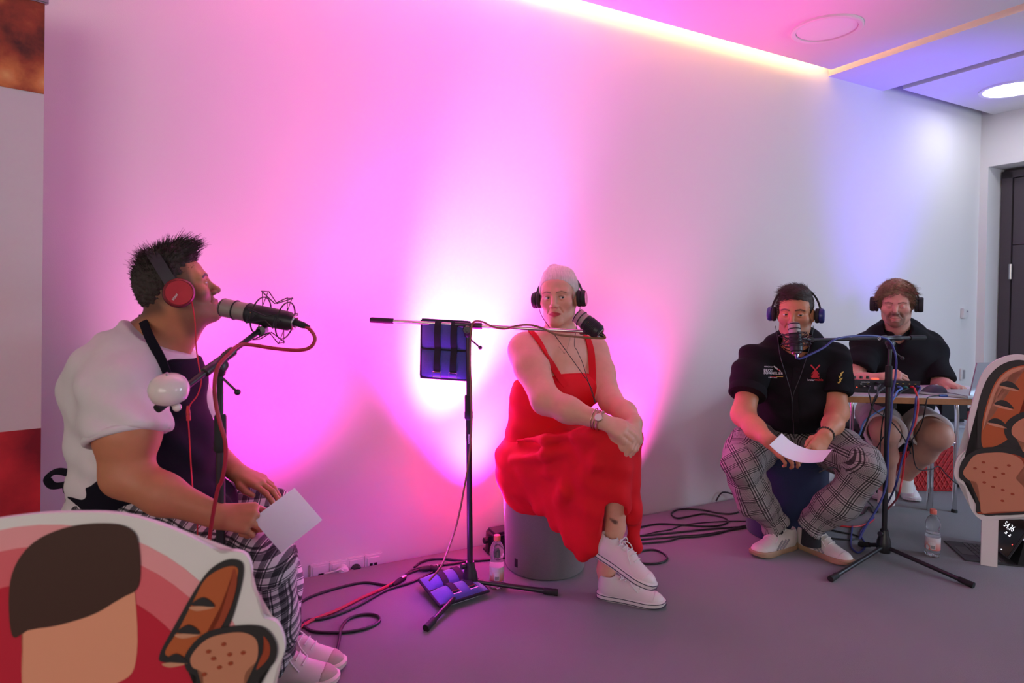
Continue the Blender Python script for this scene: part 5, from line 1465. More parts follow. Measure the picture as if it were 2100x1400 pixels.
# ------------------------------------------------------------------ microphones
m_micbody = M('mic_black_enamel', (.020, .018, .022), .42, .3); m_grille = M('mic_grille', (.34, .29, .26), .45, .7, bump=1.0, bscale=900, bdist=.001); m_wire = M('black_wire', (.014, .013, .014), .45); m_elastic = M('black_elastic', (.012, .012, .012), .8)
def microphone(front, back, label, slots=False, mount=None, r=.025):
    front, back = Vector(front), Vector(back); ax = (back - front).normalized(); L = (back - front).length
    t = thing('microphone', front, label, 'microphone', 'large black broadcast microphones')
    mb = MB(); mb.lathe(front, ax, [(r * .72, .066 * L / .17), (r * .98, .066 * L / .17), (r, .075 * L / .17), (r, L * .86), (r * .96, L * .93), (r * .80, L * .96), (r * .78, L), (0, L)], 32); body = mb.build('body', m_micbody, t, True)
    mb = MB(); mb.lathe(front, ax, [(0, 0), (r * .7, .001), (r * .9, .006), (r * .95, .012), (r * .95, .080 * L / .17)], 32); mb.build('grille', m_grille, t, True)
    for h in (.004, .032, .062):
        mb = MB(); mb.torus(front + ax * (h + .004) * (L / .17), ax, r * (.90 if h < .01 else .975), .0022, 32, 6); mb.build('grille_band', m_micbody, t, True)
    sd = ax.orthogonal().normalized(); u = ax.cross(sd)
    if slots:
        for j in range(7):
            mb = MB(); mb.torus(front + ax * (.085 + j * .0080) * (L / .17), ax, r * .985, .0021, 32, 6); mb.build('slot_ring', m_rub, body, True)
    mb = MB(); mb.lathe(front + ax * (L * .47), (0, -1, .2), [(.002, r * .8), (.002, r + .0006)], 10); mb.build('status_dot', M('orange_dot', (.8, .25, .03), .4), body, True)
    mb = MB(); mb.torus(back - ax * .001, ax, r * .62, .004, 28, 8); mb.build('end_ring', m_nickel, t, True)
    if mount:
        c0 = front + ax * (L * mount[0]); c1 = front + ax * (L * mount[1])
        sm = MB(); sm.torus(c0, ax, r * 1.9, .0022, 40, 6); sm.torus(c1, ax, r * 1.9, .0022, 40, 6); sh = sm.build('shock_mount', m_wire, t, True)
        cm = (c0 + c1) / 2
        for j in range(4):
            an = math.radians(45 + 90 * j); dr = sd * math.cos(an) + u * math.sin(an)
            p0, p1 = c0 + dr * r * 2.5, c1 + dr * r * 2.3
            tb = ax.cross(dr)
            mb = MB(); mb.tube([p0 + tb * .02, p0 - tb * .02, cm + dr * r * 1.5 - tb * .006, p1 - tb * .02, p1 + tb * .02, cm + dr * r * 1.5 + tb * .006, p0 + tb * .02], .0018, 6); mb.build('wire_bracket', m_wire, sh, True)
            for q in (c0, c1):
                mb = MB(); mb.tube([q + dr * r * 2.4 + tb * .015, q + dr * r * .98, q + dr * r * 2.4 - tb * .015], .0013, 5); mb.build('elastic', m_elastic, sh, True)
    return t, ax
mA, axA = microphone(U(452, 629, 1.83), U(604, 661, 1.80), 'big microphone in a wire shock mount at the mouth of the person in the apron', mount=(.55, .88), r=.0285)
m2, ax2 = microphone(U(1182, 645, 2.42), U(1231, 684, 2.38), 'dark microphone pointing up at the chin of the person in red', True, r=.031)
mb = MB(); cA_ = U(1208, 680, 2.42); mb.lathe(b2b, (cA_ - b2b), [(.012, -.025), (.012, .012), (.006, .014), (.006, (cA_ - b2b).length)], 14); mb.box(U(1205, 672, 2.41), .03, .012, .02, None, .003); mb.build('mic_clip', m_blkmet, m2, True)
m3, ax3 = microphone(U(1628, 662, 2.80), U(1634, 724, 2.76), 'upright microphone in a wire cage hiding the mouth of the person in the black jacket', True, mount=(.42, .72), r=.0265)
mb = MB(); mb.tube([b3b, U(1660, 696, 2.80), U(1645, 694, 2.79)], .007, 10); mb.lathe(U(1662, 696, 2.815), (0, -1, 0), [(.012, -.012), (.012, .014), (0, .015)], 14); mb.build('mount_joint', m_blkmet, m3, True)
mb = MB(); mb.tube([b1b, U(552, 660, 1.83), U(560, 650, 1.82)], .008, 10); mb.lathe(U(538, 678, 1.815), (0, -1, 0), [(.014, -.012), (.014, .014), (0, .015)], 14); mb.build('mount_joint', m_blkmet, mA, True)

# ------------------------------------------------------------------ bell on the left boom
m_enamel = M('white_enamel', (.70, .64, .58), .12)
t = thing('bicycle_bell', U(346, 800, 1.47), 'shiny white bicycle bell clamped on the left boom end', 'bell')
bc = U(346, 797, 1.46); bx = Vector((.05, -.30, .95)).normalized()
mb = MB(); R_ = .044; mb.lathe(bc, bx, [(.0, -.034), (R_ * .55, -.033), (R_ * .86, -.024), (R_ * .98, -.010), (R_, .0), (R_ * .97, .008), (R_ * .85, .020), (R_ * .62, .029), (R_ * .3, .034), (0, .035)], 40); mb.build('dome', m_enamel, t, True)
mb = MB(); mb.tube([bc + bx * .03, bc + bx * .041], .003, 8); mb.build('pin', m_steel, t, True)
mb = MB(); mb.tube([bc - bx * .028, bc - bx * .046 + Vector((.012, 0, 0))], .007, 10); mb.sphere(bc - bx * .046 + Vector((.020, -.01, 0)), .010, 12, 8); mb.build('lever', m_enamel, t, True)

# ------------------------------------------------------------------ ankle weights
m_wblue = M('blue_velour', (.045, .055, .28), .9, var=.2, vscale=120, sheen=.6, bump=.3, bscale=300); m_wtrim = M('black_binding', (.012, .010, .020), .9)
def weight(name, c, ux, uy, un, w, h, label, bulge=.018, droop=None):
    t = thing('ankle_weight', c, label, 'weight bag', 'blue strap-on weights used as ballast')
    c = Vector(c)
    def S(u, v, side):
        z = bulge * (1 - (2 * u) ** 4) * abs(math.sin(math.pi * (v * 2))) ** .5
        p = c + ux * (u * w) + uy * ((v - .5) * h) + un * (side * (.004 + z))
        if droop: p = p + droop(u, v)
        return p
    n, m = 16, 24; vs = []; fs = []
    for side in (1, -1):
        b = len(vs)
        for j in range(m + 1):
            for i in range(n + 1): vs.append(S(i / n - .5, j / m, side))
        for j in range(m):
            for i in range(n): fs.append((b + j * (n + 1) + i, b + j * (n + 1) + i + 1, b + (j + 1) * (n + 1) + i + 1, b + (j + 1) * (n + 1) + i))
    mb = MB(); mb.add(vs, fs); mb.build('bag', m_wblue, t, True)
    mb = MB(); per = [S(i / n - .5, 0, 0) for i in range(n + 1)] + [S(.5, j / m, 0) for j in range(1, m + 1)] + [S(.5 - i / n, 1, 0) for i in range(1, n + 1)] + [S(-.5, 1 - j / m, 0) for j in range(1, m + 1)]
    mb.tube(per, .0062, 8); mb.build('edge_binding', m_wtrim, t, True)
    mb = MB(); mb.tube([S(i / n - .5, .5, .9) for i in range(n + 1)], .005, 8); mb.build('middle_seam', m_wtrim, t, True)
    for u in (-.14, .20):
        pts = [S(u, v, 1) + un * .003 for v in np.linspace(.0, .90, 14)]
        st = ribbon(pts, .026, .004, un, 3).build('strap', m_wtrim, t, True)
        e = pts[-1] if S(u, .9, 1).z < S(u, 0, 1).z or abs(uy.z) < .3 else pts[-1]
        q = e + uy * .006 + un * .004
        mb = MB(); cr = [q + ux * a * .017 + uy * b * .010 for a, b in ((-1, -1), (1, -1), (1, 1), (-1, 1))]; mb.tube(cr + [cr[0], cr[1]], .0018, 6); mb.build('buckle', m_chrome, st, True)
    return t
bdir = (b2b - b2a).normalized()
wc = U(913, 717, 2.525)
weight('w', wc, bdir, Vector((0, 0, -1)), Vector((bdir.y, -bdir.x, 0)).normalized(), PM(100, 2.52), PM(118, 2.52), 'blue weight bag with two black straps draped over the silver boom')
wc2 = G(930, 1200, .035)
weight('w', wc2, Vector((.80, .58, .0)).normalized(), Vector((.50, -.80, -.10)).normalized(), Vector((0, -.12, 1)).normalized(), .22, .20, 'blue weight bag lying across the feet of the middle stand', .024)

# ------------------------------------------------------------------ stage lamp on the floor by the wall
def stage_lamp(px, label):
    s0 = onwall(px, 1050)[0]; t = thing('stage_lamp', W(s0, .13, 0), label, 'stage lamp', 'black floor lamps washing the wall'); cL = W(s0, .13, .062)
    mb = MB(); mb.box(cL, .26, .10, .085, (WU, WN, Vector((0, 0, 1))), .012); mb.build('housing', m_blkmet, t)
    for j in range(5):
        mb = MB(); mb.box(cL + Vector((0, 0, -.028 + j * .014)) + WN * .051, .22, .004, .005, (WU, WN, Vector((0, 0, 1)))); mb.build('cooling_fin', m_rub, t)
    for q in (-1, 1):
        mb = MB(); mb.box(cL + WU * (q * .138) - Vector((0, 0, .02)), .008, .03, .08, (WU, WN, Vector((0, 0, 1)))); mb.build('bracket', m_blkmet, t)
        mb = MB(); mb.lathe(cL + WU * (q * .142), WU * q, [(.014, 0), (.014, .016), (.008, .02), (0, .02)], 14); mb.build('bracket_knob', m_rub, t, True)
    mb = MB(); mb.box(W(s0, .13, .006), .28, .09, .01, (WU, WN, Vector((0, 0, 1)))); mb.build('foot_plate', m_blkmet, t)
    mb = MB(); mb.torus(cL - WU * .10 + WN * .056 - Vector((0, 0, .03)), WU, .010, .002, 16, 6); mb.build('safety_loop', m_wire, t, True)
stage_lamp(1030, 'black stage lamp lying on the carpet between the middle stand and the grey stool')
# ------------------------------------------------------------------ water bottles
def mat_pet(name):
    t = NT(name); b = t.b; b.inputs['Base Color'].default_value = (.93, .95, .97, 1); b.inputs['Roughness'].default_value = .05
    b.inputs['Transmission Weight'].default_value = .95; b.inputs['IOR'].default_value = 1.22; return t.m
m_pet = mat_pet('clear_plastic'); m_water = mat_pet('water'); m_water.node_tree.nodes['Principled BSDF'].inputs['IOR'].default_value = 1.25
m_cap = M('coral_cap', (.72, .16, .12), .4); 
def mat_label(name):
    t = NT(name); tc = t.new('ShaderNodeTexCoord'); sp = t.new('ShaderNodeSeparateXYZ'); t.link(tc.outputs['Generated'], sp.inputs[0])
    n = t.noise(30, 2)
    c = t.ramp(sp.outputs[2], [(0, (.70, .18, .16)), (.45, (.74, .40, .36)), (.7, (.70, .62, .62)), (1, (.66, .62, .64))]); t.link(t.mix(t.math('GREATER_THAN', n, .58), c, (.75, .70, .72)), t.b.inputs['Base Color']); t.b.inputs['Roughness'].default_value = .4; return t.m
m_lab = mat_label('bottle_label'); m_labw = M('label_white_field', (.75, .70, .70), .5); m_bar = M('label_black_print', (.03, .03, .04), .5)
def bottle(c, h, label, fill):
    t = thing('water_bottle', c, label, 'bottle', 'half-litre plastic water bottles'); k = h / .225
    P = [(.020, .002), (.028, .0), (.031, .006), (.031, .03), (.0315, .05), (.0315, .10), (.030, .112), (.0255, .122), (.0255, .126), (.030, .137), (.0318, .15), (.0305, .165), (.025, .182), (.015, .196), (.0125, .203), (.0125, .21)]
    mb = MB(); mb.lathe(c, (0, 0, 1), [(r * k, z * k) for r, z in P], 32); mb.build('bottle_body', m_pet, t, True)
    for j in range(5):
        an = 2 * math.pi * j / 5; mb = MB(); mb.sphere(c + Vector((math.cos(an) * .019 * k, math.sin(an) * .019 * k, .010 * k)), (.009 * k, .009 * k, .010 * k), 10, 8); mb.build('base_foot', m_pet, t, True)
    mb = MB(); mb.lathe(c, (0, 0, 1), [(.0, .006 * k), (.0295 * k, .008 * k), (.0298 * k, fill * k), (0, fill * k)], 32); mb.build('water', m_water, t, True)
    mb = MB(); mb.lathe(c, (0, 0, 1), [(.0145 * k, .203 * k), (.0148 * k, .206 * k), (.0148 * k, .222 * k), (.013 * k, .225 * k), (0, .225 * k)], 28); mb.build('cap', m_cap, t, True)
    mb = MB(); mb.lathe(c, (0, 0, 1), [(.0320 * k, .035 * k), (.0322 * k, .036 * k), (.0322 * k, .094 * k), (.0320 * k, .095 * k)], 32); mb.build('label', m_lab, t, True)
    d = (Vector((0, 0, 0)) - Vector((c.x, c.y, 0))).normalized(); sx = Vector((-d.y, d.x, 0))
    def cyl(u, z, e): a = u / (.0325 * k); return c + (d * math.cos(a) + sx * math.sin(a)) * (.0326 + e) * k + Vector((0, 0, z * k))
    def patch(nm, u0, u1, z0, z1, mt, e):
        n = 6; vs = [cyl(u0 + (u1 - u0) * i / n, z, e) for z in (z0, z1) for i in range(n + 1)]
        mb = MB(); mb.add(vs, [(i, i + 1, n + 2 + i, n + 1 + i) for i in range(n)]); mb.build(nm, mt, t)
    patch('label_field', -.009, .012, .040, .075, m_labw, .0002)
    for j in range(8): patch('bar', -.006 + j * .0021, -.0049 + j * .0021, .043, .058, m_bar, .0005)
    return t
bottle(G(1018, 1203), .215, 'clear water bottle with coral cap beside the grey stool', .088)
bottle(G(1912, 1139), .222, 'clear water bottle with coral cap near the tablet keyboard', .115)

# ------------------------------------------------------------------ sheets of paper
m_paper = M('white_paper', (.78, .78, .80), .8)
def sheet(c, ux, uy, w, h, label, bend):
    t = None; n = 14; vs = []; fs = []
    un = ux.cross(uy).normalized()
    for s in (0, 1):
        for j in range(n + 1):
            for i in range(n + 1):
                u, v = i / n - .5, j / n - .5
                vs.append(Vector(c) + ux * u * w + uy * v * h + un * (bend(u, v) + s * .0008))
    N1 = (n + 1) ** 2
    for s in (0, 1):
        for j in range(n):
            for i in range(n):
                q = (s * N1 + j * (n + 1) + i, s * N1 + j * (n + 1) + i + 1, s * N1 + (j + 1) * (n + 1) + i + 1, s * N1 + (j + 1) * (n + 1) + i)
                fs.append(q if s else q[::-1])
    mb = MB(); mb.add(vs, fs); return finish(mb.build('paper_sheet', m_paper, None, True), label, 'paper')
# left sheet: corners around (510,1075) (603,990) (663,1073) (580,1140)
a, b, c_, d_ = U(520, 1072, 1.66), U(604, 990, 1.74), U(663, 1074, 1.74), U(578, 1122, 1.66)
sheet((a + b + c_ + d_) / 4, ((b - a) + (c_ - d_)).normalized(), ((d_ - a) + (c_ - b)).normalized(), ((b - a).length + (c_ - d_).length) / 2, ((d_ - a).length + (c_ - b).length) / 2, 'blank sheet of paper in the fist of the person in the apron', lambda u, v: .010 * (u * u * 4))
a, b, c_, d_ = U(1607, 889, 2.72), U(1702, 921, 2.68), U(1668, 938, 2.56), U(1598, 918, 2.60)
sheet((a + b + c_ + d_) / 4, ((b - a) + (c_ - d_)).normalized(), ((d_ - a) + (c_ - b)).normalized(), .21, .17, 'curved sheet of paper held in both hands above the navy stool', lambda u, v: .05 * (1 - 4 * u * u) * .7)
# ------------------------------------------------------------------ printed cutout boards and banner
def smooth_poly(pts, n=8):
    P = [Vector((x, y, 0)) for x, y in pts]; m = len(P); out = []
    for i in range(m):
        p0, p1, p2, p3 = P[i - 1], P[i], P[(i + 1) % m], P[(i + 2) % m]
        for k in range(n):
            t = k / n; q = 0.5 * ((2 * p1) + (p2 - p0) * t + (2 * p0 - 5 * p1 + 4 * p2 - p3) * t * t + (3 * p1 - p0 - 3 * p2 + p3) * t ** 3); out.append((q.x, q.y))
    return out
m_board = M('board_white_edge', (.80, .76, .72), .6); m_ink = M('print_black', (.022, .017, .016), .55)
m_b_crust = M('print_crust_orange', (.50, .105, .022), .55); m_b_crumb = M('print_crumb', (.60, .235, .125), .55); m_b_dark = M('print_crust_dark', (.36, .05, .012), .55); m_b_light = M('print_crust_light', (.66, .30, .17), .55)
def board_layers(t, o, xa, ya, na, layers, k):
    """each printed field is a thin sheet lying on the board"""
    for i, (nm, poly, mat, lift) in enumerate(layers):
        mb = MB(); mb.prism([(x * k, y * k) for x, y in poly], .0006, Vector(o) + na * (.0055 + lift * .0007), xa, ya, na); mb.build(nm, mat, t)
# right board: bread, on a stick; photo pixels relative to (2030,1160)
oR = G(2030, 1160); dR = (oR - CAM).dot(_fwd); kR_ = dR / F
nR = (CAM - oR); nR.z = 0; nR = Vector((-.42, -.91, 0)).normalized(); xR = Vector((-nR.y, nR.x, 0)); yR = Vector((0, 0, 1))
t = thing('bread_cutout', oR, 'printed cutout of a baguette and bread slices on a white stick at the right edge', 'cutout board')
def rp(L): return [(x - 2030, 1160 - y) for x, y in L]
kx = kR_
outer = smooth_poly(rp([(2075, 724), (2035, 735), (2010, 765), (1995, 820), (1987, 870), (1990, 918), (1970, 945), (1966, 985), (1985, 1005), (1992, 1040), (2008, 1064), (2030, 1066), (2100, 1045), (2165, 1040), (2185, 1000), (2190, 930), (2165, 890), (2175, 850), (2150, 800), (2125, 745)]), 6)
mb = MB(); mb.prism([(x * kx, y * kx) for x, y in outer], .010, oR, xR, yR, nR); mb.build('board', m_board, t)
mb = MB(); mb.prism([(-16 * kx, 0), (12 * kx, 0), (12 * kx, 110 * kx), (-16 * kx, 110 * kx)], .009, oR, xR, yR, nR); mb.build('stick', m_board, t)
base_ink = smooth_poly(rp([(2075, 735), (2042, 745), (2018, 775), (2004, 825), (1999, 880), (2003, 925), (1982, 950), (1977, 985), (1997, 1000), (2003, 1035), (2014, 1053), (2030, 1056), (2100, 1035), (2158, 1030), (2175, 995), (2180, 935), (2152, 893), (2163, 850), (2140, 805), (2118, 755)]), 6)
bag = smooth_poly(rp([(2078, 745), (2050, 757), (2030, 785), (2016, 835), (2010, 880), (2013, 918), (2035, 912), (2055, 895), (2085, 860), (2105, 820), (2112, 775), (2100, 752)]), 6)
bagl = smooth_poly(rp([(2078, 747), (2052, 758), (2032, 786), (2018, 836), (2012, 882), (2020, 850), (2036, 790), (2056, 764), (2078, 753)]), 6)
bagd = smooth_poly(rp([(2088, 746), (2098, 775), (2095, 815), (2078, 850), (2050, 888), (2062, 890), (2092, 855), (2110, 815), (2114, 770), (2104, 750)]), 6)
sl1 = smooth_poly(rp([(2000, 935), (1986, 958), (1980, 975), (1990, 988), (2004, 993), (2010, 1030), (2014, 1052), (2040, 1045), (2098, 1030), (2082, 990), (2068, 972), (2080, 955), (2076, 935), (2055, 925), (2030, 926)]), 6)
sl1e = smooth_poly(rp([(2060, 925), (2085, 935), (2087, 958), (2076, 973), (2092, 992), (2106, 1028), (2098, 1034), (2016, 1054), (2014, 1049), (2095, 1028), (2078, 990), (2064, 972), (2075, 955), (2072, 938)]), 6)
sl2i = smooth_poly(rp([(2105, 832), (2075, 840), (2052, 860), (2048, 885), (2060, 905), (2074, 912), (2064, 925), (2110, 935), (2160, 930), (2165, 880), (2150, 845)]), 6)
sl2 = smooth_poly(rp([(2105, 843), (2080, 850), (2062, 867), (2060, 885), (2072, 897), (2085, 902), (2078, 918), (2110, 925), (2150, 920), (2152, 880), (2138, 852)]), 6)
crl = smooth_poly(rp([(2090, 925), (2105, 930), (2115, 955), (2108, 975), (2094, 972), (2100, 1000), (2118, 1024), (2140, 1020), (2150, 985), (2150, 945), (2125, 925)]), 6)
L = [('ink_outline', base_ink, m_ink, 0), ('baguette', bag, m_b_crust, 1), ('baguette_light', bagl, m_b_light, 2), ('baguette_dark', bagd, m_b_dark, 2), ('ink_outline', sl2i, m_ink, 3), ('bread_slice', sl2, m_b_crumb, 4),
     ('ink_outline', smooth_poly(rp([(2000, 925), (1978, 950), (1974, 985), (1996, 1000), (2003, 1035), (2014, 1056), (2105, 1035), (2092, 995), (2080, 975), (2092, 955), (2086, 928), (2058, 914), (2028, 915)]), 6), m_ink, 5), ('crust_edge', sl1e, m_b_dark, 6), ('bread_slice', sl1, m_b_crumb, 7), ('crust_edge', crl, m_b_dark, 3)]
for (x, y) in ((2050, 788), (2042, 827), (2032, 865)):   # cuts in the crust
    L.append(('slash', smooth_poly(rp([(x - 14, y + 1), (x - 4, y + 7), (x + 20, y + 10), (x + 2, y + 2)]), 5), m_b_light, 3)); L.append(('slash', smooth_poly(rp([(x - 12, y), (x - 2, y - 9), (x + 10, y - 6), (x + 20, y + 7), (x + 4, y + 2)]), 5), m_ink, 4))
for (x, y) in ((2014, 948), (2056, 949), (2000, 962), (2014, 968), (2035, 957), (2033, 976), (2047, 967), (2016, 989), (2031, 996), (2047, 1000), (2063, 1006), (2047, 1022), (2082, 866), (2095, 875), (2085, 894), (2110, 880)):
    L.append(('crumb_spot', [(px + math.cos(a) * 3.3, py + math.sin(a) * 2.4) for (px, py) in rp([(x, y)]) for a in np.linspace(0, 2 * math.pi, 12)[:-1]], m_b_dark, 8))
board_layers(t, oR, xR, yR, nR, L, kx)
# left board: round sticker in front, bands of pink; the printed figure is left out, plain colour fields stand in
dL = 1.0; oL = U(130, 1540, dL); nL = Vector((.12, -.99, 0)).normalized(); xL = Vector((-nL.y, nL.x, 0)); kL_ = dL / F
t = thing('round_cutout', Vector((oL.x, oL.y, 0)), 'large round pink and red printed cutout board with bread in the left foreground', 'cutout board')
def lp(L): return [(x - 130, 1540 - y) for x, y in L]
ctop = [(-360, 1540), (-340, 1380), (-270, 1235), (-170, 1130), (-50, 1070), (60, 1050), (150, 1047), (240, 1053), (330, 1082), (400, 1118), (436, 1140), (462, 1136), (486, 1146), (497, 1175), (497, 1210), (510, 1240), (521, 1277), (548, 1290), (563, 1320), (566, 1355), (548, 1400), (530, 1500), (490, 1680), (400, 1830), (270, 1940), (110, 1990), (-60, 1960), (-200, 1880), (-310, 1740)]
outer = smooth_poly(lp(ctop), 5)
mb = MB(); mb.prism([(x * kL_, y * kL_) for x, y in outer], .010, oL, xL, yR, nL); mb.build('board', m_board, t)
def circ(cx, cy, rx, ry, n=64): return [(x, y) for x, y in lp([(cx + rx * math.cos(a), cy + ry * math.sin(a)) for a in np.linspace(0, 2 * math.pi, n)[:-1]])]
m_p1 = M('print_pink', srgb(240, 158, 160), .6); m_p2 = M('print_coral', srgb(228, 100, 108), .6); m_p3 = M('print_red', srgb(200, 16, 48), .6); m_bro = M('print_brown', srgb(66, 34, 20), .6); m_bro2 = M('print_brown_light', srgb(110, 66, 24), .6); m_pe = M('print_peach', srgb(238, 160, 124), .6)
bagL = smooth_poly(lp([(478, 1158), (450, 1152), (415, 1172), (385, 1215), (350, 1280), (318, 1345), (330, 1362), (395, 1365), (425, 1330), (455, 1290), (472, 1235), (482, 1185)]), 6)
bagLi = smooth_poly(lp([(470, 1170), (445, 1168), (408, 1190), (384, 1235), (355, 1295), (330, 1345), (390, 1350), (430, 1300), (456, 1250), (468, 1200)]), 6)
bagLd = smooth_poly(lp([(462, 1172), (470, 1195), (460, 1245), (436, 1298), (400, 1348), (392, 1340), (428, 1290), (448, 1235)]), 6)
sli = smooth_poly(lp([(455, 1292), (405, 1305), (370, 1345), (372, 1378), (392, 1395), (398, 1440), (500, 1450), (520, 1400), (548, 1370), (550, 1330), (520, 1295)]), 6)
sl = smooth_poly(lp([(455, 1305), (412, 1316), (382, 1348), (384, 1372), (404, 1386), (412, 1432), (478, 1436), (490, 1390), (512, 1365), (512, 1325), (490, 1307)]), 6)
sle = smooth_poly(lp([(525, 1315), (538, 1335), (535, 1362), (512, 1385), (520, 1360), (528, 1340)]), 5)
field_b = smooth_poly(lp([(38, 1290), (34, 1180), (70, 1110), (140, 1075), (220, 1070), (262, 1085), (276, 1120), (276, 1200), (240, 1225), (190, 1255), (120, 1275), (70, 1280)]), 6)
field_p = smooth_poly(lp([(72, 1240), (240, 1170), (262, 1165), (274, 1340), (235, 1400), (80, 1420), (58, 1400), (58, 1280)]), 6)
L = [('band', circ(95, 1525, 432, 455), m_p1, 0), ('band', circ(95, 1525, 400, 412), m_p2, 1), ('band', circ(95, 1530, 330, 345), m_p3, 2), ('plain_field', field_p, m_pe, 3), ('plain_field', field_b, m_bro, 4),
     ('ink_outline', bagL, m_ink, 3), ('baguette', bagLi, m_b_crust, 4), ('baguette_dark', bagLd, m_b_dark, 5), ('ink_outline', sli, m_ink, 6), ('bread_slice', sl, m_b_crumb, 7), ('crust_edge', sle, m_b_dark, 7)]
for (x, y) in ((402, 1240), (374, 1296), (350, 1355)):
    L.append(('slash', smooth_poly(lp([(x - 26, y + 8), (x - 10, y + 16), (x + 24, y + 10), (x, y + 6)]), 5), m_b_light, 6)); L.append(('slash', smooth_poly(lp([(x - 22, y + 2), (x - 2, y - 12), (x + 14, y - 6), (x + 24, y + 8), (x, y + 6)]), 5), m_ink, 7))
for (x, y) in ((446, 1327), (416, 1341), (426, 1356), (458, 1349), (485, 1347), (460, 1368), (438, 1375), (408, 1388)):
    L.append(('crumb_spot', [(px + math.cos(a) * 5, py + math.sin(a) * 4) for (px, py) in lp([(x, y)]) for a in np.linspace(0, 2 * math.pi, 12)[:-1]], m_b_dark, 9))
board_layers(t, oL, xL, yR, nL, L, kL_)
mb = MB(); mb.box(Vector((oL.x, oL.y + .07, .20)), .05, .02, .42); mb.box(Vector((oL.x, oL.y + .04, .008)), .30, .22, .016); mb.build('support', m_board, t)

# roll-up banner at the far left
def mat_bannerphoto(name, cols, scale, seed):
    t = NT(name); tc = t.new('ShaderNodeTexCoord'); mp = t.new('ShaderNodeMapping'); t.link(tc.outputs['Object'], mp.inputs[0]); mp.inputs['Location'].default_value = (seed, seed * .7, 0)
    v = t.new('ShaderNodeTexVoronoi'); v.feature = 'SMOOTH_F1'; v.inputs['Scale'].default_value = scale; t.link(mp.outputs[0], v.inputs['Vector'])
    n = t.noise(scale * 3, 5, .6, mp.outputs[0])
    m_ = t.math('ADD', t.math('MULTIPLY', v.outputs['Distance'], 1.1), t.math('MULTIPLY', n, .35))
    t.link(t.ramp(m_, [(.15, cols[0]), (.40, cols[1]), (.62, cols[2]), (.85, cols[3])]), t.b.inputs['Base Color']); t.b.inputs['Roughness'].default_value = .5; return t.m
m_ban = M('banner_white', (.62, .58, .57), .6, var=.02)
m_top = mat_bannerphoto('banner_pastry_photo', [(.75, .42, .15), (.60, .20, .05), (.30, .05, .015), (.03, .008, .005)], 9, 1.3)
m_bot = mat_bannerphoto('banner_red_photo', [(.70, .06, .05), (.60, .02, .03), (.42, .01, .02), (.20, .0, .01)], 7, 4.1)
dB = 2.02
eT = U(91, 100, dB); ub = Vector((-.75, -.66, 0)).normalized(); nb_ = Vector((.66, -.75, 0)).normalized()
z0, z1 = .04, U(92, 6, dB).z
t = thing('rollup_banner', Vector((eT.x, eT.y, 0)) + ub * .4, 'tall roll-up banner with food photographs at the left edge', 'banner')
def strip(nm, za, zb, mat, lift):
    mb = MB(); c = Vector((eT.x, eT.y, (za + zb) / 2)) + ub * .40 + nb_ * lift; mb.box(c, .80, .002, zb - za, (ub, nb_, Vector((0, 0, 1)))); return mb.build(nm, mat, t)
strip('sheet', z0, z1, m_ban, 0); strip('pastry_photo', U(91, 193, dB).z, z1, m_top, .002); strip('red_photo', z0, U(83, 879, dB).z, m_bot, .002)
mb = MB(); mb.box(Vector((eT.x, eT.y, z1 + .008)) + ub * .40, .82, .022, .026, (ub, nb_, Vector((0, 0, 1))), .004); mb.build('top_rail', m_steel, t)
mb = MB(); mb.box(Vector((eT.x, eT.y, .035)) + ub * .40, .84, .11, .07, (ub, nb_, Vector((0, 0, 1))), .012); mb.build('base_cassette', m_steel, t)
mb = MB(); mb.tube([Vector((eT.x, eT.y, .05)) + ub * .40 - nb_ * .012, Vector((eT.x, eT.y, z1)) + ub * .40 - nb_ * .012], .008, 10); mb.build('support_pole', m_steel, t, True)
# ------------------------------------------------------------------ table with the mixing desk
m_ttop = M('white_laminate', (.72, .68, .70), .35); m_tedge = M('oak_edge', (.38, .16, .055), .5, var=.2, vscale=60)
tA = U(1715, 809.5, 3.06); tB = U(2120, 820, 3.02); TZ = .74
ex = Vector((tB.x - tA.x, tB.y - tA.y, 0)).normalized(); ey = Vector((-ex.y, ex.x, 0)); AX = (ex, ey, Vector((0, 0, 1)))
tl = (Vector((tB.x, tB.y, 0)) - Vector((tA.x, tA.y, 0))).length; tc_ = Vector((tA.x, tA.y, 0)) + ex * tl / 2
t = thing('table', tc_ + ey * .33, 'white table with brown wooden edge in front of the person in the polo shirt', 'table')
mb = MB(); mb.box(tc_ + ey * .33 + Vector((0, 0, TZ - .002)), tl - .004, .656, .004, AX); mb.build('tabletop', m_ttop, t)
mb = MB(); mb.box(tc_ + ey * .33 + Vector((0, 0, TZ - .0185)), tl, .66, .029, AX, .002); mb.build('edge_board', m_tedge, t)
for a in (.12, tl - .12):
    for b in (.08, .58):
        mb = MB(); q = tc_ + ex * (a - tl / 2) + ey * b
        if a < .5 and b < .3: continue
        mb.tube([q + Vector((0, 0, TZ - .033)), q], .016, 14); mb.build('leg', m_chrome, t, True)
mb = MB(); mb.box(tc_ + ex * (.30 - tl / 2) + ey * .33 + Vector((0, 0, TZ - .05)), .04, .56, .034, AX); mb.build('rail', m_blkmet, t)
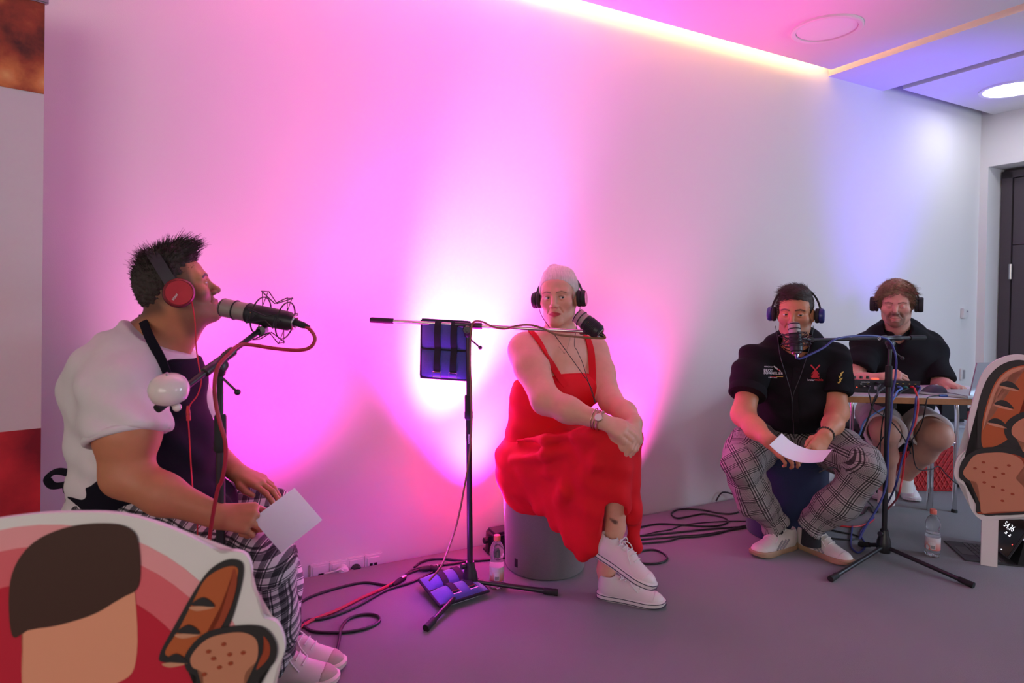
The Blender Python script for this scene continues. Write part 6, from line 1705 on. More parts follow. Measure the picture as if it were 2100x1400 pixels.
# mixing desk
mcL, mcR = U(1750, 804, 3.17), U(1887, 808, 3.15)
mx = Vector((mcR.x - mcL.x, mcR.y - mcL.y, 0)).normalized(); my = Vector((-mx.y, mx.x, 0)); mw = (mcR - mcL).length
mo = Vector((mcL.x, mcL.y, TZ)) + mx * mw / 2
t = thing('audio_mixer', mo + my * .13, 'black audio mixing desk with coloured cables plugged in at the back', 'audio mixer')
m_mix = M('mixer_black', (.016, .014, .018), .5, bump=.1, bscale=600)
def mv(a, b, c): return mo + mx * a + my * b + Vector((0, 0, c))
hw = mw / 2
mb = MB(); vs = [mv(-hw + .012, 0, .004), mv(hw - .012, 0, .004), mv(hw, 0, .016), mv(hw, 0, .066), mv(-hw, 0, .066), mv(-hw, 0, .016)]
vs2 = [mv(-hw + .012, .27, .004), mv(hw - .012, .27, .004), mv(hw, .27, .012), mv(hw, .27, .030), mv(-hw, .27, .030), mv(-hw, .27, .012)]
mb.add(vs + vs2, [(0, 1, 2, 3, 4, 5), (11, 10, 9, 8, 7, 6)] + [(i, (i + 1) % 6, 6 + (i + 1) % 6, 6 + i) for i in range(6)]); mixo = mb.build('case', m_mix, t)
def onm(px, py):   # a photo pixel on the back face of the mixer
    v = RT * ((px - CX) / F) + UP * ((CY - py) / F) + _fwd
    return CAM + v * ((mo - CAM).dot(my) / v.dot(my))
m_redlight = M('red_button', (.8, .08, .04), .4, emit=(1, .10, .05), es=1.2)
for px in (1758, 1772, 1785.5):
    p = onm(px, 776) + my * .03; mb = MB(); mb.lathe(p - Vector((0, 0, .004)), (0, 0, 1), [(.008, 0), (.007, .014), (0, .014)], 14); mb.build('knob', m_blkmet, t, True)
p = onm(1801, 778) + my * .03; mb = MB(); mb.box(p, .03, .02, .008, (mx, my, Vector((0, 0, 1))), .002); mb.build('lit_pad', m_redlight, t)
for px, py in ((1765, 792), (1796, 786), (1796, 795), (1818, 785), (1840, 790), (1853, 791), (1864, 792), (1877, 791)):
    mb = MB(); mb.torus(onm(px, py), my, .007, .0022, 18, 6); mb.lathe(onm(px, py), -my, [(.006, -.001), (.006, .0012)], 14); mb.build('socket', m_steel if py == 795 else m_rub, t, True)
for px, py in ((1840, 786), (1852, 786.5), (1865, 787), (1877, 787.5), (1766, 787), (1773, 792), (1783, 792)):
    mb = MB(); mb.box(onm(px, py) - my * .001, .008, .002, .0035, (mx, my, Vector((0, 0, 1)))); mb.build('print_mark', m_print_g if px > 1830 else m_white_pl, t)
mb = MB(); mb.lathe(onm(1757, 793.5) - my * .001, -my, [(.0025, 0), (.0025, .002)], 10); mb.build('power_light', m_redlight, t)
def flat_text(s, o, xa, ya, h, mat, parent, name='lettering', bold=False):
    v, fs, w = text2d(s, bold); return obj(name, [tuple(Vector(o) + xa * (x * h) + ya * (y * h)) for x, y in v], fs, mat, parent, False)
flat_text('RØDECASTER', onm(1765, 784) - my * .002, mx, Vector((0, 0, 1)), .007, m_white_pl, t, bold=True)
flat_text('PRO', onm(1778, 787) - my * .002, mx, Vector((0, 0, 1)), .005, m_print_g, t)
# mouse
m_mouse = M('dark_blue_mouse', (.045, .040, .075), .45)
mc = U(1918, 800, 3.16); mc.z = TZ
t = thing('computer_mouse', mc, 'dark ergonomic computer mouse on the table beside the mixing desk', 'mouse')
f = Field(); f.ell(mc + Vector((0, 0, .010)), (.055, .042, .038), k=.01); f.ell(mc + Vector((-.035, 0, .002)), (.04, .035, .018), k=.02); f.plane(mc + Vector((0, 0, .002)), (0, 0, -1))
V, Q = f.mesh(.003, smooth=2); obj('shell', V, Q, m_mouse, t, True)
mb = MB(); mb.lathe(mc + Vector((-.002, -.012, .044)), (.3, .9, .1), [(.007, -.004), (.008, -.003), (.008, .003), (.007, .004)], 16); mb.build('scroll_wheel', m_steel, t, True)
# laptop
m_alu = M('silver_aluminium', (.50, .50, .52), .35, .85)
t = thing('laptop', U(1985, 812, 3.12), 'open silver laptop at the right end of the table, seen from behind', 'laptop')
lb = [Vector((p.x, p.y, TZ + .001)) for p in (G(1984, 824, TZ), G(1930, 800, TZ))]   # hinge edge near, keyboard side far-left
h0 = G(1986, 818, TZ); h1 = h0 + Vector((.30, .05, 0)); hx = (h1 - h0).normalized(); hy = Vector((-hx.y, hx.x, 0))
mb = MB(); mb.box(h0 + hx * .15 + hy * .11 - hx * .0 + Vector((0, 0, .008)), .31, .22, .014, (hx, hy, Vector((0, 0, 1))), .004); mb.build('keyboard_base', m_alu, t)
k0 = h0 - hx * .085 + hy * .06
mb = MB(); mb.add([h0 + Vector((0, 0, .003)), h0 - hx * .13 + hy * .16 + Vector((0, 0, .003)), h0 - hx * .02 + hy * .22 + Vector((0, 0, .003)), h0 + hx * .05 + hy * .06 + Vector((0, 0, .003)),
              h0 + Vector((0, 0, .012)), h0 - hx * .13 + hy * .16 + Vector((0, 0, .012)), h0 - hx * .02 + hy * .22 + Vector((0, 0, .012)), h0 + hx * .05 + hy * .06 + Vector((0, 0, .012))], [(0, 1, 2, 3), (7, 6, 5, 4), (0, 4, 5, 1), (1, 5, 6, 2), (2, 6, 7, 3), (3, 7, 4, 0)]); mb.build('palm_rest', m_alu, t)
la = U(1985, 817, 3.06); lbm = U(2002, 743, 3.02); sx_ = U(2080, 743, 3.10) - lbm
mb = MB(); n_ = sx_.cross(lbm - la).normalized(); vs = [la, la + sx_, lbm + sx_, lbm]; mb.add(vs + [v + n_ * .006 for v in vs], [(0, 1, 2, 3), (7, 6, 5, 4), (0, 4, 5, 1), (1, 5, 6, 2), (2, 6, 7, 3), (3, 7, 4, 0)]); mb.build('lid', m_alu, t)
# blue plug lying on the table
m_blueplug = M('blue_plug', (.02, .08, .30), .4)
a, b = G(1926, 811, TZ + .006), G(1952, 811, TZ + .006)
t = thing('usb_plug', a, 'small blue plug and thin lead lying by the laptop', 'cable plug')
mb = MB(); mb.tube([a, b], [.005, .006], 10); mb.build('plug_body', m_blueplug, t, True)
mb = MB(); mb.tube([a, G(1908, 813, TZ + .004), G(1903, 815, TZ + .002), U(1900, 822, 3.02), U(1895, 850, 3.03), U(1886, 878, 3.1), U(1868, 905, 3.15), U(1850, 930, 3.2)], .0028, 7, smooth=5); mb.build('lead', m_wire, t, True)

# ------------------------------------------------------------------ chair of the person at the table
t = thing('chair', gp(1845, 3.75), 'chrome tube armchair with black seat behind the table', 'chair')
def tube(nm, pts, r=.0115, mat=None, sm=6, par=None):
    mb = MB(); mb.tube(pts, r, 12, smooth=sm); return mb.build(nm, mat or m_chrome, par or t, True)
fr = G(1957, 1050); fl = G(1742, 1046); rr_ = G(1893, 1005)
fr, fl = Vector((fr.x, fr.y, 0)), Vector((fl.x, fl.y, 0)); dxv = (fr - fl).normalized(); dyv = Vector((-dxv.y, dxv.x, 0)); cw = (fr - fl).length
Zv = Vector((0, 0, 1))
for q, e in ((fr, -1), (fl, 1)):
    tube('leg', [q, q + Zv * .30, q + Zv * .60, q + Zv * .66 + dyv * .05, q + Zv * .66 + dyv * .30, q + Zv * .64 + dyv * .42], .0115)
    mb = MB(); mb.lathe(q, (0, 0, 1), [(.016, 0), (.016, .012), (.012, .018)], 14); mb.build('foot_cap', m_rub, t, True)
    mb = MB(); mb.box(q + Zv * .672 + dyv * .18, .045, .26, .022, (dxv, dyv, Zv), .008); mb.build('arm_pad', m_rub, t)
    rl = q + dyv * .42; tube('rear_leg', [q + Zv * .64 + dyv * .42, rl + Zv * .3 + dyv * .02, rl + dyv * .05], .0115)
tube('seat_rail', [fl + Zv * .40, fr + Zv * .40], .010, sm=0); tube('seat_rail', [fl + Zv * .40 + dyv * .42, fr + Zv * .40 + dyv * .42], .010, sm=0)
mb = MB(); mb.box((fl + fr) / 2 + Zv * .43 + dyv * .22, cw * .86, .44, .045, (dxv, dyv, Zv), .018); mb.build('seat', m_rub, t)
mb = MB(); mb.box((fl + fr) / 2 + Zv * .72 + dyv * .47, cw * .80, .035, .34, (dxv, dyv, Zv), .014); mb.build('backrest', m_rub, t)
# the chair's inner chrome leg seen between the shins
# ------------------------------------------------------------------ things stored behind the table
m_fabric = M('black_nylon', (.012, .011, .013), .8, var=.3, bump=.3, bscale=200); m_redmesh = NT('red_mesh'); 
_v = m_redmesh.new('ShaderNodeTexChecker'); _tc = m_redmesh.new('ShaderNodeTexCoord'); _mp = m_redmesh.new('ShaderNodeMapping'); _mp.inputs['Rotation'].default_value = (0, .785, 0); _mp.inputs['Scale'].default_value = (60, 60, 60); m_redmesh.link(_tc.outputs['Object'], _mp.inputs[0]); m_redmesh.link(_mp.outputs[0], _v.inputs['Vector']); _v.inputs['Scale'].default_value = 1.0
_v.inputs['Color1'].default_value = (.50, .015, .02, 1); _v.inputs['Color2'].default_value = (.32, .008, .012, 1); m_redmesh.link(_v.outputs['Color'], m_redmesh.b.inputs['Base Color']); m_redmesh.b.inputs['Roughness'].default_value = .6; m_redmesh = m_redmesh.m
rb = gp(1876, 4.12)
t = thing('red_crate', rb, 'red lattice crate on the floor behind the chair', 'crate')
bxv, byv = dxv, dyv
for (a, b, sx, sy) in ((0, -.14, .30, .012), (0, .14, .30, .012), (-.15, 0, .012, .28), (.15, 0, .012, .28)):
    mb = MB(); mb.box(rb + bxv * a + byv * b + Zv * .15, sx, sy, .28, (bxv, byv, Zv), .003); pn = mb.build('side_panel', m_redmesh, t)
m_redrib = M('red_rib', (.62, .05, .05), .5)
for j in range(9):
    for q in (-1, 1):
        c0 = rb - byv * .148 + bxv * (-.14 + j * .035) + Zv * .02; c1 = c0 + bxv * (q * .14) + Zv * .24
        e0 = c0; lim = .145
        x0 = (c0 - rb).dot(bxv); x1 = (c1 - rb).dot(bxv)
        if abs(x1) > lim:
            k = (math.copysign(lim, x1) - x0) / (x1 - x0); c1 = c0 + (c1 - c0) * k
        mb = MB(); mb.tube([c0, c1], .0035, 6); mb.build('lattice_rib', m_redrib, t, True)
mb = MB(); mb.box(rb + Zv * .008, .30, .28, .012, (bxv, byv, Zv)); mb.build('bottom', m_redmesh, t)
cb = gp(1944, 4.15)
t = thing('storage_box', cb + Zv * .19, 'clear plastic storage box stacked on a black bag behind the chair leg', 'storage box')
m_clear = NT('cloudy_plastic'); m_clear.b.inputs['Base Color'].default_value = (.75, .80, .85, 1); m_clear.b.inputs['Roughness'].default_value = .25; m_clear.b.inputs['Transmission Weight'].default_value = .6; m_clear = m_clear.m
for (a, b, sx, sy) in ((0, -.13, .28, .006), (0, .13, .28, .006), (-.14, 0, .006, .26), (.14, 0, .006, .26)):
    mb = MB(); mb.box(cb + bxv * a + byv * b + Zv * .31, sx, sy, .18, (bxv, byv, Zv)); mb.build('side', m_clear, t)
mb = MB(); mb.box(cb + Zv * .222, .28, .26, .006, (bxv, byv, Zv)); mb.build('bottom', m_clear, t)
mb = MB(); mb.box(cb + Zv * .408, .31, .29, .018, (bxv, byv, Zv), .004); mb.build('lid', m_clear, t)
f = Field(); f.ell(cb + Zv * .10 + bxv * .06, (.16, .15, .115), k=.03); f.ell(cb + Zv * .07 + bxv * .16, (.14, .13, .08), k=.05); f.plane(cb + Zv * .002, (0, 0, -1))
bgb = thing('bag', cb, 'soft black bag on the floor under the clear storage box', 'bag'); V, Q = f.mesh(.009, smooth=2); obj('bag_body', V, Q, m_fabric, bgb, True)
mb = MB(); mb.tube([cb + Zv * .17 + bxv * .16 - byv * .1, cb + Zv * .22 + bxv * .24 - byv * .14, cb + Zv * .12 + bxv * .33 - byv * .13], .008, 8, smooth=5); mb.build('handle', m_fabric, bgb, True)
cs = U(1935, 875, 4.2)
t = thing('equipment_case', Vector((cs.x, cs.y, .42)), 'black equipment case with latches standing behind the chair', 'case')
mb = MB(); mb.box(Vector((cs.x, cs.y, .54)), .20, .20, .24, (bxv, byv, Zv), .02); mb.build('case_body', m_fabric, t)
for j in (0, 1):
    mb = MB(); mb.box(Vector((cs.x, cs.y, .50 + j * .09)) + bxv * .115 - byv * .06, .03, .05, .02, (bxv, byv, Zv), .004); mb.build('latch', m_rub, t)
rbx = gp(1992, 4.35)
t = thing('red_bag', rbx, 'crumpled shiny red bag with gold trim beside the clear box', 'bag')
m_redfoil = M('red_foil', (.50, .02, .03), .3, .2, bump=.6, bscale=40, bdist=.02); m_goldtr = M('gold_trim', (.6, .4, .15), .35, .8)
f = Field(); f.ell(rbx + Zv * .20, (.10, .09, .20), k=.02); f.ell(rbx + Zv * .40 + bxv * .02, (.07, .06, .09), k=.04); f.plane(rbx + Zv * .002, (0, 0, -1)); V, Q = f.mesh(.008, smooth=1); N = normals(V, Q); V = V + N * folds(.008, [((1, .4, .6), 60, .2, 1), ((.5, .3, -1), 75, 1.1, 1)])(V, N)[:, None]; obj('bag_body', V, Q, m_redfoil, t, True)
mb = MB(); mb.tube([rbx + Zv * (.18 + .02 * i) - byv * .085 + bxv * (.05 + .02 * math.sin(i * 2.1)) for i in range(9)], .005, 6, smooth=3); mb.build('ribbon_trim', m_goldtr, t, True)

# ------------------------------------------------------------------ tablet with keyboard on the floor
m_space = M('dark_grey_cover', (.045, .042, .046), .6); m_screen = M('black_screen', (.006, .004, .008), .12); m_key = M('dark_key', (.075, .068, .072), .55); m_lit = M('screen_digits', (.9, .9, .95), .4, emit=(.9, .92, 1), es=1.2); m_litr = M('screen_red', (.9, .1, .1), .4, emit=(1, .08, .06), es=1.2)
k0, k1, k2 = G(1936, 1111), G(1978, 1150), G(2100, 1153)
kx_ = (Vector((k2.x - k1.x, k2.y - k1.y, 0))); 
ux = (k1 - k0); ux.z = 0; W_ = .28
ux = Vector((-.26, -.966, 0)).normalized(); uy = Vector((.966, -.26, 0))      # ux along the near-left edge, uy towards the hinge
o = Vector((k0.x, k0.y, 0))
t = thing('tablet', o, 'dark tablet with keyboard cover standing on the carpet behind the bread cutout', 'tablet')
def kp(a, b, z=0.0): return o + ux * a + uy * b + Zv * z
mb = MB(); mb.box(kp(.115, .13, .0035), .245, .26, .006, (ux, uy, Zv), .002); kb = mb.build('keyboard_cover', m_space, t)
for r_ in range(5):
    for c_ in range(11):
        mb = MB(); mb.box(kp(.018 + c_ * .0195, .085 + r_ * .020, .0075), .0165, .017, .003, (ux, uy, Zv)); mb.build('key', m_key, kb)
mb = MB(); mb.box(kp(.115, .045, .0068), .10, .055, .001, (ux, uy, Zv)); mb.build('trackpad', m_key, kb)
tn = (-uy * .88 + Zv * .47).normalized(); tu = (Zv * .88 + uy * .47).normalized()
tc0 = kp(.115, .175, .035)
def tp(a, b, c=0.0): return tc0 + ux * a + tu * b + tn * c
mb = MB(); mb.box(tp(0, .09), .245, .19, .008, (ux, tu, tn), .003); tb = mb.build('tablet_body', m_space, t)
mb = MB(); mb.box(tp(0, .09, .0045), .232, .178, .001, (ux, tu, tn)); sc_ = mb.build('screen', m_screen, t)
flat_text('54,36', tp(-.045, .108, .0055), ux, tu, .040, m_lit, sc_)
for a, b, w_, mt in ((.005, .085, .016, m_lit), (.04, .085, .016, m_lit), (.007, .092, .012, m_lit), (.042, .092, .010, m_lit), (.095, .06, .006, m_litr), (.10, .168, .014, m_lit), (-.075, .015, .012, m_lit), (.05, .012, .010, m_lit)):
    mb = MB(); mb.box(tp(a, b, .0053), w_, .004 if mt is m_lit else .005, .0006, (ux, tu, tn)); mb.build('screen_mark', mt, sc_)
mb = MB(); mb.add([kp(.0, .21, .006), kp(.235, .21, .006), kp(.235, .26, .006), kp(.0, .26, .006), kp(.0, .235, .12), kp(.235, .235, .12)], [(0, 1, 2, 3), (0, 4, 5, 1), (2, 5, 4, 3), (0, 3, 4), (1, 5, 2)]); mb.build('cover_stand', m_rub, t)
wl = G(2098, 1140)
t = thing('white_notebook', wl, 'flat white device lying on the carpet at the right frame edge', 'notebook')
q0 = kp(.33, .20); mb = MB(); mb.box(Vector((wl.x + .14, wl.y + .02, .009)), .30, .21, .016, (ux, uy, Zv), .003); mb.build('lid', m_alu, t)
mb = MB(); mb.box(Vector((wl.x + .14, wl.y + .02, .0185)), .296, .206, .003, (ux, uy, Zv), .001); mb.build('top_cover', m_ttop, t)
# ------------------------------------------------------------------ cables
m_cred = M('red_cable', (.36, .012, .030), .5); m_cbrown = M('brown_braided_cable', (.20, .11, .05), .7, var=.4, vscale=900); m_cblue = M('blue_cable', (.035, .045, .22), .5); m_cblk = M('black_cable', (.011, .010, .012), .5); m_cltblue = M('light_blue_cable', (.10, .22, .55), .45); m_cgreen = M('green_plug', (.03, .22, .14), .45); m_cred2 = M('bright_red_cable', (.58, .02, .03), .45)
def cable(pts, r, mat, label, cat='cable', plugs=(), name='cable', sm=7):
    P = []
    for p in pts:
        if isinstance(p, Vector): P.append(p)
        elif len(p) == 2:
            g_ = G(p[0], p[1]); g_.z = r + .001; P.append(g_)
        else: P.append(U(*p))
    t = thing(name, P[0] if P[0].z < P[-1].z else P[-1], label, cat)
    mb = MB(); mb.tube(P, r, 8, smooth=sm); mb.build('cord', mat, t, True)
    for (a, b, rr, mt, nm) in plugs:
        a = Vector(a); b = Vector(b); d = (b - a).normalized(); L_ = (b - a).length
        mb = MB(); mb.lathe(a, d, [(rr * .55, 0), (rr * .8, L_ * .25), (rr, L_ * .45), (rr, L_), (0, L_)], 14); mb.build(nm, mt, t, True)
    return t
# left microphone: red cable looping down the stand
e0 = U(604, 661, 1.80)
cable([U(622, 666, 1.79), U(638, 678, 1.78), U(646, 695, 1.78), (636, 712, 1.77), (610, 718, 1.76), (560, 714, 1.74), (515, 707, 1.71), (490, 708, 1.68), (470, 725, 1.63), (447, 752, 1.585), (440, 790, 1.575), (443, 830, 1.575), (452, 870, 1.575), (462, 905, 1.575), (462, 945, 1.58), (455, 985, 1.585), (445, 1010, 1.59), (430, 1100, 1.60), (428, 1150, 1.60)], .0052, m_cred, 'red cable looping from the left microphone down its stand',
      plugs=((U(634, 671, 1.785), U(606, 661, 1.80), .0095, m_rub, 'plug_sleeve'), (U(615, 664.5, 1.795), U(603, 660, 1.80), .0085, m_chrome, 'plug_collar')))
for (px, py, d_) in ((486, 711, 1.71), (441, 878, 1.595)):
    pass
# middle microphone: braided cable along the boom and down
cable([U(1232, 685, 2.37), U(1240, 690, 2.365), U(1239, 693, 2.365), (1220, 693, 2.375), (1180, 690, 2.39), (1140, 685, 2.405), (1110, 672, 2.42), (1085, 666, 2.43), (1060, 668, 2.44), (1035, 674, 2.46), (1010, 670, 2.47), (990, 660, 2.475), (972, 660, 2.48), (966, 680, 2.47), (964, 740, 2.475), (966, 800, 2.475), (967, 870, 2.475), (962, 940, 2.475), (952, 1000, 2.46), (940, 1060, 2.45), (925, 1110, 2.44), (905, 1160, 2.43), (880, 1190, 2.44)], .0042, m_cbrown, 'brown braided cable twisted along the silver boom and hanging to the floor',
      plugs=((U(1241, 691, 2.365), U(1229, 683, 2.38), .0085, m_rub, 'plug_sleeve'),))
# right microphone: blue cable along the boom, down the pole
cable([U(1634, 726, 2.755), U(1634, 733, 2.75), U(1642, 735, 2.75), (1665, 725, 2.76), (1690, 712, 2.78), (1712, 696, 2.80), (1740, 690, 2.83), (1775, 688, 2.86), (1803, 690, 2.885), (1822, 697, 2.895), (1833, 715, 2.90), (1838, 740, 2.90), (1836, 775, 2.905), (1830, 810, 2.905), (1828, 850, 2.905), (1822, 900, 2.905), (1820, 960, 2.905), (1816, 1000, 2.90), (1800, 1040, 2.87), (1775, 1080, 2.84), (1762, 1105, 2.83)], .0048, m_cblue, 'blue cable from the caged microphone along the boom and down the right stand',
      plugs=((U(1633.5, 735, 2.752), U(1634, 722, 2.765), .0085, m_nickel, 'plug_collar'),))
# cables leaving the mixing desk
def mixcable(px, py, pts, r, mat, label, plug=None):
    s_ = onm(px, py); pl = ((s_ - my * .028, s_, .0062, plug or mat, 'plug'),)
    return cable([s_ - my * .022, s_ - my * .035 - Zv * .004] + pts, r, mat, label, plugs=pl)
mixcable(1842, 793, [(1840, 803, 3.02), (1832, 818, 2.99), (1815, 835, 3.0), (1790, 850, 3.02), (1772, 865, 3.02), (1765, 885, 3.02), (1755, 905, 3.04), (1748, 920, 3.06), (1755, 960, 3.1), (1760, 990, 3.12)], .0042, m_cltblue, 'light blue cable curving away to the left from the mixing desk')
mixcable(1855, 793, [(1850, 802, 3.06), (1838, 812, 3.02), (1822, 820, 2.995), (1812, 850, 3.02), (1806, 900, 3.06), (1803, 960, 3.08), (1798, 1010, 3.08)], .003, m_cblk, 'dark cable with a green plug in the mixing desk', m_cgreen)
mixcable(1868, 793, [(1876, 798, 3.02), (1882, 815, 2.99), (1882, 840, 2.99), (1876, 870, 2.98), (1862, 900, 2.98), (1855, 940, 3.0), (1850, 980, 3.02), (1840, 1020, 3.05), (1815, 1050), (1780, 1075), (1750, 1082), (1722, 1080)], .0048, m_cred2, 'bright red cable hanging from the mixing desk to the floor')
mixcable(1879, 792, [(1879, 815, 2.985), (1877, 840, 2.985), (1872, 870, 2.975), (1860, 905, 2.97), (1848, 950, 2.97), (1835, 1000, 2.98), (1812, 1045), (1785, 1070), (1765, 1095), (1775, 1120), (1760, 1135), (1745, 1120), (1748, 1080)], .0045, m_cblue, 'dark blue cable hanging beside the bright red one')
mixcable(1798, 785, [(1800, 795, 3.05), (1799, 812, 2.99), (1790, 830, 3.0), (1780, 860, 3.02), (1768, 885, 3.03), (1755, 905, 3.05), (1745, 940, 3.1)], .0036, m_cblk, 'grey-black cable from the upper socket of the mixing desk')
mixcable(1777, 791, [(1781, 803, 3.03), (1785, 818, 2.99), (1787, 830, 3.0), (1795, 842, 3.0), (1815, 855, 3.0), (1835, 872, 3.0), (1858, 905, 3.02), (1868, 930, 3.1)], .003, m_cblk, 'thin black cable crossing the front of the light shorts')
mixcable(1815, 786, [(1812, 796, 3.05), (1800, 806, 3.0), (1793, 818, 2.99), (1785, 845, 3.0), (1772, 880, 3.02), (1760, 915, 3.05), (1740, 950, 3.1)], .0036, m_cblk, 'black cable bundled beside the light blue one')
cable([(1748, 795, 3.2), (1738, 798, 3.18), (1715, 800, 3.15)], .0028, m_cblk, 'short black lead on the table beside the mixing desk')
cable([U(1871, 900, 3.05), (1872, 920, 3.06), (1876, 950, 3.1), (1886, 963, 3.2), (1910, 962, 3.3), (1925, 956, 3.35), (1940, 972, 3.4), (1960, 990, 3.5), (1985, 1000, 3.6)], .0026, m_cblk, 'thin black wire wandering past the chair legs')
cable([(1812, 895, 3.02), (1800, 915, 3.04), (1780, 950, 3.06), (1768, 985, 3.06), (1740, 1000, 3.08), (1715, 960, 2.78), (1680, 968, 2.76)], .0026, m_cblk, 'thin black wire swinging across the checked trousers')
# floor cables
cable([(430, 1320), (590, 1252), (640, 1225), (700, 1206), (745, 1197), (775, 1200), (800, 1204), (815, 1198), (830, 1182), (855, 1172), (872, 1168), (890, 1164)], .0052, m_cblk, 'black cable running across the carpet from the checked trousers on the left')
cable([(540, 1310), (583, 1298), (615, 1290), (640, 1275), (690, 1255), (740, 1230), (780, 1212), (812, 1196)], .0062, m_cred, 'red cable lying on the carpet in the foreground',
      plugs=((G(806, 1199, .012), G(829, 1184, .012), .011, m_rub, 'plug_sleeve'), (G(818, 1191, .012), G(830, 1183, .012), .0115, m_chrome, 'plug_collar')))
cable([(830, 1183), (845, 1172), (865, 1166), (878, 1164), (900, 1162), (930, 1158), (965, 1152), (1010, 1148), (1040, 1146)], .0052, m_cblk, 'black cable joined to the red one near the blue weight bag',
      plugs=((G(860, 1168, .012), G(896, 1163, .012), .011, m_rub, 'plug_sleeve'), (G(874, 1165, .012), G(898, 1162, .012), .0118, m_chrome, 'plug_collar')))
cable([(850, 1166), (862, 1156), (880, 1150), (905, 1148), (940, 1151), (975, 1152), (1000, 1150), (1035, 1146)], .0052, m_cblk, 'black cable along the wall side of the blue weight bag')
cable([(895, 1172), (870, 1185), (840, 1198), (800, 1210), (770, 1225), (740, 1242), (700, 1260), (660, 1272), (633, 1274), (622, 1284), (640, 1297), (680, 1300), (720, 1298), (755, 1290), (778, 1277), (772, 1265), (745, 1263), (715, 1272), (700, 1292), (695, 1320), (685, 1350), (660, 1375), (620, 1393), (560, 1398)], .0054, m_cblk, 'long black cable making a loop on the carpet in front of the middle stand')
cable([(1290, 1088), (1315, 1082), (1350, 1076), (1400, 1078), (1450, 1081), (1480, 1078), (1493, 1070), (1480, 1062), (1450, 1056), (1435, 1056), (1410, 1061), (1388, 1064), (1377, 1056), (1385, 1048), (1405, 1045), (1440, 1047), (1470, 1053), (1500, 1055), (1528, 1047)], .0045, m_cblk, 'black cable folded in flat loops between the two stools')
cable([(1300, 1101), (1340, 1098), (1400, 1092), (1460, 1086), (1520, 1082), (1545, 1078)], .0045, m_cblk, 'upper straight black cable between the stools')
cable([(1300, 1109), (1350, 1105), (1400, 1101), (1440, 1098), (1480, 1092), (1520, 1085), (1545, 1080)], .0045, m_cblk, 'middle straight black cable between the stools')
cable([(1290, 1118), (1330, 1115), (1370, 1111), (1395, 1104), (1430, 1102), (1470, 1096), (1510, 1084), (1545, 1076)], .0045, m_cblk, 'lowest straight black cable between the stools')
cable([(1315, 1100), (1345, 1092), (1375, 1087), (1400, 1078), (1440, 1073), (1490, 1070), (1540, 1070)], .003, m_cblk, 'thin black lead crossing the folded cable between the stools')
cable([(1305, 1135), (1325, 1130), (1345, 1130), (1362, 1138), (1368, 1148), (1355, 1156), (1330, 1158), (1310, 1156)], .0048, m_cblk, 'black cable loop just right of the white canvas shoes')
cable([Vector(W(onwall(1463, 1030)[0], .02, .0)), Vector(W(onwall(1475, 1022)[0], .03, .05)), Vector(W(onwall(1500, 1020)[0], .06, .02)), (1520, 1025), (1545, 1024)], .0045, m_cblk, 'black cable coming up between carpet and wall behind the checked trousers')
cable([(1690, 1085), (1720, 1092), (1750, 1098), (1762, 1104), (1745, 1108), (1710, 1106), (1680, 1100)], .0042, m_cblk, 'black cable coil on the carpet behind the right stand')
cable([(1760, 985, 3.1), (1775, 1020, 3.08), (1790, 1040), (1800, 1050), (1790, 1052), (1782, 1040), (1770, 1055), (1740, 1065)], .0036, m_cblk, 'tangled black cable between the table and the right stand')
# headphone leads
T_ = HA[0]
cable([TA @ Vector((.092, .022, -.040)), U(400, 660, 1.80), U(402, 710, 1.80), (408, 750, 1.79), (413, 780, 1.785), (405, 810, 1.785), (390, 830, 1.77), (386, 850, 1.765), (388, 890, 1.76), (392, 960, 1.755), (396, 1010, 1.70), (404, 1060, 1.66), (405, 1110, 1.66)], .0019, m_cred2, 'thin red lead hanging from the red headphones down the apron', plugs=((U(385, 832, 1.765), U(387, 862, 1.765), .006, m_redmesh, 'splitter'),))
cable([TB @ Vector((-.092, -.004, -.045)) if (TB @ Vector((-.09, 0, 0))).x > (TB @ Vector((.09, 0, 0))).x else TB @ Vector((.092, -.004, -.045)), U(1178, 700, 2.58), U(1184, 720, 2.57), U(1195, 745, 2.545), U(1204, 775, 2.535), U(1212, 800, 2.52), (1220, 825, 2.5)], .0013, m_cblk, 'thin black headphone lead down the right side of the red dress')
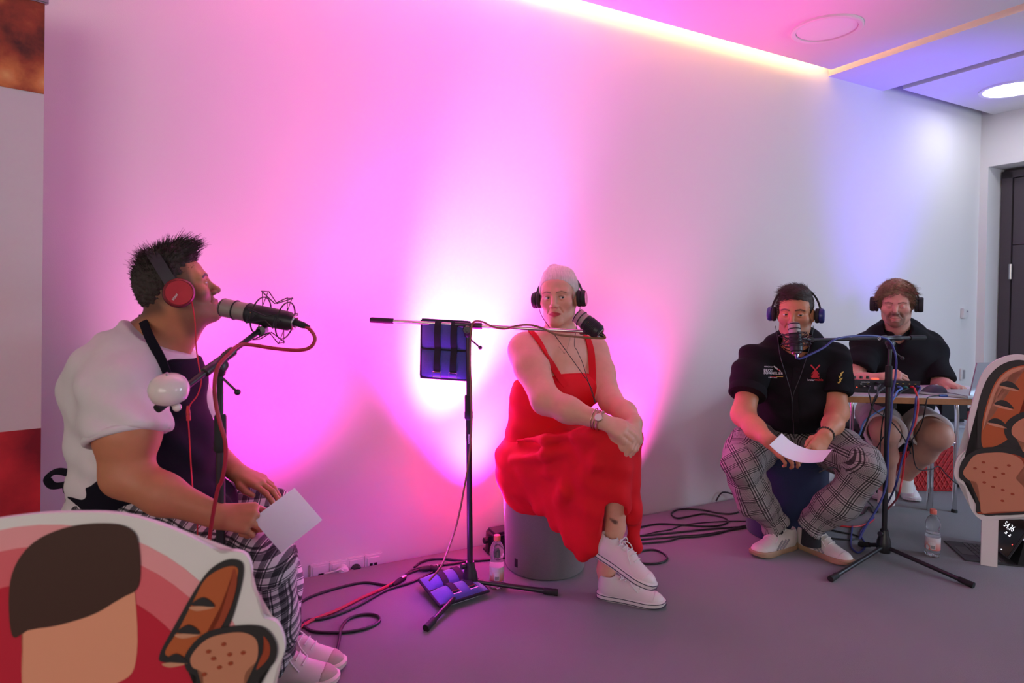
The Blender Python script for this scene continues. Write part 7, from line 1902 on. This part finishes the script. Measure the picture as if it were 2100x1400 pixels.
cable([TB @ Vector((.092, -.004, -.045)) if (TB @ Vector((.09, 0, 0))).x < (TB @ Vector((-.09, 0, 0))).x else TB @ Vector((-.092, -.004, -.045)), U(1113, 651, 2.60), U(1140, 690, 2.56), (1165, 725, 2.55), (1190, 760, 2.54), (1210, 790, 2.52), (1222, 828, 2.5)], .0015, m_cblk, 'thin black headphone lead crossing the chest of the person in red')
cable([U(1590, 668, 2.98), (1594, 690, 2.97), (1600, 730, 2.93), (1612, 770, 2.92), (1622, 805, 2.92), (1624, 830, 2.92), (1627, 870, 2.93), (1629, 905, 2.8)], .0014, m_cblk, 'dark headphone lead hanging down the front of the black jacket')
cable([U(1668, 668, 2.98), (1665, 690, 2.96), (1655, 730, 2.93), (1640, 775, 2.92), (1628, 805, 2.92), (1624, 825, 2.92)], .0014, m_cblk, 'second headphone lead joining the first on the black jacket')
# small marks on the gear
m_markw = M('white_mark', (.7, .66, .66), .5)
_t2 = [o for o in bpy.data.objects if o.get('category') == 'microphone stand']
_ax2 = (top2 - base2).normalized(); _pt = U(962, 915, 2.51) - Vector((0, .013, 0))
flat_text('Millenium', _pt + Vector((-.004, 0, .052)), -_ax2, Vector((1, 0, 0)), .010, m_markw, _t2[1], bold=True)
_c = U(1799, 693.5, 2.895) - Vector((0, .016, 0))
mb = MB(); mb.torus(_c, (0, -1, 0), .0065, .0012, 20, 6); mb.tube([_c + Vector((-.005, -.001, -.006)), _c + Vector((.005, -.001, .006))], .0011, 6); mb.build('emblem', m_markw, _t2[2], True)
_sx = 1 if (TA @ Vector((1, 0, 0)) - CAM).length < (TA @ Vector((-1, 0, 0)) - CAM).length else -1
_X = (TA.to_3x3() @ Vector((_sx, 0, 0))).normalized(); _Y = (TA.to_3x3() @ Vector((0, 1, 0))).normalized(); _Z = (TA.to_3x3() @ Vector((0, 0, 1))).normalized()
_o = TA @ Vector((_sx * (.095 - .012 + .018 + .020 + .0024), -.004, -.006))
_u = (_Y * .80 + _Z * .60).normalized(); _w = _X.cross(_u)
if _w.z < 0: _w = -_w
flat_text('SONY', _o - _u * .027 - _w * .002, _u, _w, .0085, m_markw, hpA_root, bold=True)
